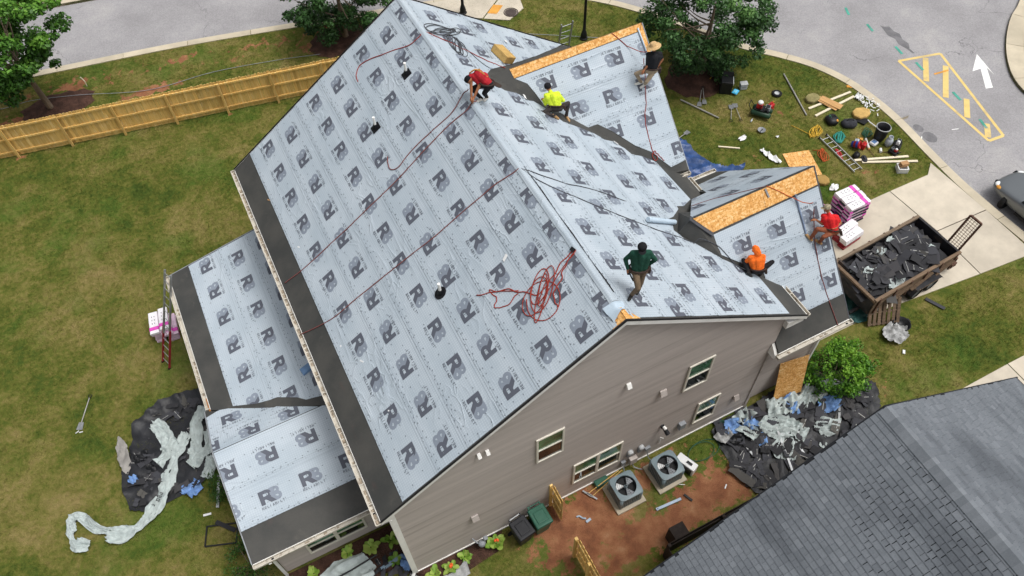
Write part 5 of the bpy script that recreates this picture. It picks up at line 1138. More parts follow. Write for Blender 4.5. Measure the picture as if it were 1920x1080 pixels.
st_ = thing('bare_stick', (-5.35, 28.85, 0), 0, 'pale bare stick planted by the mulch ring of the fence tree', 'stick'); MB().tube([(0, 0, 0), (.02, 0, .3), (-.06, .02, .55)], .03, 6).build('stem', m_lum, st_)

# ------------------------------------------------------------------ shingle bundles
def bundle_mesh(film, band):
    w = MB(); 
    prof = [(-.5, -.165), (.5, -.165), (.5, .165), (-.5, .165)]
    vs = []; N = 9
    for i in range(N+1):
        x = -.5+i/N; 
        for y, z in ((-.165, .012), (-.165, .085), (-.12, .1), (.12, .1), (.165, .085), (.165, .012), (.12, .0), (-.12, .0)): vs.append((x+.006*mnoise.noise((x*7, y*9, z*30)), y+.008*mnoise.noise((x*6, y*5, 3)), z+.006*mnoise.noise((x*8, y*8, 6))))
    fs = [(i*8+j, (i+1)*8+j, (i+1)*8+(j+1) % 8, i*8+(j+1) % 8) for i in range(N) for j in range(8)]+[tuple(range(8)), tuple(range(N*8, N*8+8))[::-1]]
    return w.add(vs, [f[::-1] for f in fs]).mesh('wrap', film)
BW = bundle_mesh(m_film, 0); BP = bundle_mesh(m_pale, 0); BR_ = bundle_mesh(m_redw, 0); BD = bundle_mesh(m_shdark, 0)
def band_mesh(x0, x1): return MB().hexa([(x0, -.172, .015), (x1, -.172, .015), (x1, .172, .015), (x0, .172, .015)], [(x0, -.168, .106), (x1, -.168, .106), (x1, .168, .106), (x0, .168, .106)]).mesh('printed_band', m_pinkf)
BB = band_mesh(.2, .36); BB2 = band_mesh(-.5, -.33)
dots = MB()
for i in range(3):
    for j in range(2): dots.add([(-.3+i*.16, -.05+j*.09, .1125), (-.24+i*.16, -.05+j*.09, .1125), (-.24+i*.16, -.03+j*.09, .1125), (-.3+i*.16, -.03+j*.09, .1125)], [(0, 1, 2, 3)])
DOT = dots.mesh('print', m_ink)
slot = MB().box((0, .0, .111), (.34, .018, .006)).mesh('slot', m_ink)
def bundle(loc_, rz, film, label, group, band=True, top=False, flip=False):
    t = thing('shingle_bundle', loc_, rz, label, 'shingle bundle', group); link('wrap', film, t)
    if band: link('printed_band', BB if not flip else BB2, t)
    if top: o = link('print', DOT, t); o['kind'] = 'stuff'
    return t
ORD = ['lowest', 'second', 'third', 'fourth', 'fifth', 'sixth', 'seventh', 'eighth', 'ninth', 'tenth', 'top']; SIDE = ['trailer side', 'middle', 'lawn side']
GL = 'shingle bundles by the leaning ladder'
for k in range(6):
    for j in range(2):
        bundle((-5.28+j*.36+random.uniform(-.02, .02)+(.05 if k < 4 else 0)+(.12 if k < 3 and j else 0), 12.85+random.uniform(-.03, .03)-.14*(k < 4)*j, .11*k), R(-96)+random.uniform(-.05, .05), BW if k == 5 else BP, ('white topped shingle bundle, outer of the top pair by the leaning ladder' if j == 0 else 'white topped shingle bundle, inner of the top pair by the leaning ladder') if k == 5 else 'pale pink bundle, '+ORD[k]+' layer of the stack by the leaning ladder, '+('inner' if j else 'outer')+' side', GL, True, k == 5)
GS = 'bundles in the tall pink stack'
for k in range(11):
    for j in range(3):
        bundle((21.45+random.uniform(-.03, .03)+.03*(k < 5), 4.86+j*.345+random.uniform(-.015, .015), .03+.108*k), random.uniform(-.04, .04)+(math.pi if k % 2 else 0), BW if k == 10 else (BP if (k+j) % 2 else BD), ('white topped' if k == 10 else 'pink banded')+' bundle, '+ORD[k]+' layer of the tall pink stack, '+SIDE[j], GS, True, k == 10, flip=k != 10)
for k in range(5):
    for j in range(2):
        wht_ = k >= 3 or j == 1 and k > 1
        bundle((20.75+random.uniform(-.05, .05)-.04*j, 4.42-j*.37+random.uniform(-.02, .02), .03+.106*k), .16+random.uniform(-.04, .04), BW if wht_ else BR_, ('white' if wht_ else 'dark red')+' bundle, '+('top' if k == 4 else ORD[k])+' layer of the low stack, '+('trailer side' if j else 'pink stack side'), 'bundles in the low stack', False, k == 4)
for k in range(5):
    bundle((20.55+random.uniform(-.03, .03), 5.3+.03*k, .03+.106*k), R(88), BD if k < 4 else BP, 'half opened bundle, '+('top' if k == 4 else ORD[k])+' of the pile between the garage and the pink stack', 'opened bundles behind the pink stack', k == 4)
for k in range(3):
    bundle((20.5, 4.88+.02*k, .03+.106*k), .1+.02*k, BP, 'pale pink bundle, '+('top' if k == 2 else ORD[k])+' of the short pile between the two stacks', 'short pink pile', True)
# ------------------------------------------------------------------ dump trailer
tr = thing('dump_trailer', (20.7, 1.95, 0), R(3.4), 'black dump trailer with weathered wood sides heaped with torn shingles', 'trailer')
MB().box((0, 0, .55), (4.25, 2.0, .09)).build('bed_floor', m_trail, tr)
for s, nm in ((1, 'far'), (-1, 'near')):
    MB().box((0, s*1.0, .95), (4.3, .05, .8)).build('side_panel', m_trail, tr)
    for q in range(3): MB().box((0, s*1.045, .75+q*.24), (4.28, .03, .2)).build('side_board', m_brw if s < 0 else m_oldw, tr)
    MB().box((0, s*1.03, 1.42), (4.34, .12, .10)).build('top_rail', m_brw if s < 0 else m_oldw, tr)
    for q in range(6): MB().box((-1.95+q*.78, s*1.09, 1.02), (.07, .05, .9)).build('stake', m_rust, tr)
MB().box((2.14, 0, .95), (.06, 2.0, .86)).build('tail_panel', m_trail, tr); MB().box((2.15, 0, 1.4), (.09, 2.1, .07)).build('top_rail', m_trail, tr)
MB().box((-2.14, 0, .92), (.06, 2.0, .8)).build('head_panel', m_trail, tr); MB().box((-2.15, 0, 1.37), (.12, 2.1, .09)).build('top_rail', m_brw, tr)
for q in range(3): MB().beam((-1.2+q*1.1, -1.1, .72), (-.4+q*1.1, -1.12, 1.3), .03, .14, up=(0, 1, 0)).build('brace_board', m_brw, tr)
gate = MB(); gx0, gz0, gx1, gz1 = 2.25, .95, 2.75, 2.55; ga, gb = -.88, -.38
def gp_(u_, w_): return Vector((gx0+(gx1-gx0)*w_, ga+(gb-ga)*u_, gz0+(gz1-gz0)*w_))
for a, c in (((0, 0), (0, 1)), ((1, 0), (1, 1)), ((0, 1), (1, 1)), ((0, 0), (1, 0))): gate.beam(gp_(*a), gp_(*c), .07, .07)
gt = gate.build('ramp_gate', m_rust, tr)
for i in range(1, 16): MB().cyl(gp_(0, i/16), gp_(1, i/16), .009, n=6).build('mesh_bar', m_rust, gt)
for i in range(1, 4): MB().cyl(gp_(i/4, 0), gp_(i/4, 1), .009, n=6).build('mesh_bar', m_rust, gt)
def wheel(parent, c, r, w, rim=m_steel, axis='Y'):
    Mx = Matrix.Translation(c) @ Matrix.Rotation(R(90), 4, 'X')
    t = MB().lathe([(r*.62, -w/2), (r*.9, -w/2), (r, -w*.3), (r, w*.3), (r*.9, w/2), (r*.62, w/2)], n=28, mtx=Mx).build('tyre', m_tire, parent, smooth=True)
    MB().lathe([(0, w*.28), (r*.2, w*.34), (r*.3, w*.2), (r*.55, w*.25), (r*.63, w*.42), (r*.63, -w*.42), (r*.5, -w*.25), (r*.3, -w*.2), (r*.2, -w*.34), (0, -w*.3)], n=24, mtx=Mx).build('rim', rim, t, smooth=True); return t
for s in (-1, 1):
    for x in (.25, 1.05): wheel(tr, (x, s*1.13, .36), .36, .22)
    MB().add([(a, s*y, z) for y in (1.05, 1.32) for a, z in ((-.2, .55), (0, .8), (.65, .88), (1.3, .8), (1.5, .55))], [(i, i+1, i+6, i+5) for i in range(4)]).build('fender', m_trail, tr)
    MB().box((-.3, s*.6, .42), (4.6, .1, .14)).build('chassis_beam', m_trail, tr)
MB().box((.6, -1.24, .62), (1.0, .03, .42), rx=.35).build('loose_panel', m_brw, tr); MB().beam((2.2, -.5, .45), (3.05, 0, .45), .1, .1).build('tongue', m_trail, tr); MB().beam((2.2, .5, .45), (3.05, 0, .45), .1, .1).build('tongue', m_trail, tr); MB().cyl((2.5, -.95, .1), (2.5, -.95, .75), .05, n=10).build('jack', m_rust, tr); MB().box((2.35, -.98, .5), (.25, .2, .2)).build('hitch_box', m_rust, tr); MB().box((-2.1, .75, 1.15), (.08, .5, .75), ry=.25).build('stub_post', m_trail, tr)

# ------------------------------------------------------------------ torn roofing: shingle scraps, felt, tarps
m_scr, nt, b = newmat('old_charcoal_shingle'); g = NT(nt); v = g.obj(); rr_ = g.rand()
c = g.ramp(rr_, [(0, S('#222225')), (.35, S('#2f2f33')), (.6, S('#3e3f45')), (.8, S('#37363a')), (1, S('#504e4a'))]); c = g.mix(.5, c, g.mix(g.noise(v, 60, 3, .8), (.1, .1, .1), (.9, .9, .9)), 'OVERLAY')
g.l(c, b.inputs['Base Color']); b.inputs['Roughness'].default_value = .85; g.bump(g.noise(v, 110, 3), .4, .006, b)
m_strip = M('pale_seal_strip', '#a9a9a6', rough=.7); m_felt2 = M('torn_pale_felt', '#aeb8b7', rough=.6, var=.14, vs=5, fine=.06, bump=.5, bs=7, bd=.03, dirt=('#98a19f', .5)); m_bfelt = M('torn_blue_felt', '#6d8fc0', rough=.6, var=.25, vs=7, bump=.5, bs=8, bd=.03)
m_btarp = M('black_tarp', '#222327', rough=.5, var=.22, vs=2.5, fine=.1, bump=.5, bs=5, bd=.05, spec=.4); m_bluet = M('blue_tarp', '#2f4c7e', rough=.42, var=.25, vs=3, bump=.5, bs=5, bd=.05, spec=.5); m_greent = M('green_tarp', '#2f5a56', rough=.42, var=.2, vs=3, bump=.5, bs=5, bd=.05, spec=.5); m_silver = M('silver_tarp', '#a5a6a6', rough=.4, var=.2, vs=5, bump=.6, bs=7, bd=.05)
def scrap_mesh(seed):
    rr = random.Random(seed); L = rr.uniform(.35, .95); W = rr.uniform(.16, .32); n = 5; k = rr.uniform(-.5, .6); vs = []; jag = [rr.uniform(-.03, .03) for _ in range(12)]
    for i in range(n+1):
        x = L*(i/n-.5); z = k*(x*x)*.6+.015*math.sin(i*1.7+seed)
        for y in (-W/2+jag[i], W/2+jag[i+5]): vs += [(x+jag[(i*3) % 12]*.6*(i in (0, n)), y, z), (x, y, z+.012)]
    fs = []
    for i in range(n):
        a = i*4; c2 = a+4; fs += [(a+1, c2+1, c2+3, a+3), (a, a+2, c2+2, c2), (a, c2, c2+1, a+1), (a+2, a+3, c2+3, c2+2)]
    fs += [(0, 1, 3, 2), (n*4, n*4+2, n*4+3, n*4+1)]
    return MB().add(vs, fs).mesh('shingle_scrap', m_scr)
SCR = [scrap_mesh(i) for i in range(9)]
strip_me = MB().box((0, 0, .016), (.5, .02, .004)).mesh('seal_strip', m_strip)
def scrap(x, y, z, label, group, rr, flat=.25, stripp=.3, sc_=1):
    o = tag(link('shingle_scrap', SCR[rr.randrange(9)], None, (x, y, z), (rr.gauss(0, flat), rr.gauss(0, flat), rr.uniform(0, 6.28)), (sc_, sc_, 1)), label, 'shingle scrap', group)
    if rr.random() < stripp: link('seal_strip', strip_me, o, (0, rr.uniform(-.06, .06), .004))
    return o
def sheet_in(poly, cell, zf, name, mat, label=None, cat='tarp', group=None, kind=None, smooth=True, th=.006):
    """a draped sheet over an outline"""
    x0 = min(p[0] for p in poly); x1 = max(p[0] for p in poly); y0 = min(p[1] for p in poly); y1 = max(p[1] for p in poly); vs = []; fs = []; idx = {}
    nx = int((x1-x0)/cell)+2; ny = int((y1-y0)/cell)+2; P2 = list(poly); n = len(P2)
    ins = {(i, j): inside((x0+i*cell, y0+j*cell), P2) for i in range(nx+1) for j in range(ny+1)}
    def vid(i, j):
        if (i, j) not in idx:
            x, y = x0+i*cell, y0+j*cell
            if not ins[i, j]: x, y = min((segdist((x, y), P2[k], P2[(k+1) % n]) for k in range(n)), key=lambda t: t[0])[1]
            idx[i, j] = len(vs); vs.append((x, y, zf(x, y)))
        return idx[i, j]
    for i in range(nx):
        for j in range(ny):
            if sum(ins[a, c2] for a in (i, i+1) for c2 in (j, j+1)) >= 2: fs.append((vid(i, j), vid(i+1, j), vid(i+1, j+1), vid(i, j+1)))
    o = MB().add(vs, fs).build(name, mat, smooth=smooth)
    return tag(o, label, cat, group, kind)
def fold(x, y, s, f=1.5, base=.02): 
    an = s*1.7; x, y = x*math.cos(an)-y*math.sin(an), x*math.sin(an)+y*math.cos(an); a = mnoise.noise((x*f*.45, y*f*1.5, s)); b2 = mnoise.noise((x*f*1.1+a, y*f*2.4, s+4)); c3 = mnoise.noise((x*f*4.1, y*f*4.1+a*2, s+9)); return base+(1-abs(a)*2.2)**3*.14*(abs(a) < .45)+.04*(1-min(1, abs(b2)*3.0))**2+.012*abs(c3)
def ribbon(path, w, mat, label, seed, name='felt_strip', cat='roofing felt', group=None, z0=.02, amp=.11, letters=None):
    pts = smooth_path([(p[0], p[1], p[2] if len(p) > 2 else 0) for p in path], 12); vs = []; fs = []; n = 12; K = len(pts)
    for i, p in enumerate(pts):
        d = (pts[min(i+1, K-1)]-pts[max(i-1, 0)]); d.z = 0; d.normalize(); sd = Vector((-d.y, d.x, 0)); ww = w*(1.05+.75*mnoise.noise((i*.085, seed, 0)))
        for j in range(n+1):
            t = j/n-.5; f1 = mnoise.noise((i*.07+t, t*4.5, seed)); f2 = mnoise.noise((i*.2-t*3, t*7, seed+3)); z = z0+p.z+amp*(1.5*(1-min(1, abs(f1)*3))**1.5+.8*(1-min(1, abs(f2)*3))**2); q = p+sd*ww*(t+.05*mnoise.noise((i*.35, seed, t*3))); vs.append((q.x, q.y, z))
    for i in range(K-1):
        for j in range(n): a = i*(n+1)+j; fs.append((a, a+n+1, a+n+2, a+1))
    o = MB().add(vs, fs).build(name, mat, smooth=True); tag(o, label, cat, group)
    if letters:
        txt, ip, h = letters; ip = int(ip*12/7); p = pts[ip]; d = (pts[min(ip+1, K-1)]-pts[ip-1]); d.z = 0; d.normalize(); sd = Vector((-d.y, d.x, 0)); pr = MB()
        for q in word(txt, -.1, -h/2, h, h*.85*len(txt)): pr.add([tuple(p+d*a+sd*b2+Vector((0, 0, z0+amp*1.7))) for a, b2 in q], [tuple(range(len(q)))])
        pr.build('print', m_ink, o)['kind'] = 'stuff'
    return o
# trailer load
rrt = random.Random(3); tm = Matrix.Translation((20.7, 1.95, 0)) @ Matrix.Rotation(R(3.4), 4, 'Z')
hv = []; hf = []; HN, HM = 26, 14
def heap(u_, w_): return 1.12+.24*(1-(2*u_-1)**2)**.6*(1-(2*w_-1)**2)**.5+.10*mnoise.noise((u_*6, w_*4, 1))-.1*(u_ > .86)
for i in range(HN+1):
    for j in range(HM+1): u_, w_ = i/HN, j/HM; hv.append(tuple(tm @ Vector((-2.08+4.16*u_, -.96+1.92*w_, heap(u_, w_)-.06))))
tag(MB().add(hv, [(i*(HM+1)+j, (i+1)*(HM+1)+j, (i+1)*(HM+1)+j+1, i*(HM+1)+j+1) for i in range(HN) for j in range(HM)]).build('shingle_rubble', m_scr, smooth=True), 'broken shingle rubble filling the trailer bed', 'rubble', kind='stuff')
for i in range(125):
    u_, w_ = rrt.uniform(.04, .94), rrt.uniform(.06, .94); p = tm @ Vector((-2.05+4.1*u_, -.93+1.86*w_, heap(u_, w_)+rrt.uniform(-.02, .07))); scrap(p.x, p.y, p.z, 'torn charcoal shingle in the heaped dump trailer', 'torn shingles in the trailer', rrt, .2, .35, rrt.uniform(.9, 1.35))
LABF = ['crumpled pale felt near the front corner of the trailer load', 'pale felt scrap in the middle of the trailer load', 'pale felt wad at the near front corner of the trailer', 'pale felt scrap by the trailer tail panel', 'thin white felt shred at the far side of the trailer load', 'small pale felt tuft at the head of the trailer']
for i, (u_, w_, s_) in enumerate(((.2, .55, .36), (.42, .78, .3), (.3, .08, .45), (.9, .35, .34), (.6, .9, .25), (.08, .75, .2))):
    p = tm @ Vector((-2.05+4.1*u_, -.93+1.86*w_, 0)); z_ = heap(u_, w_)+.05; q = blob(p.x, p.y, s_*.8, s_*.5, 9, .3, 60+i)
    sheet_in(q, .05, lambda x, y: z_+fold(x, y, i*3.3, 4.0, .0), 'felt_scrap', m_felt2, LABF[i], 'roofing felt')
p = tm @ Vector((.75, .1, 1.22)); tag(MB().box((0, 0, 0), (.8, .05, .04)).build('wood_stick', m_lum, loc=p, rot=(.05, -.08, -.25)), 'pale wood stick lying on the trailer load', 'stick')

# tarp and debris between the houses
NT_P = [(10.9, -.9), (10.95, -.3), (11.5, -.12), (13.5, -.1), (15.2, -.25), (16.9, -1.0), (17.3, -1.4), (16.8, -2.3), (14.5, -2.9), (12.0, -3.2), (11.0, -2.9), (10.85, -2.0)]
sheet_in(NT_P, .12, lambda x, y: fold(x, y, 3, 1.3, .012), 'tarp', m_btarp, 'black tarp spread between the two houses under torn shingles', 'tarp')
rrn = random.Random(9)
for i in range(120):
    while True:
        x, y = rrn.uniform(10.9, 17.2), rrn.uniform(-3.0, -.15)
        if inside((x, y), NT_P): break
    scrap(x, y, .07+rrn.uniform(0, .1), 'torn charcoal shingle on the black tarp between the houses', 'torn shingles between the houses', rrn, .13, .3, rrn.uniform(.75, 1.25))
FN = [('big pale felt sheet heaped against the leaning sheathing panel', [(13.4, -.35), (14.0, -.55), (14.7, -.45), (15.0, -.8), (14.5, -1.05), (13.8, -.95), (13.3, -.75)], m_felt2, .2), ('pale felt heap in the middle of the debris tarp', [(12.6, -.9), (13.1, -.75), (13.5, -1.05), (13.6, -1.6), (13.1, -1.7), (12.7, -1.45)], m_felt2, .2),
      ('pale felt sheet lettered with black print on the debris tarp', [(12.55, -1.75), (13.1, -1.6), (13.25, -2.1), (12.75, -2.35), (12.4, -2.1)], m_felt2, .1), ('pale felt scrap by the neighbour roof edge', [(14.2, -1.75), (14.7, -1.65), (15.0, -2.0), (14.6, -2.35), (14.3, -2.2)], m_felt2, .15), ('pale felt wad at the house end of the debris tarp', [(11.9, -.25), (12.5, -.2), (12.6, -.5), (12.1, -.6)], m_felt2, .2),
      ('blue torn felt near the low window', [(11.5, -.3), (11.9, -.3), (11.95, -.65), (11.6, -.8), (11.4, -.6)], m_bfelt, .18), ('blue torn felt lying beside the pale felt heap', [(12.1, -.55), (12.45, -.5), (12.5, -.9), (12.2, -1.0)], m_bfelt, .18), ('blue felt wad at the far end of the debris tarp', [(14.9, -1.15), (15.5, -1.1), (15.6, -1.5), (15.2, -1.65), (14.85, -1.45)], m_bfelt, .18), ('grey beige felt scrap near the outdoor units', [(11.0, -.55), (11.45, -.5), (11.5, -.8), (11.1, -.85)], m_silver, .15),
      ('blue felt tail under the leaning sheathing panel', [(13.9, -.55), (14.2, -.5), (14.1, -1.1), (13.85, -1.1)], m_bfelt, .25), ('pale felt curl beside the shrub', [(15.2, -.6), (15.7, -.55), (15.8, -.9), (15.3, -.95)], m_felt2, .25), ('white felt shred in the middle of the bare shingles', [(13.9, -2.4), (14.1, -2.3), (14.2, -2.6), (13.95, -2.65)], m_felt2, .1)]
FN += [('grey white felt tangle between the blue felt and the low window', [(11.75, -.75), (12.2, -.7), (12.3, -1.15), (11.9, -1.2)], m_felt2, .2), ('pale felt strip beside the long flashing strip', [(13.2, -1.35), (13.55, -1.2), (13.9, -1.75), (13.5, -2.0)], m_felt2, .2), ('pale felt fold under the shrub', [(14.6, -.75), (15.25, -.7), (15.3, -1.05), (14.7, -1.1)], m_felt2, .25), ('blue felt shred beside the lettered felt sheet', [(12.2, -1.2), (12.5, -1.15), (12.45, -1.5), (12.15, -1.5)], m_bfelt, .15), ('dark plastic wad near the green hose coil', [(11.3, -.85), (11.7, -.8), (11.7, -1.1), (11.35, -1.1)], m_blk, .2)]
for i, (lb, q, mt, h_) in enumerate(FN):
    mx_, my_ = sum(x for x, y in q)/len(q), sum(y for x, y in q)/len(q)
    qq = [(mx_+(x-mx_)*1.3+random.uniform(-.07, .07), my_+(y-my_)*1.25+random.uniform(-.06, .06)) for x, y in q]; qq = [(x, min(y, -.12)) for x, y in qq]; sheet_in(qq, .045, lambda x, y: .1+fold(x, y, 20+i*2.7, 3.2, .0)*(h_/.12)+.03*mnoise.noise((x*3, y*3, i)), 'felt_sheet', mt, lb, 'roofing felt')
pr = MB()
for j, tx in enumerate(('2000', 'PRO')):
    for q in word(tx, 0, 0, .12, .42): pr.add([(12.62+a*.55-b2*.83-j*.12*-.83+.12, -2.08+a*.83*.6+b2*.55-j*.12*.5, .3) for a, b2 in q], [tuple(range(len(q)))])
o = [x for x in bpy.data.objects if x.get('label') == FN[2][0]][0]; q = pr.build('print', m_ink, o); q['kind'] = 'stuff'
for i, (a, c2, lb) in enumerate((((11.65, -.95, .14), (11.7, -1.75, .12), 'grey metal flashing strip on the shingles near the outdoor units'), ((13.0, -1.2, .2), (12.5, -2.75, .15), 'long grey flashing strip across the middle of the debris tarp'), ((15.9, -.55, .15), (16.3, -1.1, .12), 'pale flashing strip at the far end of the debris tarp'), ((15.0, -2.1, .16), (15.5, -1.55, .14), 'bent pale flashing beside the neighbour rake'), ((13.3, -2.0, .15), (13.2, -2.7, .12), 'thin dark flashing near the neighbour rake'), ((12.9, -1.5, .2), (13.6, -1.75, .18), 'short flashing piece below the pale felt heap'))):
    tag(MB().beam(a, c2, .07, .012).build('flashing_strip', m_steel), lb, 'flashing')
for i, (x, y, lb) in enumerate(((16.55, -1.3, 'wide slab of joined shingles hanging off the far end of the debris tarp'), (16.2, -.75, 'second slab of joined shingles by the lawn edge of the debris tarp'))): tag(MB().box((0, 0, .03), (.9, .45, .03)).build('shingle_slab', m_scr, loc=(x, y, .05), rot=(.08, .05, -.9)), lb, 'shingle slab')
op = thing('plywood_sheet', (14.1, -.42, 0), R(-9), 'oriented strand board panel leaning against the garage wall', 'wood panel'); MB().box((0, .2, 1.0), (1.1, .014, 2.06), rx=R(-13)).build('panel', m_osb, op)
# left tarp with felt
LT_P = [(-6.96, 9.24), (-6.5, 9.5), (-5.96, 9.75), (-5.0, 9.75), (-4.4, 9.5), (-4.3, 8.3), (-4.5, 6.4), (-5.3, 6.0), (-6.2, 5.92), (-7.11, 5.85), (-7.7, 6.14), (-7.82, 7.17), (-7.66, 7.9), (-7.2, 8.6)]
def ltz(x, y): 
    e = min(segdist((x, y), LT_P[k], LT_P[k+1])[0] for k in range(0, 5)); return fold(x, y, 6, 1.4, .012)+.16*math.exp(-(e/.28)**2)*(1+.5*mnoise.noise((x*3, y*3, 2)))
sheet_in(LT_P, .1, ltz, 'tarp', m_btarp, 'black tarp with rolled edge on the back lawn', 'tarp')
rrl = random.Random(4)
for i in range(60):
    while True:
        x, y = rrl.uniform(-7.6, -4.4), rrl.uniform(6.2, 9.4)
        if inside((x, y), LT_P): break
    scrap(x, y, .08+rrl.uniform(0, .04), 'torn charcoal shingle on the back lawn tarp', 'torn shingles on the back lawn', rrl, .1, .35, rrl.uniform(.45, .8))
ribbon([(-5.3, 8.0, .1), (-5.75, 7.5, .1), (-6.15, 6.9, .08), (-6.6, 6.2, .05), (-7.2, 5.65), (-7.9, 5.45), (-8.55, 5.7)], .42, m_felt2, 'long pale felt strip trailing from the tarp onto the back lawn', 4, letters=('PRO', 22, .13))
ribbon([(-8.4, 5.75), (-8.85, 6.1), (-9.2, 6.7), (-9.5, 6.75), (-9.6, 6.3), (-9.55, 5.85), (-9.1, 5.6)], .30, m_felt2, 'curled end of pale felt lying alone on the grass', 6)
ribbon([(-6.3, 9.0, .1), (-6.1, 8.6, .12), (-6.0, 8.1, .12), (-6.05, 7.6, .1), (-6.5, 7.35, .1)], .5, m_felt2, 'pale felt piece twisted in the middle of the back tarp', 8, amp=.1)
ribbon([(-4.5, 8.6, .3), (-4.9, 8.2, .2), (-5.1, 7.5, .12), (-5.3, 7.1, .12)], .38, m_felt2, 'pale felt piece hanging by the low wing gutter', 9, amp=.1)
ribbon([(-4.55, 7.7, .25), (-4.7, 7.1, .2), (-5.2, 6.9, .14), (-5.5, 6.75, .1)], .42, m_felt2, 'pale felt piece bunched beside the low wing', 10, amp=.1)
ribbon([(-4.75, 6.75, .2), (-4.9, 6.4, .15), (-5.15, 6.1, .08)], .38, m_felt2, 'short pale felt flap at the corner of the low wing', 11, amp=.08)
sheet_in(blob(-7.5, 8.25, .2, .75, 12, .1, 3), .06, lambda x, y: .08+fold(x, y, 5, 3, 0), 'felt_sheet', M('grey_felt', '#8f8c88', rough=.8, bump=.4), 'grey felt underside showing at the edge of the back tarp', 'roofing felt')
for i, (x, y, r_, mt, lb) in enumerate(((-5.65, 5.95, .33, m_bfelt, 'blue torn felt on the grass below the back tarp'), (-7.4, 7.2, .18, m_bfelt, 'small blue felt wad on the back tarp'), (-6.95, 7.9, .28, m_blk, 'black crumpled plastic on the back tarp'), (-6.75, 7.3, .2, m_blk, 'black plastic wad near the middle of the back tarp'))): sheet_in(blob(x, y, r_, r_*.9, 10, .3, 80+i), .045, lambda xx, yy: .06+fold(xx, yy, 33+i*3, 4, 0)*1.4, 'felt_scrap' if i < 2 else 'plastic_wad', mt, lb, 'scrap')
# low wing front: felt and debris in the planting bed
sheet_in([(-2.8, 1.2), (-2.2, 1.45), (-1.3, 1.3), (-1.05, .7), (-1.5, .1), (-2.6, .3)], .06, lambda x, y: .12+fold(x, y, 50, 1.8, 0)*1.3, 'felt_sheet', m_felt2, 'pale felt sheet in the planting bed below the wide low window', 'roofing felt')
tag(MB().tube([(-2.9, .85, .3), (-1.8, .88, .34), (-.9, .98, .3)], .03, 8).build('black_pole', m_blk), 'black pole lying across the pale felt in the planting bed', 'pole')
rrb = random.Random(14)
for i in range(26): scrap(rrb.uniform(-1.4, .0), rrb.uniform(-.2, .9), .1+rrb.uniform(0, .05), 'torn shingle in the planting bed by the white corner trim', 'torn shingles in the planting bed', rrb, .2, .2, .5)
tag(MB().beam((-.95, .55, .12), (-.2, .62, .16), .12, .07).build('downspout_piece', M('blue_grey_vinyl', '#8297a8', rough=.4)), 'blue grey downspout piece beside the white corner trim', 'downspout'); sheet_in(blob(-.2, .35, .14, .3, 8, .3, 5), .04, lambda x, y: .12+fold(x, y, 8, 4, 0), 'felt_scrap', m_bfelt, 'blue felt scrap at the foot of the white corner trim', 'scrap')
sheet_in([(.35, -.55), (1.0, -.55), (1.55, -.42), (1.5, -.85), (.9, -.95), (.3, -.9)], .06, lambda x, y: .05+fold(x, y, 12, 2.4, 0), 'felt_sheet', m_silver, 'grey felt sheet lying in front of the flowering plants', 'roofing felt')
# loose trim on the back lawn
fr_ = thing('screen_frame', (-5.2, 4.0, .02), R(-20), 'empty black screen frame on the grass by the low wing', 'frame')
for a, c2 in (((-.5, -.33), (.5, -.33)), ((-.5, .33), (.5, .33)), ((-.5, -.33), (-.5, .33)), ((.5, -.33), (.5, .33))): MB().beam((*a, .02), (*c2, .02), .045, .03).build('bar', m_blk, fr_)
tag(MB().box((0, 0, .02), (.75, .14, .02)).build('trim_board', m_scr, loc=(-5.0, 4.2, .05), rot=(0, .03, -.85)), 'dark shingle strip lying across the black screen frame', 'shingle strip')
tag(MB().beam((-4.72, 5.95, .2), (-5.08, 4.95, .04), .09, .06).build('gutter_piece', m_ltgray), 'pale gutter offcut leaning by the low wing', 'gutter'); tag(MB().box((0, 0, .015), (.26, .07, .02)).build('trim_offcut', m_wht, loc=(-5.45, 4.88, .02), rot=(0, 0, -.2)), 'short white trim offcut on the grass by the low wing', 'offcut')
def shovel(name, x, y, rz, label, L=1.1, head=m_steel, z=.03, tilt=0, wide=.22, fork=False):
    t = thing(name, (x, y, z), rz, label, 'shovel'); t.rotation_euler = (0, tilt, rz)
    MB().cyl((.12, 0, .02), (L, 0, .05), .018, n=8).build('shaft', m_pole, t); MB().hexa([(-.14, -wide/2, 0), (.14, -wide/2*.75, .005), (.14, wide/2*.75, .005), (-.14, wide/2, 0)], [(-.14, -wide/2, .008), (.14, -wide/2*.75, .025), (.14, wide/2*.75, .025), (-.14, wide/2, .008)]).build('blade', head, t)
    h = MB(); h.tube([(L-.02, 0, .05), (L+.06, -.06, .05), (L+.12, -.06, .05), (L+.12, .06, .05), (L+.06, .06, .05), (L-.02, 0, .05)], .014, 6); h.build('grip', m_blk, t); return t
shovel('roofing_shovel', -8.69, 10.15, R(63), 'roofing shovel lying alone on the back lawn'); shovel('roofing_shovel', 20.05, 13.62, R(50), 'shovel lying by the mulch ring, nearer the long pipe', .95); shovel('roofing_shovel', 20.32, 13.62, R(60), 'shovel crossed over its twin by the mulch ring', .9, z=.06)
shovel('roofing_shovel', 21.24, 12.77, R(-127), 'left of two tear-off shovels lying parallel on the front lawn', .9, wide=.26); shovel('roofing_shovel', 21.45, 12.76, R(-112), 'right of two tear-off shovels lying parallel on the front lawn', .95, wide=.26); shovel('roofing_shovel', 18.48, 12.33, R(-165), 'shovel blade sticking out past the front gable eave', .9)
for i, (x, y) in enumerate(((-8.9, 9.95), (-8.78, 9.93))): tag(MB().beam((x, y, .02), (x+.13, y+.04*(1-2*i), .03), .03, .012).build('offcut', m_wht), ['left pale offcut below the lone shovel on the back lawn', 'right pale offcut below the lone shovel on the back lawn'][i], 'offcut')
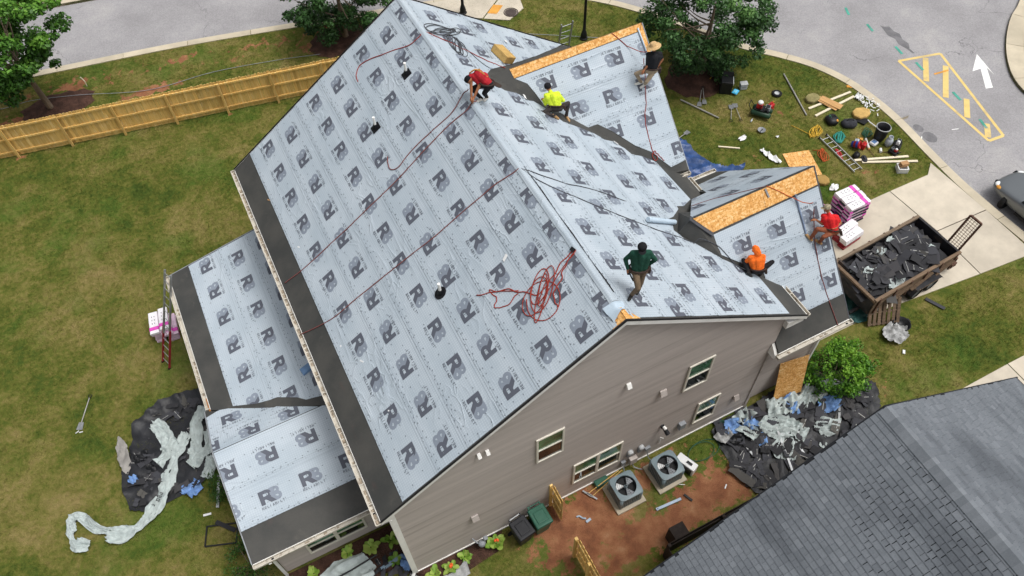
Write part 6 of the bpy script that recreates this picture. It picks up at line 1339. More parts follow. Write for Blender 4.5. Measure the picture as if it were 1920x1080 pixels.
# ------------------------------------------------------------------ outdoor units, bins and tools by the wall
m_acb = M('slate_grey_metal', '#77868c', rough=.45, var=.1, vs=4, bump=.05); m_acd = M('dark_grille', '#363f44', rough=.6, var=.15)
def ac_unit(x, y, rz, label):
    t = thing('air_conditioner', (x, y, 0), rz, label, 'air conditioner'); MB().prism([(-.48, -.48), (.48, -.48), (.48, .48), (-.48, .48)], 0, .09).build('pad', m_pad, t, bevel=.01)
    def rsq(s, r, n=5):
        out = []
        for cx, cy, a0 in ((s-r, s-r, 0), (-s+r, s-r, 90), (-s+r, -s+r, 180), (s-r, -s+r, 270)):
            for i in range(n+1): a = R(a0+90*i/n); out.append((cx+r*math.cos(a), cy+r*math.sin(a)))
        return out
    body = rsq(.36, .12); MB().prism(body, .1, .62).build('cabinet', m_acd, t)
    for i in range(4):
        for k in range(9):
            u_ = -.26+k*.065; Mx = Matrix.Rotation(i*math.pi/2, 4, 'Z'); p = Mx @ Vector((u_, -.366, .45)); MB().box(p, (.036, .012, .66), rz=i*math.pi/2).build('louvre', m_acb, t)
        Mx = Matrix.Rotation(i*math.pi/2, 4, 'Z'); p = Mx @ Vector((-.325, -.325, .45)); MB().cyl((p.x, p.y, .1), (p.x, p.y, .8), .055, n=10).build('corner_post', m_acb, t, smooth=True)
    top = MB(); o_ = rsq(.385, .13); n = len(o_); ri = .305
    n = 40; inner = [(ri*math.cos(2*math.pi*i/n), ri*math.sin(2*math.pi*i/n)) for i in range(n)]
    def sup(a): c_, s_ = math.cos(a), math.sin(a); k_ = .385/(abs(c_)**7+abs(s_)**7)**(1/7); return (k_*c_, k_*s_)
    o_ = [sup(2*math.pi*i/n) for i in range(n)]
    vs = [(*q, .78) for q in o_]+[(*q, .86) for q in o_]+[(*q, .885) for q in inner]+[(*q, .80) for q in inner]; fs = []
    for i in range(n):
        j = (i+1) % n; fs += [(i, j, n+j, n+i), (n+i, n+j, 2*n+j, 2*n+i), (2*n+i, 2*n+j, 3*n+j, 3*n+i)]
    top.add(vs, fs).build('top_cover', m_acb, t); MB().lathe([(0, .63), (.30, .63), (.30, .80)], n=28).build('fan_well', m_blk, t)
    fan = MB().cyl((0, 0, .70), (0, 0, .80), .055, n=16).build('fan_hub', m_acb, t)
    for i in range(3):
        a = i*2.094+.6; bl = MB(); pts = []
        for k, (rr2, da) in enumerate(((.06, -.5), (.28, -.42), (.285, .0), (.28, .42), (.06, .2))): pts.append((rr2*math.cos(a+da), rr2*math.sin(a+da), .76+.03*da))
        bl.poly(pts); bl.build('fan_blade', m_wht if i == 1 else m_gray, fan)  # one blade white: a bright reflection painted as its colour
    gd = MB().lathe([(.30, .876), (.305, .888)], n=28).build('fan_guard', m_acb, t)
    t.scale = (1.12, 1.12, .93)
    for r_ in (.07, .13, .19, .25): MB().tube([(r_*math.cos(i*math.pi/12), r_*math.sin(i*math.pi/12), .875) for i in range(25)], .003, 4, cap=False).build('guard_ring', m_blk, gd)
    for i in range(8): a = i*math.pi/4; MB().cyl((0, 0, .878), (.305*math.cos(a), .305*math.sin(a), .876), .005, n=5).build('guard_wire', m_blk, gd)
    return t
ac_unit(7.12, -.83, .0, 'grey air conditioner with a bright fan blade, nearer the double window'); ac_unit(8.70, -.85, .02, 'grey air conditioner beside the white boxed unit')
ms = thing('white_appliance', (9.46, -.95, 0), R(-68), 'white boxed appliance tipped beside the air conditioner', 'appliance'); MB().box((0, 0, .22), (.72, .3, .44)).build('case', m_wht, ms, bevel=.02); MB().box((0, -.16, .22), (.6, .03, .34)).build('grille', m_blk, ms); MB().box((.1, .0, .46), (.2, .08, .05)).build('handle', m_blk, ms); MB().box((-.37, 0, .22), (.02, .2, .3)).build('end_panel', m_blk, ms)
def bin_(x, y, rz, mat, label, h=1.0):
    t = thing('wheelie_bin', (x, y, 0), rz, label, 'bin'); MB().hexa([(-.22, -.26, .06), (.22, -.26, .06), (.22, .24, .06), (-.22, .24, .06)], [(-.28, -.36, h-.06), (.28, -.36, h-.06), (.28, .32, h-.06), (-.28, .32, h-.06)]).build('body', mat, t, bevel=.03)
    MB().hexa([(-.30, -.40, h-.06), (.30, -.40, h-.06), (.30, .30, h-.06), (-.30, .30, h-.06)], [(-.28, -.37, h+.02), (.28, -.37, h+.02), (.27, .28, h+.03), (-.27, .28, h+.03)]).build('lid', mat, t, bevel=.025)
    MB().hexa([(-.19, -.28, h+.02), (.19, -.28, h+.02), (.19, .14, h+.02), (-.19, .14, h+.02)], [(-.17, -.26, h+.045), (.17, -.26, h+.045), (.17, .12, h+.05), (-.17, .12, h+.05)]).build('lid_panel', mat, t, bevel=.012)
    MB().cyl((-.22, .38, h-.05), (.22, .38, h-.05), .02, n=8).build('handle', m_ltgray if mat is m_kbin else mat, t)
    for s in (-1, 1): MB().box((s*.2, .35, h-.05), (.04, .1, .05)).build('handle_arm', mat, t); wheel(t, (s*.25, .25, .12), .12, .06, m_blk).rotation_euler = (0, 0, R(90)) if False else (0, 0, 0)
    return t
bin_(4.14, -.47, R(2), m_gbin, 'dark green wheeled bin against the taupe siding', 1.05); bin_(3.47, -.52, R(8), m_kbin, 'black wheeled bin left of the green bin', .98)
for i, (a, c2, lb) in enumerate((((6.05, -.28, .05), (7.25, -.2, .55), 'long wooden handled rake leaning behind the nearer air conditioner'), ((6.15, -.42, .05), (7.35, -.25, .6), 'yellow handled rake beside the wooden handled rake'))):
    t = thing('rake', a, 0, lb, 'rake'); d = Vector(c2)-Vector(a); MB().cyl((0, 0, 0), d, .014, n=7).build('handle', m_pine, t); MB().box((0, 0, .02), (.05, .38, .03), rz=.5).build('head', m_steel, t)
tag(MB().box((0, 0, .12), (.5, .25, .22)).build('storage_tub', m_gbin, loc=(6.65, -.16, 0), bevel=.03), 'green storage tub squeezed behind the nearer air conditioner', 'tub')
m_bpipe = M('pale_blue_vinyl', '#aebfd2', rough=.4, var=.06)
dp = thing('downspout_piece', (7.78, -1.77, .04), R(-4), 'pale blue downspout length lying on the clay path', 'downspout'); MB().beam((0, 0, .02), (.92, 0, .02), .085, .06).build('tube', m_bpipe, dp); MB().cyl((.05, 0, .051), (.05, 0, .055), .018, n=8).build('screw_hole', m_blk, dp)
tag(MB().beam((8.35, -1.36, .03), (8.75, -1.30, .05), .08, .02).build('trim_offcut', m_wht), 'white trim offcut at the corner of the concrete pad', 'offcut'); tag(MB().beam((8.9, -1.36, .02), (9.1, -1.48, .02), .02, .012).build('trim_offcut', m_wht), 'thin white trim sliver on the clay path', 'offcut')
tag(MB().beam((8.88, -1.75, .03), (9.0, -2.05, .03), .07, .04).build('pry_bar', m_blk), 'black tool lying on the clay path', 'tool')
tag(MB().tube(smooth_path([(5.35, -.78, .03), (5.45, -.8, .03), (5.5, -.9, .04), (5.6, -.97, .03)], 4), .03, 6).build('downspout_elbow', m_bpipe, smooth=True), 'pale blue bent offcut on the red clay', 'offcut'); tag(MB().box((0, 0, .03), (.18, .08, .05)).build('downspout_elbow', m_bpipe, loc=(5.64, -1.06, 0), rot=(0, 0, .15)), 'pale blue block offcut on the red clay', 'offcut')
tag(MB().beam((10.2, -2.2, .02), (10.33, -2.1, .02), .04, .015).build('trim_offcut', m_wht), 'white chip on the clay beside the debris tarp', 'offcut')
hs_ = tangle('garden_hose', None, 11.35, -.3, .22, .14, 5, m_greenh, 'green garden hose coiled under the low window', 33, .014, .3); tangle('garden_hose', None, 10.3, -.75, .55, .3, 2, m_greenh, 'loose loop of green hose on the grass by the white appliance', 35, .011, .3)
# things by the garage front
pal = thing('pallet', (19.3, .68, .47), R(-20), 'weathered wooden pallet tilted against the trailer', 'pallet'); pal.rotation_euler = (R(58), 0, R(-19))
for i in range(7): MB().box((-.55+i*.183, 0, .1), (.12, 1.05, .018)).build('deck_board', m_brw, pal)
for yy in (-.48, 0, .48): MB().box((0, yy, .045), (1.2, .05, .09)).build('stringer', m_oldw, pal)
for i in range(3): MB().box((-.5+i*.5, 0, -.01), (.12, 1.05, .018)).build('bottom_board', m_oldw, pal)
tb = thing('rubber_tub', (19.72, .0, 0), 0, 'black rubber tub on the lawn behind the silver tarp', 'tub'); MB().lathe([(0, .02), (.26, .02), (.3, .2), (.33, .21), (.33, .19), (.28, .19), (.25, .05), (0, .05)], n=22).build('shell', m_blk, tb, smooth=True); MB().box((.34, 0, .18), (.06, .16, .02)).build('handle', m_blk, tb)
sheet_in(blob(19.25, -.2, .5, .42, 14, .15, 6), .05, lambda x, y: .05+fold(x, y, 71, 3.2, 0)*1.5+.1*math.exp(-((x-19.25)**2+(y+.2)**2)/.08), 'tarp', m_silver, 'crumpled silver tarp on the lawn beside the pallet', 'tarp')
sheet_in([(18.3, 2.7), (19.0, 2.5), (19.3, 1.3), (18.75, .72), (18.0, .95), (17.6, 1.3), (17.9, 2.2)], .08, lambda x, y: .04+fold(x, y, 81, 1.8, 0)*1.2, 'tarp', m_greent, 'dark green tarp bunched at the garage corner under the trailer nose', 'tarp')
sheet_in([(18.4, 3.2), (19.0, 3.1), (19.1, 2.5), (18.3, 2.5)], .08, lambda x, y: .05+fold(x, y, 84, 1.8, 0)*1.3, 'tarp', m_bluet, 'blue tarp fold between the garage and the trailer', 'tarp')
sheet_in([(17.3, 12.3), (18.0, 12.2), (18.1, 11.2), (18.3, 10.3), (18.9, 9.7), (19.6, 9.45), (19.3, 9.2), (18.0, 9.0), (16.4, 9.0), (16.3, 12.2)], .09, lambda x, y: .04+fold(x, y, 91, 1.5, 0)*1.6, 'tarp', m_bluet, 'blue tarp on the front lawn between the two front gables', 'tarp')
tag(MB().box((0, 0, .015), (.75, .14, .02)).build('shingle_strip', m_scr, loc=(21.58, .16, .03), rot=(0, 0, -1.15)), 'dark shingle strip lying on the grass beside the driveway', 'shingle strip'); tag(MB().box((0, 0, .03), (.16, .09, .05)).build('paper_wad', m_wht, loc=(19.05, -.92, 0), rot=(0, 0, .8)), 'small white wad on the lawn below the silver tarp', 'scrap')
m_oil = M('oil_stain', '#8f8676', rough=.7, var=.3, fine=.4, fs=14, world=True)
# ------------------------------------------------------------------ tools spread over the front lawn
def bar(name, a, c2, w, h, mat, label, cat): return tag(MB().beam((*a, h/2+.015), (*c2, h/2+.015), w, h).build(name, mat), label, cat)
def rod(name, a, c2, r, mat, label, cat): return tag(MB().cyl((*a, r+.015), (*c2, r+.015), r, n=10).build(name, mat, smooth=False), label, cat)
rod('metal_pole', (19.45, 14.28), (20.3, 12.43), .035, m_pole, 'long grey pipe on the grass beside the front gable', 'pipe'); rod('metal_pole', (24.78, 13.46), (23.91, 10.69), .035, m_pole, 'long grey pole lying between the spare wheel and the cushions', 'pole')
tb = thing('rubbish_bin', (21.65, 13.85, 0), R(-35), 'tall black plastic bin with open lid on the front lawn', 'bin'); MB().box((0, 0, .34), (.55, .5, .68)).build('body', m_blk, tb, bevel=.03); MB().box((.05, .32, .62), (.5, .06, .4), rx=-.5).build('lid', m_blk, tb, bevel=.02); MB().box((.28, .0, .62), (.04, .5, .1)).build('rim', m_ltgray, tb)
o = thing('box_lid', (21.95, 13.45, .1), .5, 'sky blue plastic lid beside the black bin', 'lid'); MB().box((0, 0, .03), (.34, .26, .05)).build('lid', m_cyan, o, bevel=.02); MB().box((0, 0, .06), (.22, .15, .012)).build('panel', M('pale_blue_panel', '#7fd0ec', rough=.4), o, bevel=.005)
o = thing('cooler', (22.5, 13.6, 0), -.35, 'small grey cooler near the black bin', 'cooler'); MB().box((0, 0, .14), (.34, .26, .28)).build('body', m_clear, o, bevel=.03); MB().box((0, 0, .3), (.36, .28, .05)).build('lid', m_ltgray, o, bevel=.02); MB().box((0, -.13, .18), (.2, .02, .05)).build('handle', m_gray, o)
o = thing('garden_trowel', (21.72, 14.95, .12), .6, 'grey trowel with a yellow tip in the mulch ring', 'trowel'); MB().ell((0, 0, .02), (.2, .09, .02)).build('blade', m_gray, o); MB().cyl((-.2, 0, .03), (-.38, 0, .05), .025, n=8).build('grip', m_yrope, o)
def compressor(x, y, rz, label, tank, mats, s=1.0):
    t = thing('air_compressor', (x, y, 0), rz, label, 'air compressor'); t.scale = (s, s, s)
    for yy in (-.16, .16): MB().lathe([(0, -.42), (.07, -.41), (.12, -.36), (.12, .36), (.07, .41), (0, .42)], n=18, mtx=Matrix.Translation((0, yy, .2)) @ Matrix.Rotation(R(90), 4, 'Y')).build('tank', tank, t, smooth=True)
    MB().box((.0, 0, .35), (.6, .34, .03)).build('deck_plate', m_blk, t); MB().box((-.14, .02, .48), (.24, .24, .22)).build('engine', mats[0], t, bevel=.03); MB().lathe([(0, 0), (.11, 0), (.12, .05), (.08, .1), (0, .11)], n=16, mtx=Matrix.Translation((-.14, .02, .59))).build('engine_cowl', m_wht, t, smooth=True)
    MB().box((.2, 0, .46), (.16, .2, .2)).build('pump', m_blk, t, bevel=.02)
    for k in range(4): MB().box((.2, 0, .40+k*.045), (.2, .24, .012)).build('cooling_fin', m_gray, t)
    MB().lathe([(.15, -.02), (.17, -.02), (.17, .02), (.15, .02)], n=20, mtx=Matrix.Translation((.05, -.15, .48)) @ Matrix.Rotation(R(90), 4, 'X')).build('flywheel', m_blk, t); MB().tube([(-.42, -.18, .3), (-.55, -.18, .5), (-.55, .18, .5), (-.42, .18, .3)], .018, 7).build('handle', m_blk, t); wheel(t, (.3, .28, .1), .1, .05, m_blk); wheel(t, (-.3, .28, .1), .1, .05, m_blk)
    return t
compressor(22.12, 11.72, R(-52), 'twin tank green air compressor with a red engine on the front lawn', M('dark_green_paint', '#24402f', rough=.4), (m_red,), 1.1)
def jerry(x, y, rz, mat, label, s=1): 
    t = thing('fuel_can', (x, y, 0), rz, label, 'fuel can'); t.scale = (s, s, s); MB().box((0, 0, .15), (.3, .22, .3), tap=.9).build('body', mat, t, bevel=.03); MB().tube([(-.1, 0, .3), (-.08, 0, .38), (.06, 0, .38), (.08, 0, .3)], .016, 7).build('handle', mat, t); MB().cyl((.1, 0, .3), (.13, 0, .37), .03, n=10).build('cap', m_yrope, t); return t
jerry(22.72, 11.82, .3, m_red, 'red fuel can next to the green air compressor', 1.1); jerry(24.78, 7.9, .4, m_red, 'red fuel can near the blue bucket', .95)
o = thing('spare_wheel', (23.63, 12.5, 0), 0, 'small black wheel lying flat on the front lawn', 'wheel'); MB().lathe([(.1, .02), (.2, .0), (.24, .04), (.24, .08), (.2, .11), (.12, .09)], n=22).build('tyre', m_tire, o, smooth=True); MB().lathe([(0, .06), (.05, .08), (.11, .06), (.12, .09)], n=18).build('rim', m_ltgray, o, smooth=True)
def cushion(x, y, rz, sx, sy, mat, label, seed):
    t = thing('foam_cushion', (x, y, 0), rz, label, 'foam cushion'); q = blob(0, 0, sx, sy, 8, .12, seed); m = MB(); m.prism([(a, c2) for a, c2 in q], .0, .16); m.build('foam', mat, t, bevel=.03); MB().prism([(a*.9, c2*.9) for a, c2 in q], .1601, .172).build('worn_face', mat, t, bevel=.01); return t
cushion(24.85, 11.42, .2, .37, .3, m_olive, 'olive grey foam cushion by the crossed boards', 4); cushion(26.12, 9.58, .0, .44, .34, m_tan, 'tan foam cushion on top of the scoop shovel', 6); cushion(21.9, 7.15, .5, .32, .3, M('brown_foam', '#a3854e', rough=.95, var=.15, bump=.6, bs=25, bd=.02), 'brown foam cushion beside the large sheathing sheet', 7)
for a, c2, lb in (((24.29, 11.0), (26.72, 10.98), 'white board under the plywood pieces, farther from the house'), ((24.25, 10.47), (26.66, 10.67), 'white board under the plywood pieces, nearer the house'), ((23.94, 7.46), (26.15, 6.55), 'pale lumber length below the lawn tools, upper one'), ((24.15, 7.22), (26.3, 6.14), 'pale lumber length below the lawn tools, lower one')): bar('lumber', a, c2, .11, .04, m_lum, lb, 'board')
bar('lumber', (19.22, 10.94), (19.99, 10.4), .06, .045, m_lum, 'short tan stick on the front lawn beside the blue tarp', 'board')
for i, (dz, rz, lb) in enumerate(((0, -1.25, 'plywood piece lowest on the two white boards'), (.025, -1.1, 'plywood piece in the middle on the two white boards'), (.05, -1.18, 'plywood piece on top of the two white boards'))): tag(MB().box((0, 0, .075+dz), (1.05, .36, .02)).build('plywood_piece', m_ply, loc=(25.25+.06*i, 10.83-.03*i, 0), rot=(0, 0, rz)), lb, 'plywood')
sheet_in(blob(26.76, 10.47, .17, .22, 10, .2, 8), .04, lambda x, y: .04+fold(x, y, 15, 5, 0)*1.5, 'plastic_bag', m_wht, 'white plastic bag at the kerb end of the lawn', 'bag')
rrp = random.Random(5)
for i in range(46):
    x, y = 26.88+rrp.gauss(0, .17), 9.9+rrp.gauss(0, .26); a = rrp.uniform(0, 6.28); L = rrp.uniform(.08, .2)
    tag(MB().beam((x, y, .02+rrp.random()*.08), (x+L*math.cos(a), y+L*math.sin(a), .03+rrp.random()*.08), .035, .012).build('trim_scrap', m_wht), 'white trim scrap in the pile by the kerb', 'trim scrap', 'white trim scraps by the kerb')
def bag(x, y, rz, sx, sy, h, mat, label, extra=()):
    t = thing('tool_bag', (x, y, 0), rz, label, 'bag'); vs = []; n = 14; prof = ((.8, 0), (1, .15), (1.02, .5), (.9, .82), (.55, 1.0), (0, 1.02))
    for r_, z_ in prof:
        for i in range(n): a = 2*math.pi*i/n; k = 1+.14*mnoise.noise((math.cos(a)*2, math.sin(a)*2, z_*3+x)); ca, sa = math.cos(a), math.sin(a); vs.append((sx*r_*k*math.copysign(abs(ca)**.7, ca), sy*r_*k*math.copysign(abs(sa)**.7, sa), h*z_))
    MB().add(vs, [(j*n+i, j*n+(i+1) % n, (j+1)*n+(i+1) % n, (j+1)*n+i) for j in range(5) for i in range(n)]).build('fabric', mat, t, smooth=True); MB().tube([(-sx*.5, 0, h*.95), (-sx*.3, .04, h*1.25), (sx*.3, .05, h*1.25), (sx*.5, 0, h*.95)], .018, 6).build('handle', m_blk, t)
    for nm, c, d, mt in extra: MB().ell(c, d, seg=10, rings=6).build(nm, mt, t, smooth=True)
    return t
bag(24.65, 9.85, -.3, .28, .3, .28, m_blk, 'black tool bag with green and orange straps on the lawn', (('green_strap', (-.08, .1, .27), (.06, .12, .03), m_greenh), ('orange_strap', (.14, -.18, .24), (.05, .1, .03), m_opaint))); bag(25.18, 9.3, -.45, .34, .24, .28, m_dg, 'charcoal duffel bag next to the black tool bag')
sc_o = thing('scoop_shovel', (25.9, 9.2, 0), R(-73), 'black scoop shovel with a white handle under the tan cushion', 'shovel'); MB().hexa([(-.25, -.2, .0), (.2, -.18, .02), (.2, .18, .02), (-.25, .2, 0)], [(-.25, -.22, .05), (.2, -.2, .1), (.2, .2, .1), (-.25, .22, .05)]).build('scoop', m_blk, sc_o); MB().tube([(.15, .15, .1), (.3, .08, .1), (.9, 0, .08)], .025, 8).build('handle', m_wht, sc_o)
brl = thing('barrel', (25.72, 7.98, 0), 0, 'open black trash barrel among the lawn tools', 'barrel'); MB().lathe([(0, .02), (.2, .0), (.26, .3), (.28, .72), (.31, .74), (.31, .78), (.275, .78), (.25, .3), (.19, .05), (0, .05)], n=26).build('shell', m_kbin, brl, smooth=True); MB().lathe([(.30, .74), (.325, .76), (.30, .79), (.28, .77)], n=26).build('rim', m_ltgray, brl, smooth=True)
tangle('garden_hose', None, 24.3, 8.86, .27, .24, 8, m_teal_h, 'coiled teal hose by the foot of the ladder', 22, .022, .12); tangle('garden_hose', None, 25.5, 8.5, .2, .18, 6, m_greenh, 'dark green hose heap beside the trash barrel', 25, .015, .35); tangle('rope_coil', None, 23.58, 9.68, .3, .22, 7, m_yrope, 'yellow rope heap on the front lawn', 27, .015, .45, extra=[(23.0, 10.3), (22.9, 10.5)]); tangle('rope_coil', None, 22.95, 8.35, .2, .28, 6, m_orope, 'orange red rope heap beside the large sheathing sheet', 28, .014, .5, extra=[(22.75, 8.8)]); tangle('rope_coil', None, 23.6, 8.1, .1, .25, 5, M('bright_red_rope', '#b0353a', rough=.8), 'bright red rope heap under the ladder', 29, .014, .5)
ladder('aluminium_ladder', (23.68, 9.26, .06), (23.64, 6.89, .06), .40, 'aluminium ladder lying flat on the front lawn', m_alum, 8, side=(1, 0, 0))
bk = thing('bucket', (24.4, 8.22, .16), R(-40), 'blue bucket with a red rim tipped over on the lawn', 'bucket'); bk.rotation_euler = (R(70), 0, R(25)); MB().lathe([(0, .0), (.13, 0), (.155, .36)], n=20).build('body', m_blue, bk, smooth=True); MB().lathe([(.155, .30), (.165, .31), (.165, .37), (.15, .37), (.14, .1), (0, .08)], n=20).build('rim', m_red, bk, smooth=True); MB().tube([(-.16, 0, .33), (-.1, -.2, .36), (.1, -.2, .36), (.16, 0, .33)], .006, 5).build('bail', m_steel, bk)
jerry(24.63, 8.2, .7, m_clear, 'milky plastic jug next to the blue bucket', .9)
o = thing('caulk_tube', (25.1, 7.98, .05), R(-118), 'white tube with a tan end among the lawn tools', 'tube'); MB().cyl((-.3, 0, 0), (.3, 0, 0), .05, n=12).build('tube', m_wht, o); MB().cyl((.3, 0, 0), (.36, 0, 0), .055, n=12).build('end_cap', m_tan, o)
o = thing('plastic_sack', (25.35, 7.86, 0), .2, 'blue and white printed sack between the barrel and the fuel can', 'sack'); MB().box((0, 0, .08), (.32, .3, .15)).build('sack', m_wht, o, bevel=.05); MB().box((0, 0, .158), (.2, .18, .008)).build('label_panel', m_bfelt, o)
pt = thing('propane_tank', (25.85, 7.52, 0), 0, 'pale grey propane tank beside the trash barrel', 'gas tank'); MB().lathe([(.11, .0), (.11, .03), (.13, .05), (.155, .12), (.16, .28), (.13, .38), (.07, .42), (0, .43)], n=22).build('tank', m_clear, pt, smooth=True); MB().lathe([(.1, .40), (.1, .52), (.085, .52), (.085, .41)], n=18).build('collar', m_clear, pt, smooth=True); MB().cyl((0, 0, .42), (0, 0, .5), .025, n=10).build('valve', m_steel, pt)
compressor(26.12, 7.25, R(35), 'small black and white generator at the lawn edge', m_blk, (m_wht,), .62); compressor(25.72, 7.02, R(100), 'small red engine pump below the propane tank', m_blk, (m_red,), .5)
o = thing('paper_roll', (25.32, 7.38, .06), .9, 'white paper roll lying near the red engine pump', 'roll'); MB().cyl((-.1, 0, 0), (.1, 0, 0), .06, n=16).build('roll', m_wht, o); MB().cyl((.1, 0, 0), (.104, 0, 0), .02, n=10).build('core', m_card, o)
bag(24.15, 7.62, .4, .16, .14, .22, m_blk, 'small black tool pouch below the blue bucket'); bag(24.35, 7.32, 1.1, .2, .12, .12, m_dg, 'dark grey tool pouch at the end of the lumber')
rod('pry_bar', (24.95, 7.75), (24.85, 7.2), .012, m_rust, 'thin rusty bar lying below the red fuel can', 'pry bar'); rod('pry_bar', (25.35, 7.3), (25.95, 6.85), .012, m_rust, 'thin rusty bar beside the red engine pump', 'pry bar'); rod('pry_bar', (25.0, 8.4), (25.15, 8.05), .02, m_card, 'short brown handle among the lawn tools', 'handle')
o = thing('orange_float', (25.05, 8.32, .05), 0, 'small orange tape reel beside the white tube', 'tape reel'); MB().lathe([(.03, -.03), (.07, -.03), (.07, .03), (.03, .03)], n=14).build('reel', m_opaint, o); MB().cyl((0, 0, -.035), (0, 0, .035), .03, n=10).build('hub', m_tan, o)
wb_ = thing('foam_box', (25.32, 6.08, 0), -.5, 'white open box with brown blocks near the driveway', 'box'); MB().box((0, 0, .03), (.44, .4, .05)).build('floor', m_wht, wb_)
for s in (-1, 1): MB().box((s*.2, 0, .14), (.04, .4, .22)).build('side', m_wht, wb_); MB().box((0, s*.18, .14), (.38, .04, .22)).build('side', m_wht, wb_)
for i in range(2): tag(MB().box((0, 0, .05), (.34, .2, .09)).build('brick', m_card, loc=(25.36+.02*i, 6.12, .22+.095*i), rot=(0, 0, -.3+.1*i), bevel=.006), ['lower brown block on the white box', 'upper brown block on the white box'][i], 'block')
sh = thing('sheathing_sheet', (21.8, 8.35, 0), R(-17), 'large oriented strand board sheet lying on the front lawn', 'wood panel'); MB().box((0, 0, .03), (1.22, 1.5, .012)).build('panel', m_osb, sh); MB().box((.02, .02, .018), (1.2, 1.45, .012)).build('lower_panel', m_osb, sh)
MB().tube([(.25+.07*math.cos(i*.5), .45+.07*math.sin(i*.5), .042) for i in range(11)], .006, 5).build('cord_loop', m_redrope, sh)
for x, y, rx, ry, nm, lb in ((20.46, 10.85, .2, .15, 'dish_fragment', 'white curved fragment in the middle of the front lawn'), (21.89, 10.2, .1, .06, 'paper_wad', 'small white wad right of the grey bowl on the lawn'), (22.1, 6.6, .22, .16, 'paper_wad', 'white crumpled paper beside the brown foam cushion')):
    sheet_in(blob(x, y, rx, ry, 10, .2, int(x*10)), .03, lambda xx, yy: .04+fold(xx, yy, x, 5, 0)*.8, nm, m_wht, lb, 'scrap')
sheet_in([(20.66, 9.9), (20.85, 9.85), (21.0, 9.3), (21.1, 8.85), (20.9, 8.8), (20.72, 9.2)], .04, lambda x, y: .05+fold(x, y, 66, 2.5, 0), 'plastic_sheet', m_wht, 'long white plastic sheet above the large sheathing sheet', 'plastic sheet')
o = thing('grey_bowl', (21.5, 10.85, 0), .4, 'grey plastic bowl below the green air compressor', 'bowl'); MB().lathe([(0, .015), (.11, 0), (.17, .1), (.18, .1), (.12, .02), (0, .03)], n=18).build('shell', m_gray, o, smooth=True); MB().box((.0, 0, .06), (.2, .04, .02)).build('divider', m_blk, o)
o = thing('water_bottle', (21.52, 11.6, .04), .6, 'clear bottle lying by the air compressor', 'bottle'); MB().lathe([(0, -.11), (.035, -.11), (.036, .04), (.015, .09), (.015, .12), (0, .12)], n=12, mtx=Matrix.Rotation(R(90), 4, 'Y')).build('body', m_clear, o, smooth=True); MB().cyl((.11, 0, 0), (.13, 0, 0), .017, n=10).build('cap', m_wht, o)
# ------------------------------------------------------------------ parked car
m_paint, nt, b = newmat('grey_car_paint'); b.inputs['Base Color'].default_value = (*S('#6d7276'), 1); b.inputs['Metallic'].default_value = .55; b.inputs['Roughness'].default_value = .32; b.inputs['Coat Weight'].default_value = .6
m_cglass, nt, b = newmat('car_glass'); b.inputs['Base Color'].default_value = (.02, .025, .03, 1); b.inputs['Roughness'].default_value = .05
m_lampc, nt, b = newmat('headlamp_lens'); b.inputs['Base Color'].default_value = (.75, .77, .78, 1); b.inputs['Roughness'].default_value = .12
car = thing('parked_car', (28.42, 1.2, -.14), 0, 'grey sedan parked at the kerb, cut by the right edge', 'car')
secs = [(2.28, .55, .45, .62), (2.2, .72, .35, .72), (1.95, .84, .3, .80), (1.5, .89, .28, .86), (1.0, .9, .26, .92), (.75, .9, .26, .97), (-.2, .9, .26, .97), (-1.2, .9, .26, .96), (-1.7, .88, .28, .95), (-2.15, .8, .35, .9), (-2.3, .6, .45, .75)]
vs = []; n = 12
for y, w, zb_, zt in secs:
    ring_ = [(-w*.82, zb_), (-w*.98, zb_+.12), (-w, zb_+.3), (-w*.97, zt-.12), (-w*.86, zt-.02), (-w*.4, zt+.03), (w*.4, zt+.03), (w*.86, zt-.02), (w*.97, zt-.12), (w, zb_+.3), (w*.98, zb_+.12), (w*.82, zb_)]
    vs += [(x*1.05, y*1.02, z) for x, z in ring_]
fs = [(j*n+i, j*n+(i+1) % n, (j+1)*n+(i+1) % n, (j+1)*n+i) for j in range(len(secs)-1) for i in range(n)]+[tuple(range(n)), tuple(range((len(secs)-1)*n, len(secs)*n))[::-1]]
bdy = MB().add(vs, fs).build('body', m_paint, car, smooth=True); sb = bdy.modifiers.new('s', 'SUBSURF'); sb.levels = 1; sb.render_levels = 2
cab_ = MB(); rows_ = [(.85, .86, .93), (.2, .66, 1.36), (-.9, .66, 1.40), (-1.55, .8, .97)]
cab_.add([(s*w, y, z) for y, w, z in rows_ for s in (-1, 1)]+[(s*.88, .85, .9) for s in (-1, 1)]+[(s*.88, -1.55, .92) for s in (-1, 1)], [(0, 1, 3, 2), (4, 5, 7, 6), (0, 2, 4, 6), (1, 7, 5, 3)])
cab_.build('greenhouse', m_cglass, car); MB().hexa([(-.66, .18, 1.345), (.66, .18, 1.345), (.66, -.9, 1.385), (-.66, -.9, 1.385)], [(-.6, .1, 1.40), (.6, .1, 1.40), (.6, -.85, 1.43), (-.6, -.85, 1.43)]).build('roof', m_paint, car, bevel=.03)
for s in (-1, 1):
    for y in (1.42, -1.35):
        wh = wheel(car, (s*.77, y, .33), .33, .21, M('dark_alloy', '#3a3c40', rough=.35, metal=.6)); 
    hl = MB().ell((s*.62, 2.10, .69), (.17, .15, .06), seg=14, rings=8).build('headlight', m_lampc, car, smooth=True); MB().ell((s*.78, 1.95, .70), (.09, .14, .06), seg=10, rings=6).build('indicator', m_opaint, hl, smooth=True)
    MB().ell((s*1.0, .55, .98), (.1, .07, .07), seg=10, rings=6).build('mirror', m_paint, car, smooth=True); MB().box((s*.93, -.3, .36), (.04, 2.2, .1)).build('sill', m_blk, car)
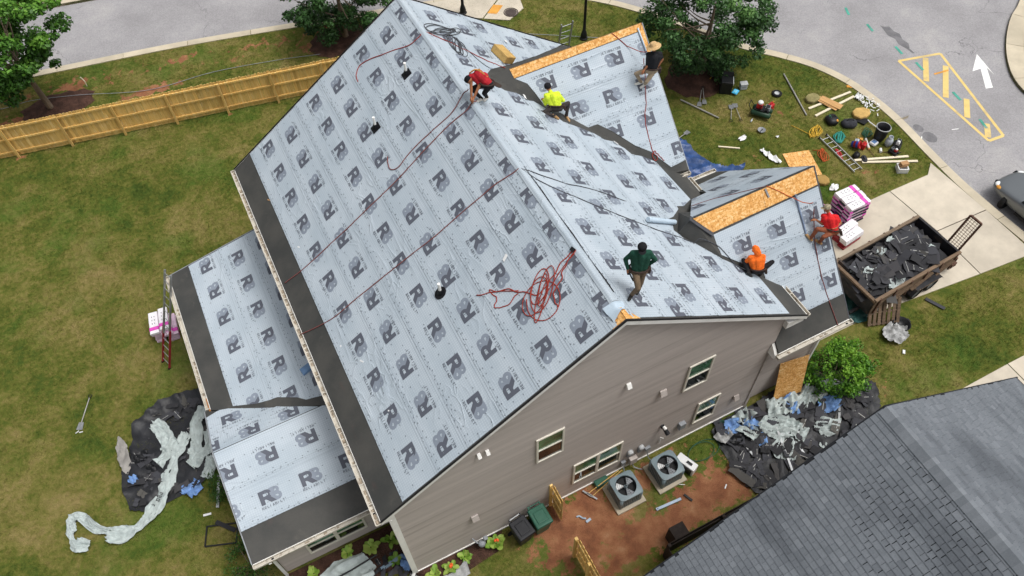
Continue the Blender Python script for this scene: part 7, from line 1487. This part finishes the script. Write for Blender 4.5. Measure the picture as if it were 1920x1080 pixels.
MB().box((0, 2.24, .5), (.9, .06, .14)).build('grille', m_blk, car, bevel=.02)
# ------------------------------------------------------------------ the roofing crew
POSE = {
    'green': {'pel': (7.404, 0.781, 10.520), 'che': (7.426, 0.816, 10.980), 'nec': (7.412, 0.807, 11.160), 'hea': (7.410, 0.806, 11.280), 'sa': (7.243, 0.905, 11.050), 'ea': (7.150, 0.942, 10.800), 'wa': (7.144, 0.868, 10.580), 'ha': (7.144, 0.829, 10.500), 'sb': (7.596, 0.735, 11.050), 'eb': (7.660, 0.690, 10.800), 'wb': (7.621, 0.722, 10.600), 'hb': (7.588, 0.729, 10.550), 'la': (7.313, 0.792, 10.480), 'ka': (7.219, 0.602, 10.280), 'aa': (7.116, 0.535, 9.926), 'ta': (6.919, 0.374, 10.000), 'lb': (7.487, 0.718, 10.480), 'kb': (7.473, 0.709, 10.200), 'ab': (7.492, 0.751, 9.670), 'tb': (7.396, 0.672, 9.675)},
    'tank': {'pel': (7.010, 8.127, 10.720), 'che': (6.848, 8.351, 10.920), 'nec': (6.703, 8.431, 10.900), 'hea': (6.561, 8.389, 10.800), 'sa': (6.706, 8.408, 10.860), 'ea': (6.559, 8.276, 10.600), 'wa': (6.498, 8.142, 10.400), 'ha': (6.454, 8.092, 10.340), 'sb': (6.916, 8.292, 10.880), 'eb': (6.735, 8.156, 10.600), 'wb': (6.533, 8.073, 10.400), 'hb': (6.475, 8.031, 10.340), 'la': (6.916, 8.181, 10.660), 'ka': (6.859, 8.239, 10.350), 'aa': (6.850, 8.252, 10.107), 'ta': (6.718, 8.184, 10.137), 'lb': (7.042, 8.062, 10.660), 'kb': (7.038, 8.233, 10.300), 'ab': (7.086, 8.409, 9.946), 'tb': (6.976, 8.320, 9.961)},
    'yellow': {'pel': (9.400, 8.397, 8.620), 'che': (9.355, 8.533, 8.920), 'nec': (9.317, 8.675, 9.060), 'hea': (9.301, 8.785, 9.130), 'sa': (9.188, 8.640, 8.950), 'ea': (9.135, 8.606, 8.720), 'wa': (9.177, 8.822, 8.620), 'ha': (9.201, 8.973, 8.600), 'sb': (9.512, 8.547, 8.950), 'eb': (9.595, 8.484, 8.750), 'wb': (9.560, 8.585, 8.600), 'hb': (9.548, 8.702, 8.600), 'la': (9.289, 8.400, 8.600), 'ka': (9.058, 8.424, 8.550), 'aa': (9.214, 8.189, 8.496), 'ta': (9.318, 8.131, 8.366), 'lb': (9.475, 8.325, 8.580), 'kb': (9.650, 8.354, 8.350), 'ab': (9.751, 8.348, 8.111), 'tb': (9.758, 8.288, 8.066)},
    'hat': {'pel': (12.863, 8.354, 8.760), 'che': (12.877, 8.376, 9.180), 'nec': (12.889, 8.435, 9.360), 'hea': (12.906, 8.488, 9.480), 'sa': (12.775, 8.507, 9.230), 'ea': (12.731, 8.414, 8.980), 'wa': (12.583, 8.390, 8.780), 'ha': (12.521, 8.376, 8.730), 'sb': (13.068, 8.377, 9.230), 'eb': (13.126, 8.346, 8.980), 'wb': (13.039, 8.319, 8.780), 'hb': (12.976, 8.305, 8.730), 'la': (12.770, 8.386, 8.710), 'ka': (12.676, 8.496, 8.430), 'aa': (12.654, 8.560, 8.128), 'ta': (12.513, 8.590, 8.096), 'lb': (12.889, 8.321, 8.710), 'kb': (12.808, 8.374, 8.380), 'ab': (12.782, 8.490, 8.061), 'tb': (12.690, 8.495, 8.006)},
    'orange': {'pel': (12.440, 1.462, 6.500), 'che': (12.433, 1.572, 6.820), 'nec': (12.430, 1.685, 7.000), 'hea': (12.431, 1.775, 7.100), 'sa': (12.250, 1.707, 6.880), 'ea': (12.162, 1.712, 6.720), 'wa': (12.287, 1.879, 6.420), 'ha': (12.305, 1.988, 6.360), 'sb': (12.630, 1.550, 6.880), 'eb': (12.632, 1.441, 6.720), 'wb': (12.345, 1.668, 6.420), 'hb': (12.351, 1.766, 6.380), 'la': (12.333, 1.491, 6.480), 'ka': (12.116, 1.665, 6.620), 'aa': (12.110, 1.440, 6.523), 'ta': (12.167, 1.403, 6.424), 'lb': (12.526, 1.389, 6.480), 'kb': (12.649, 1.398, 6.550), 'ab': (12.760, 1.467, 6.211), 'tb': (12.684, 1.447, 6.148)},
    'redT': {'pel': (15.192, 1.503, 6.720), 'che': (15.128, 1.675, 7.050), 'nec': (15.093, 1.818, 7.240), 'hea': (15.079, 1.894, 7.340), 'sa': (15.001, 1.837, 7.100), 'ea': (14.904, 1.861, 6.980), 'wa': (14.816, 1.912, 6.950), 'ha': (14.760, 1.942, 6.950), 'sb': (15.281, 1.641, 7.100), 'eb': (15.337, 1.494, 6.900), 'wb': (15.185, 1.433, 6.850), 'hb': (15.115, 1.494, 6.850), 'la': (15.098, 1.543, 6.680), 'ka': (14.776, 1.649, 6.750), 'aa': (14.612, 1.678, 6.428), 'ta': (14.539, 1.795, 6.498), 'lb': (15.257, 1.431, 6.660), 'kb': (14.996, 1.458, 6.550), 'ab': (14.894, 1.522, 6.252), 'tb': (14.859, 1.582, 6.259)},
}

def ik(a, c, hint, l1, l2):
    """middle joint for a two-bone limb of fixed lengths, bending towards the hint"""
    d = c-a; L = d.length
    if L > (l1+l2)*.995: return a+d*(l1/(l1+l2))
    L = max(L, abs(l1-l2)+.02); u = d.normalized(); t = (l1*l1-l2*l2+L*L)/(2*L); h = math.sqrt(max(0, l1*l1-t*t)); w = hint-a; w = w-u*w.dot(u)
    w = w.normalized() if w.length > 1e-4 else u.orthogonal().normalized(); return a+u*t+w*h
def capsule(a, b, ra, rb, seg=12, rings=4):
    a = Vector(a); b = Vector(b); d = b-a; L = d.length; u = d.normalized() if L > 1e-5 else Vector((0, 0, 1)); s = u.orthogonal().normalized(); t = u.cross(s); vs = []; fs = []; prof = []
    for i in range(rings+1): q = math.pi/2*(1-i/rings); prof.append((a-u*ra*math.sin(q), ra*math.cos(q)))
    for i in range(rings+1): q = math.pi/2*i/rings; prof.append((b+u*rb*math.sin(q), rb*math.cos(q)))
    for c, r in prof:
        r = max(r, 1e-4)
        for k in range(seg): w = 2*math.pi*k/seg; vs.append(c+s*r*math.cos(w)+t*r*math.sin(w))
    n = len(prof)
    for j in range(n-1):
        for k in range(seg): fs.append((j*seg+k, j*seg+(k+1) % seg, (j+1)*seg+(k+1) % seg, (j+1)*seg+k))
    fs += [tuple(range(seg))[::-1], tuple(range((n-1)*seg, n*seg))]; return vs, fs
SKIN = M('skin', '#a06a4a', rough=.6, var=.1, vs=9, bump=.05); SHOE_T = M('tan_boot', '#b18d62', rough=.8); SHOE_W = M('white_shoe', '#d9d6cf', rough=.7); SHOE_K = M('black_boot', '#242322', rough=.7); BELT = M('dark_leather', '#3a2c26', rough=.7, var=.2); STRAP = M('tan_webbing', '#c08a4e', rough=.8); HAIR = M('black_hair', '#17130f', rough=.7)
def cloth(name, hx, k=.6): return M(name, hx, rough=.9, var=.16, vs=9, fine=.08, fs=90, bump=k, bs=16, bd=.03)
def person(key, label, shirt, pants, shoe, sleeve, headgear, legskin=False, face=None, hand_skin=True, hood=False):
    J = {k: Vector(v) for k, v in POSE[key].items()}; root = empty('person', (J['pel'].x, J['pel'].y, min(J['ta'].z, J['tb'].z)), label=label, cat='person'); ro = Vector(root.location)
    mid = (J['sa']+J['sb'])/2; ax = (J['sb']-J['sa']).normalized(); J['sa'] = mid-ax*.185; J['sb'] = mid+ax*.185; hm = (J['la']+J['lb'])/2; hx = (J['lb']-J['la']).normalized(); J['la'] = hm-hx*.095; J['lb'] = hm+hx*.095
    for s in 'ab':
        J['e'+s] = ik(J['s'+s], J['w'+s], J['e'+s], .285, .255); J['k'+s] = ik(J['l'+s], J['a'+s], J['k'+s], .43, .41)
        d = J['t'+s]-J['a'+s]; d = d.normalized() if d.length > 1e-4 else Vector((-1, 0, 0)); J['t'+s] = J['a'+s]+d*.19
    up = (J['nec']-J['pel']).normalized(); fw = face if face else up.cross(ax); fw = Vector(fw).normalized()
    SH, PA, SK, SO = 0, 1, 2, 3; prim = []
    def C(a, b, ra, rb, m): prim.append((Vector(a), Vector(b), ra, rb, m))
    C(J['la'], J['lb'], .125, .125, PA); C(J['pel'], J['che'], .135, .14, SH); C(J['la']+up*.1, J['sa']*.75+J['che']*.25-up*.06, .105, .115, SH); C(J['lb']+up*.1, J['sb']*.75+J['che']*.25-up*.06, .105, .115, SH); C(J['sa'], J['sb'], .082, .082, SH); C(J['che'], J['nec']-up*.02, .1, .06, SH)
    C(J['nec']-up*.03, J['hea'], .056, .056, SK); C(J['hea'], J['hea'], .094, .094, SH if hood else SK); C(J['hea']+up*.03, J['hea']+up*.045, .092, .085, SH if hood else SK); C(J['hea']-up*.05+fw*.03, J['hea']-up*.06+fw*.045, .06, .05, SK)
    if hood: C(J['hea']-fw*.02, J['nec']-fw*.05, .108, .10, SH)
    else:
        C(J['hea']+fw*.09-up*.01, J['hea']+fw*.105-up*.03, .014, .018, SK)
        for s in (-1, 1): C(J['hea']+ax*s*.09, J['hea']+ax*s*.092-up*.03, .018, .014, SK)
    for s in 'ab':
        fr = .55 if sleeve == 'short' else (0 if sleeve == 'none' else 1); S0, E0, W0 = J['s'+s], J['e'+s], J['w'+s]
        if sleeve == 'long': C(S0, E0, .072, .056, SH); C(E0, W0, .056, .042, SH)
        elif sleeve == 'short': C(S0, S0.lerp(E0, .6), .072, .064, SH); C(S0.lerp(E0, .5), E0, .048, .044, SK); C(E0, W0, .044, .032, SK)
        else: C(S0, S0.lerp(E0, .1), .07, .062, SH); C(S0.lerp(E0, .1), E0, .056, .045, SK); C(E0, W0, .046, .032, SK)
        hd = (J['h'+s]-W0); hd = hd.normalized() if hd.length > 1e-4 else (W0-E0).normalized(); lat = hd.cross(up); lat = lat.normalized() if lat.length > .05 else hd.orthogonal().normalized(); cur = lat.cross(hd).normalized()
        C(W0, W0+hd*.085, .030, .034, SK); C(W0+hd*.05-lat*.02, W0+hd*.09-lat*.028, .024, .02, SK); C(W0+hd*.05+lat*.02, W0+hd*.09+lat*.028, .024, .02, SK)
        for q, L in ((-.034, .058), (-.012, .072), (.011, .067), (.032, .05)):
            b0 = W0+hd*.095+lat*q; b1 = b0+hd*L*.55-cur*.012; C(b0, b1, .0115, .0105, SK); C(b1, b1+hd*L*.35-cur*L*.5, .0105, .009, SK)
        t0 = W0+hd*.03-lat*.032; C(t0, t0+hd*.035-lat*.025, .014, .012, SK); C(t0+hd*.035-lat*.025, t0+hd*.07-lat*.025-cur*.01, .012, .010, SK)
        H0, K0, A0, T0 = J['l'+s], J['k'+s], J['a'+s], J['t'+s]; lm = SK if legskin else PA
        C(H0, K0, .098, .07, PA); C(K0, A0, .066, .05, PA); C(K0.lerp(A0, .35), K0.lerp(A0, .5), .066, .06, PA); C(A0-Vector((0, 0, .02)), T0, .05, .042, SO); C(A0-(T0-A0).normalized()*.05-Vector((0, 0, .03)), A0, .045, .05, SO)
    m = MB()
    for a, b, ra, rb, mi in prim: v, f = capsule(a-ro, b-ro, ra, rb); m.add(v, f)
    tmp = m.build('tmp_body', SKIN); rm = tmp.modifiers.new('r', 'REMESH'); rm.mode = 'VOXEL'; rm.voxel_size = .0125; sm = tmp.modifiers.new('s', 'SMOOTH'); sm.iterations = 3; sm.factor = .4
    me = bpy.data.meshes.new_from_object(tmp.evaluated_get(bpy.context.evaluated_depsgraph_get())); bpy.data.objects.remove(tmp)
    n = len(me.polygons); cen = np.zeros(n*3, np.float32); me.polygons.foreach_get('center', cen); cen = cen.reshape(-1, 3); best = np.full(n, 1e9); mi = np.zeros(n, np.int32)
    for a, b, ra, rb, k in prim:
        A = np.array(a-ro); D = np.array(b-a); L2 = max(D@D, 1e-9); t = np.clip(((cen-A)@D)/L2, 0, 1); dist = np.linalg.norm(cen-A-t[:, None]*D, axis=1)-(ra+(rb-ra)*t); w = dist < best; best[w] = dist[w]; mi[w] = k
    me.materials.clear()
    for q in (shirt, pants, SKIN, shoe): me.materials.append(q)
    me.polygons.foreach_set('material_index', mi); me.polygons.foreach_set('use_smooth', [True]*n); me.update(); me.name = 'body'; link('body', me, root)
    hc = J['hea']-ro; F = Matrix((ax, fw, up)).transposed()
    Fq = Matrix((fw.cross(up).normalized(), fw, fw.cross(up).normalized().cross(fw))).transposed().to_4x4(); Fq.translation = hc
    if headgear:
        kind, mt = headgear
        if kind == 'cap':
            cp = MB().lathe([(.108, .015), (.112, .05), (.10, .095), (.06, .125), (0, .132)], n=18, mtx=Fq).build('cap', mt, root, smooth=True); br = MB(); vs = []
            for i in range(9): a = R(-60+15*i); vs += [Fq @ Vector((.1*math.sin(a), .1*math.cos(a), .03)), Fq @ Vector((.1*math.sin(a), .06+.13*math.cos(a), .012))]
            br.add(vs, [(2*i, 2*i+2, 2*i+3, 2*i+1) for i in range(8)]).build('brim', mt, cp)
        elif kind == 'straw': MB().lathe([(.235, -.012), (.225, .0), (.17, .005), (.118, .022), (.112, .06), (.1, .115), (.06, .135), (0, .125)], n=26, mtx=Fq @ Matrix.Translation((0, 0, .03))).build('straw_hat', mt, root, smooth=True)
        elif kind == 'beanie': MB().lathe([(.106, -.01), (.112, .04), (.095, .1), (.05, .128), (0, .133)], n=18, mtx=Fq).build('knit_cap', mt, root, smooth=True)
    # tool belt
    pc = J['pel']-ro+up*.03; hn = up; bx = hx; by = hn.cross(bx).normalized(); bt = MB().tube([pc+bx*.235*math.cos(i*math.pi/12)+by*.165*math.sin(i*math.pi/12) for i in range(25)], .024, 6, cap=False).build('tool_belt', BELT, root, smooth=True)
    for s in (-1, 1):
        c = pc+bx*s*.235-up*.09; MB().hexa([c-by*.07-bx*.04-up*.09, c+by*.07-bx*.04-up*.09, c+by*.07+bx*.04-up*.09, c-by*.07+bx*.04-up*.09], [c-by*.085-bx*.05+up*.09, c+by*.085-bx*.05+up*.09, c+by*.085+bx*.05+up*.09, c-by*.085+bx*.05+up*.09]).build('pouch', BELT, bt, bevel=.015)
    return root, J, ro, ax, up, fw
K_PANTS = cloth('black_trousers', '#1d1c1f')
g_ = person('green', 'worker in a dark green long sleeve shirt walking along the ridge', cloth('dark_green_shirt', '#1f4a3c'), cloth('olive_brown_trousers', '#6a5a48'), SHOE_K, 'long', ('cap', M('black_cap', '#16161a', rough=.85)), face=(-.45, -.8, -.25))
J = g_[1]; hb = J['ha']; tag(MB().beam(hb+Vector((0, 0, .02)), hb+Vector((.10, -.12, -.30)), .035, .02).build('pry_bar', m_blk), 'dark flat bar held by the worker in green', 'pry bar')
t_ = person('tank', 'worker in a red tank top stooping over the ridge rope', cloth('red_tank_top', '#b02630'), K_PANTS, SHOE_W, 'none', ('beanie', M('black_knit', '#15151a', rough=.95)), face=(-.6, .1, -.75))
J, ro, ax, up = t_[1], t_[2], t_[3], t_[4]; bk_ = J['che']-ro; out = Vector((0, 0, 1))
hr_ = MB()
for s in (-1, 1): hr_.tube(smooth_path([J['nec']-ro+ax*s*.09+out*.05, bk_+ax*s*.04+out*.16, J['pel']-ro-ax*s*.1+out*.13+up*.1], 5), .022, 6)
hr_.build('harness', STRAP, t_[0], smooth=True)['kind'] = 'stuff'
y_ = person('yellow', 'worker in a bright yellow shirt kneeling at the front gable valley', cloth('bright_yellow_shirt', '#d4ea3c'), cloth('charcoal_trousers', '#3a3534'), SHOE_T, 'long', ('beanie', M('black_beanie', '#1a1a20', rough=.95)), face=(-.2, .9, -.2))
h_ = person('hat', 'worker in a black shirt and straw hat standing on the front gable', cloth('black_shirt', '#1f2024'), cloth('khaki_trousers', '#a08e76'), SHOE_W, 'short', ('straw', M('straw_weave', '#c9a878', rough=.9, var=.12, vs=20, fine=.25, fs=120, bump=.5, bs=80)), face=(-.75, .35, -.2))
o_ = person('orange', 'worker in an orange hooded top crouching in the garage valley', cloth('orange_hoodie', '#ef6f22'), K_PANTS, SHOE_K, 'long', None, face=(-.7, .6, -.2), hood=True)
r_ = person('redT', 'worker in a bright red shirt squatting at the garage rake', cloth('red_shirt', '#d6282a'), cloth('brown_trousers', '#8a5038'), SHOE_T, 'short', ('cap', M('camo_cap', '#9a9078', rough=.9, var=.3, vs=20)), face=(-.8, .5, -.1))
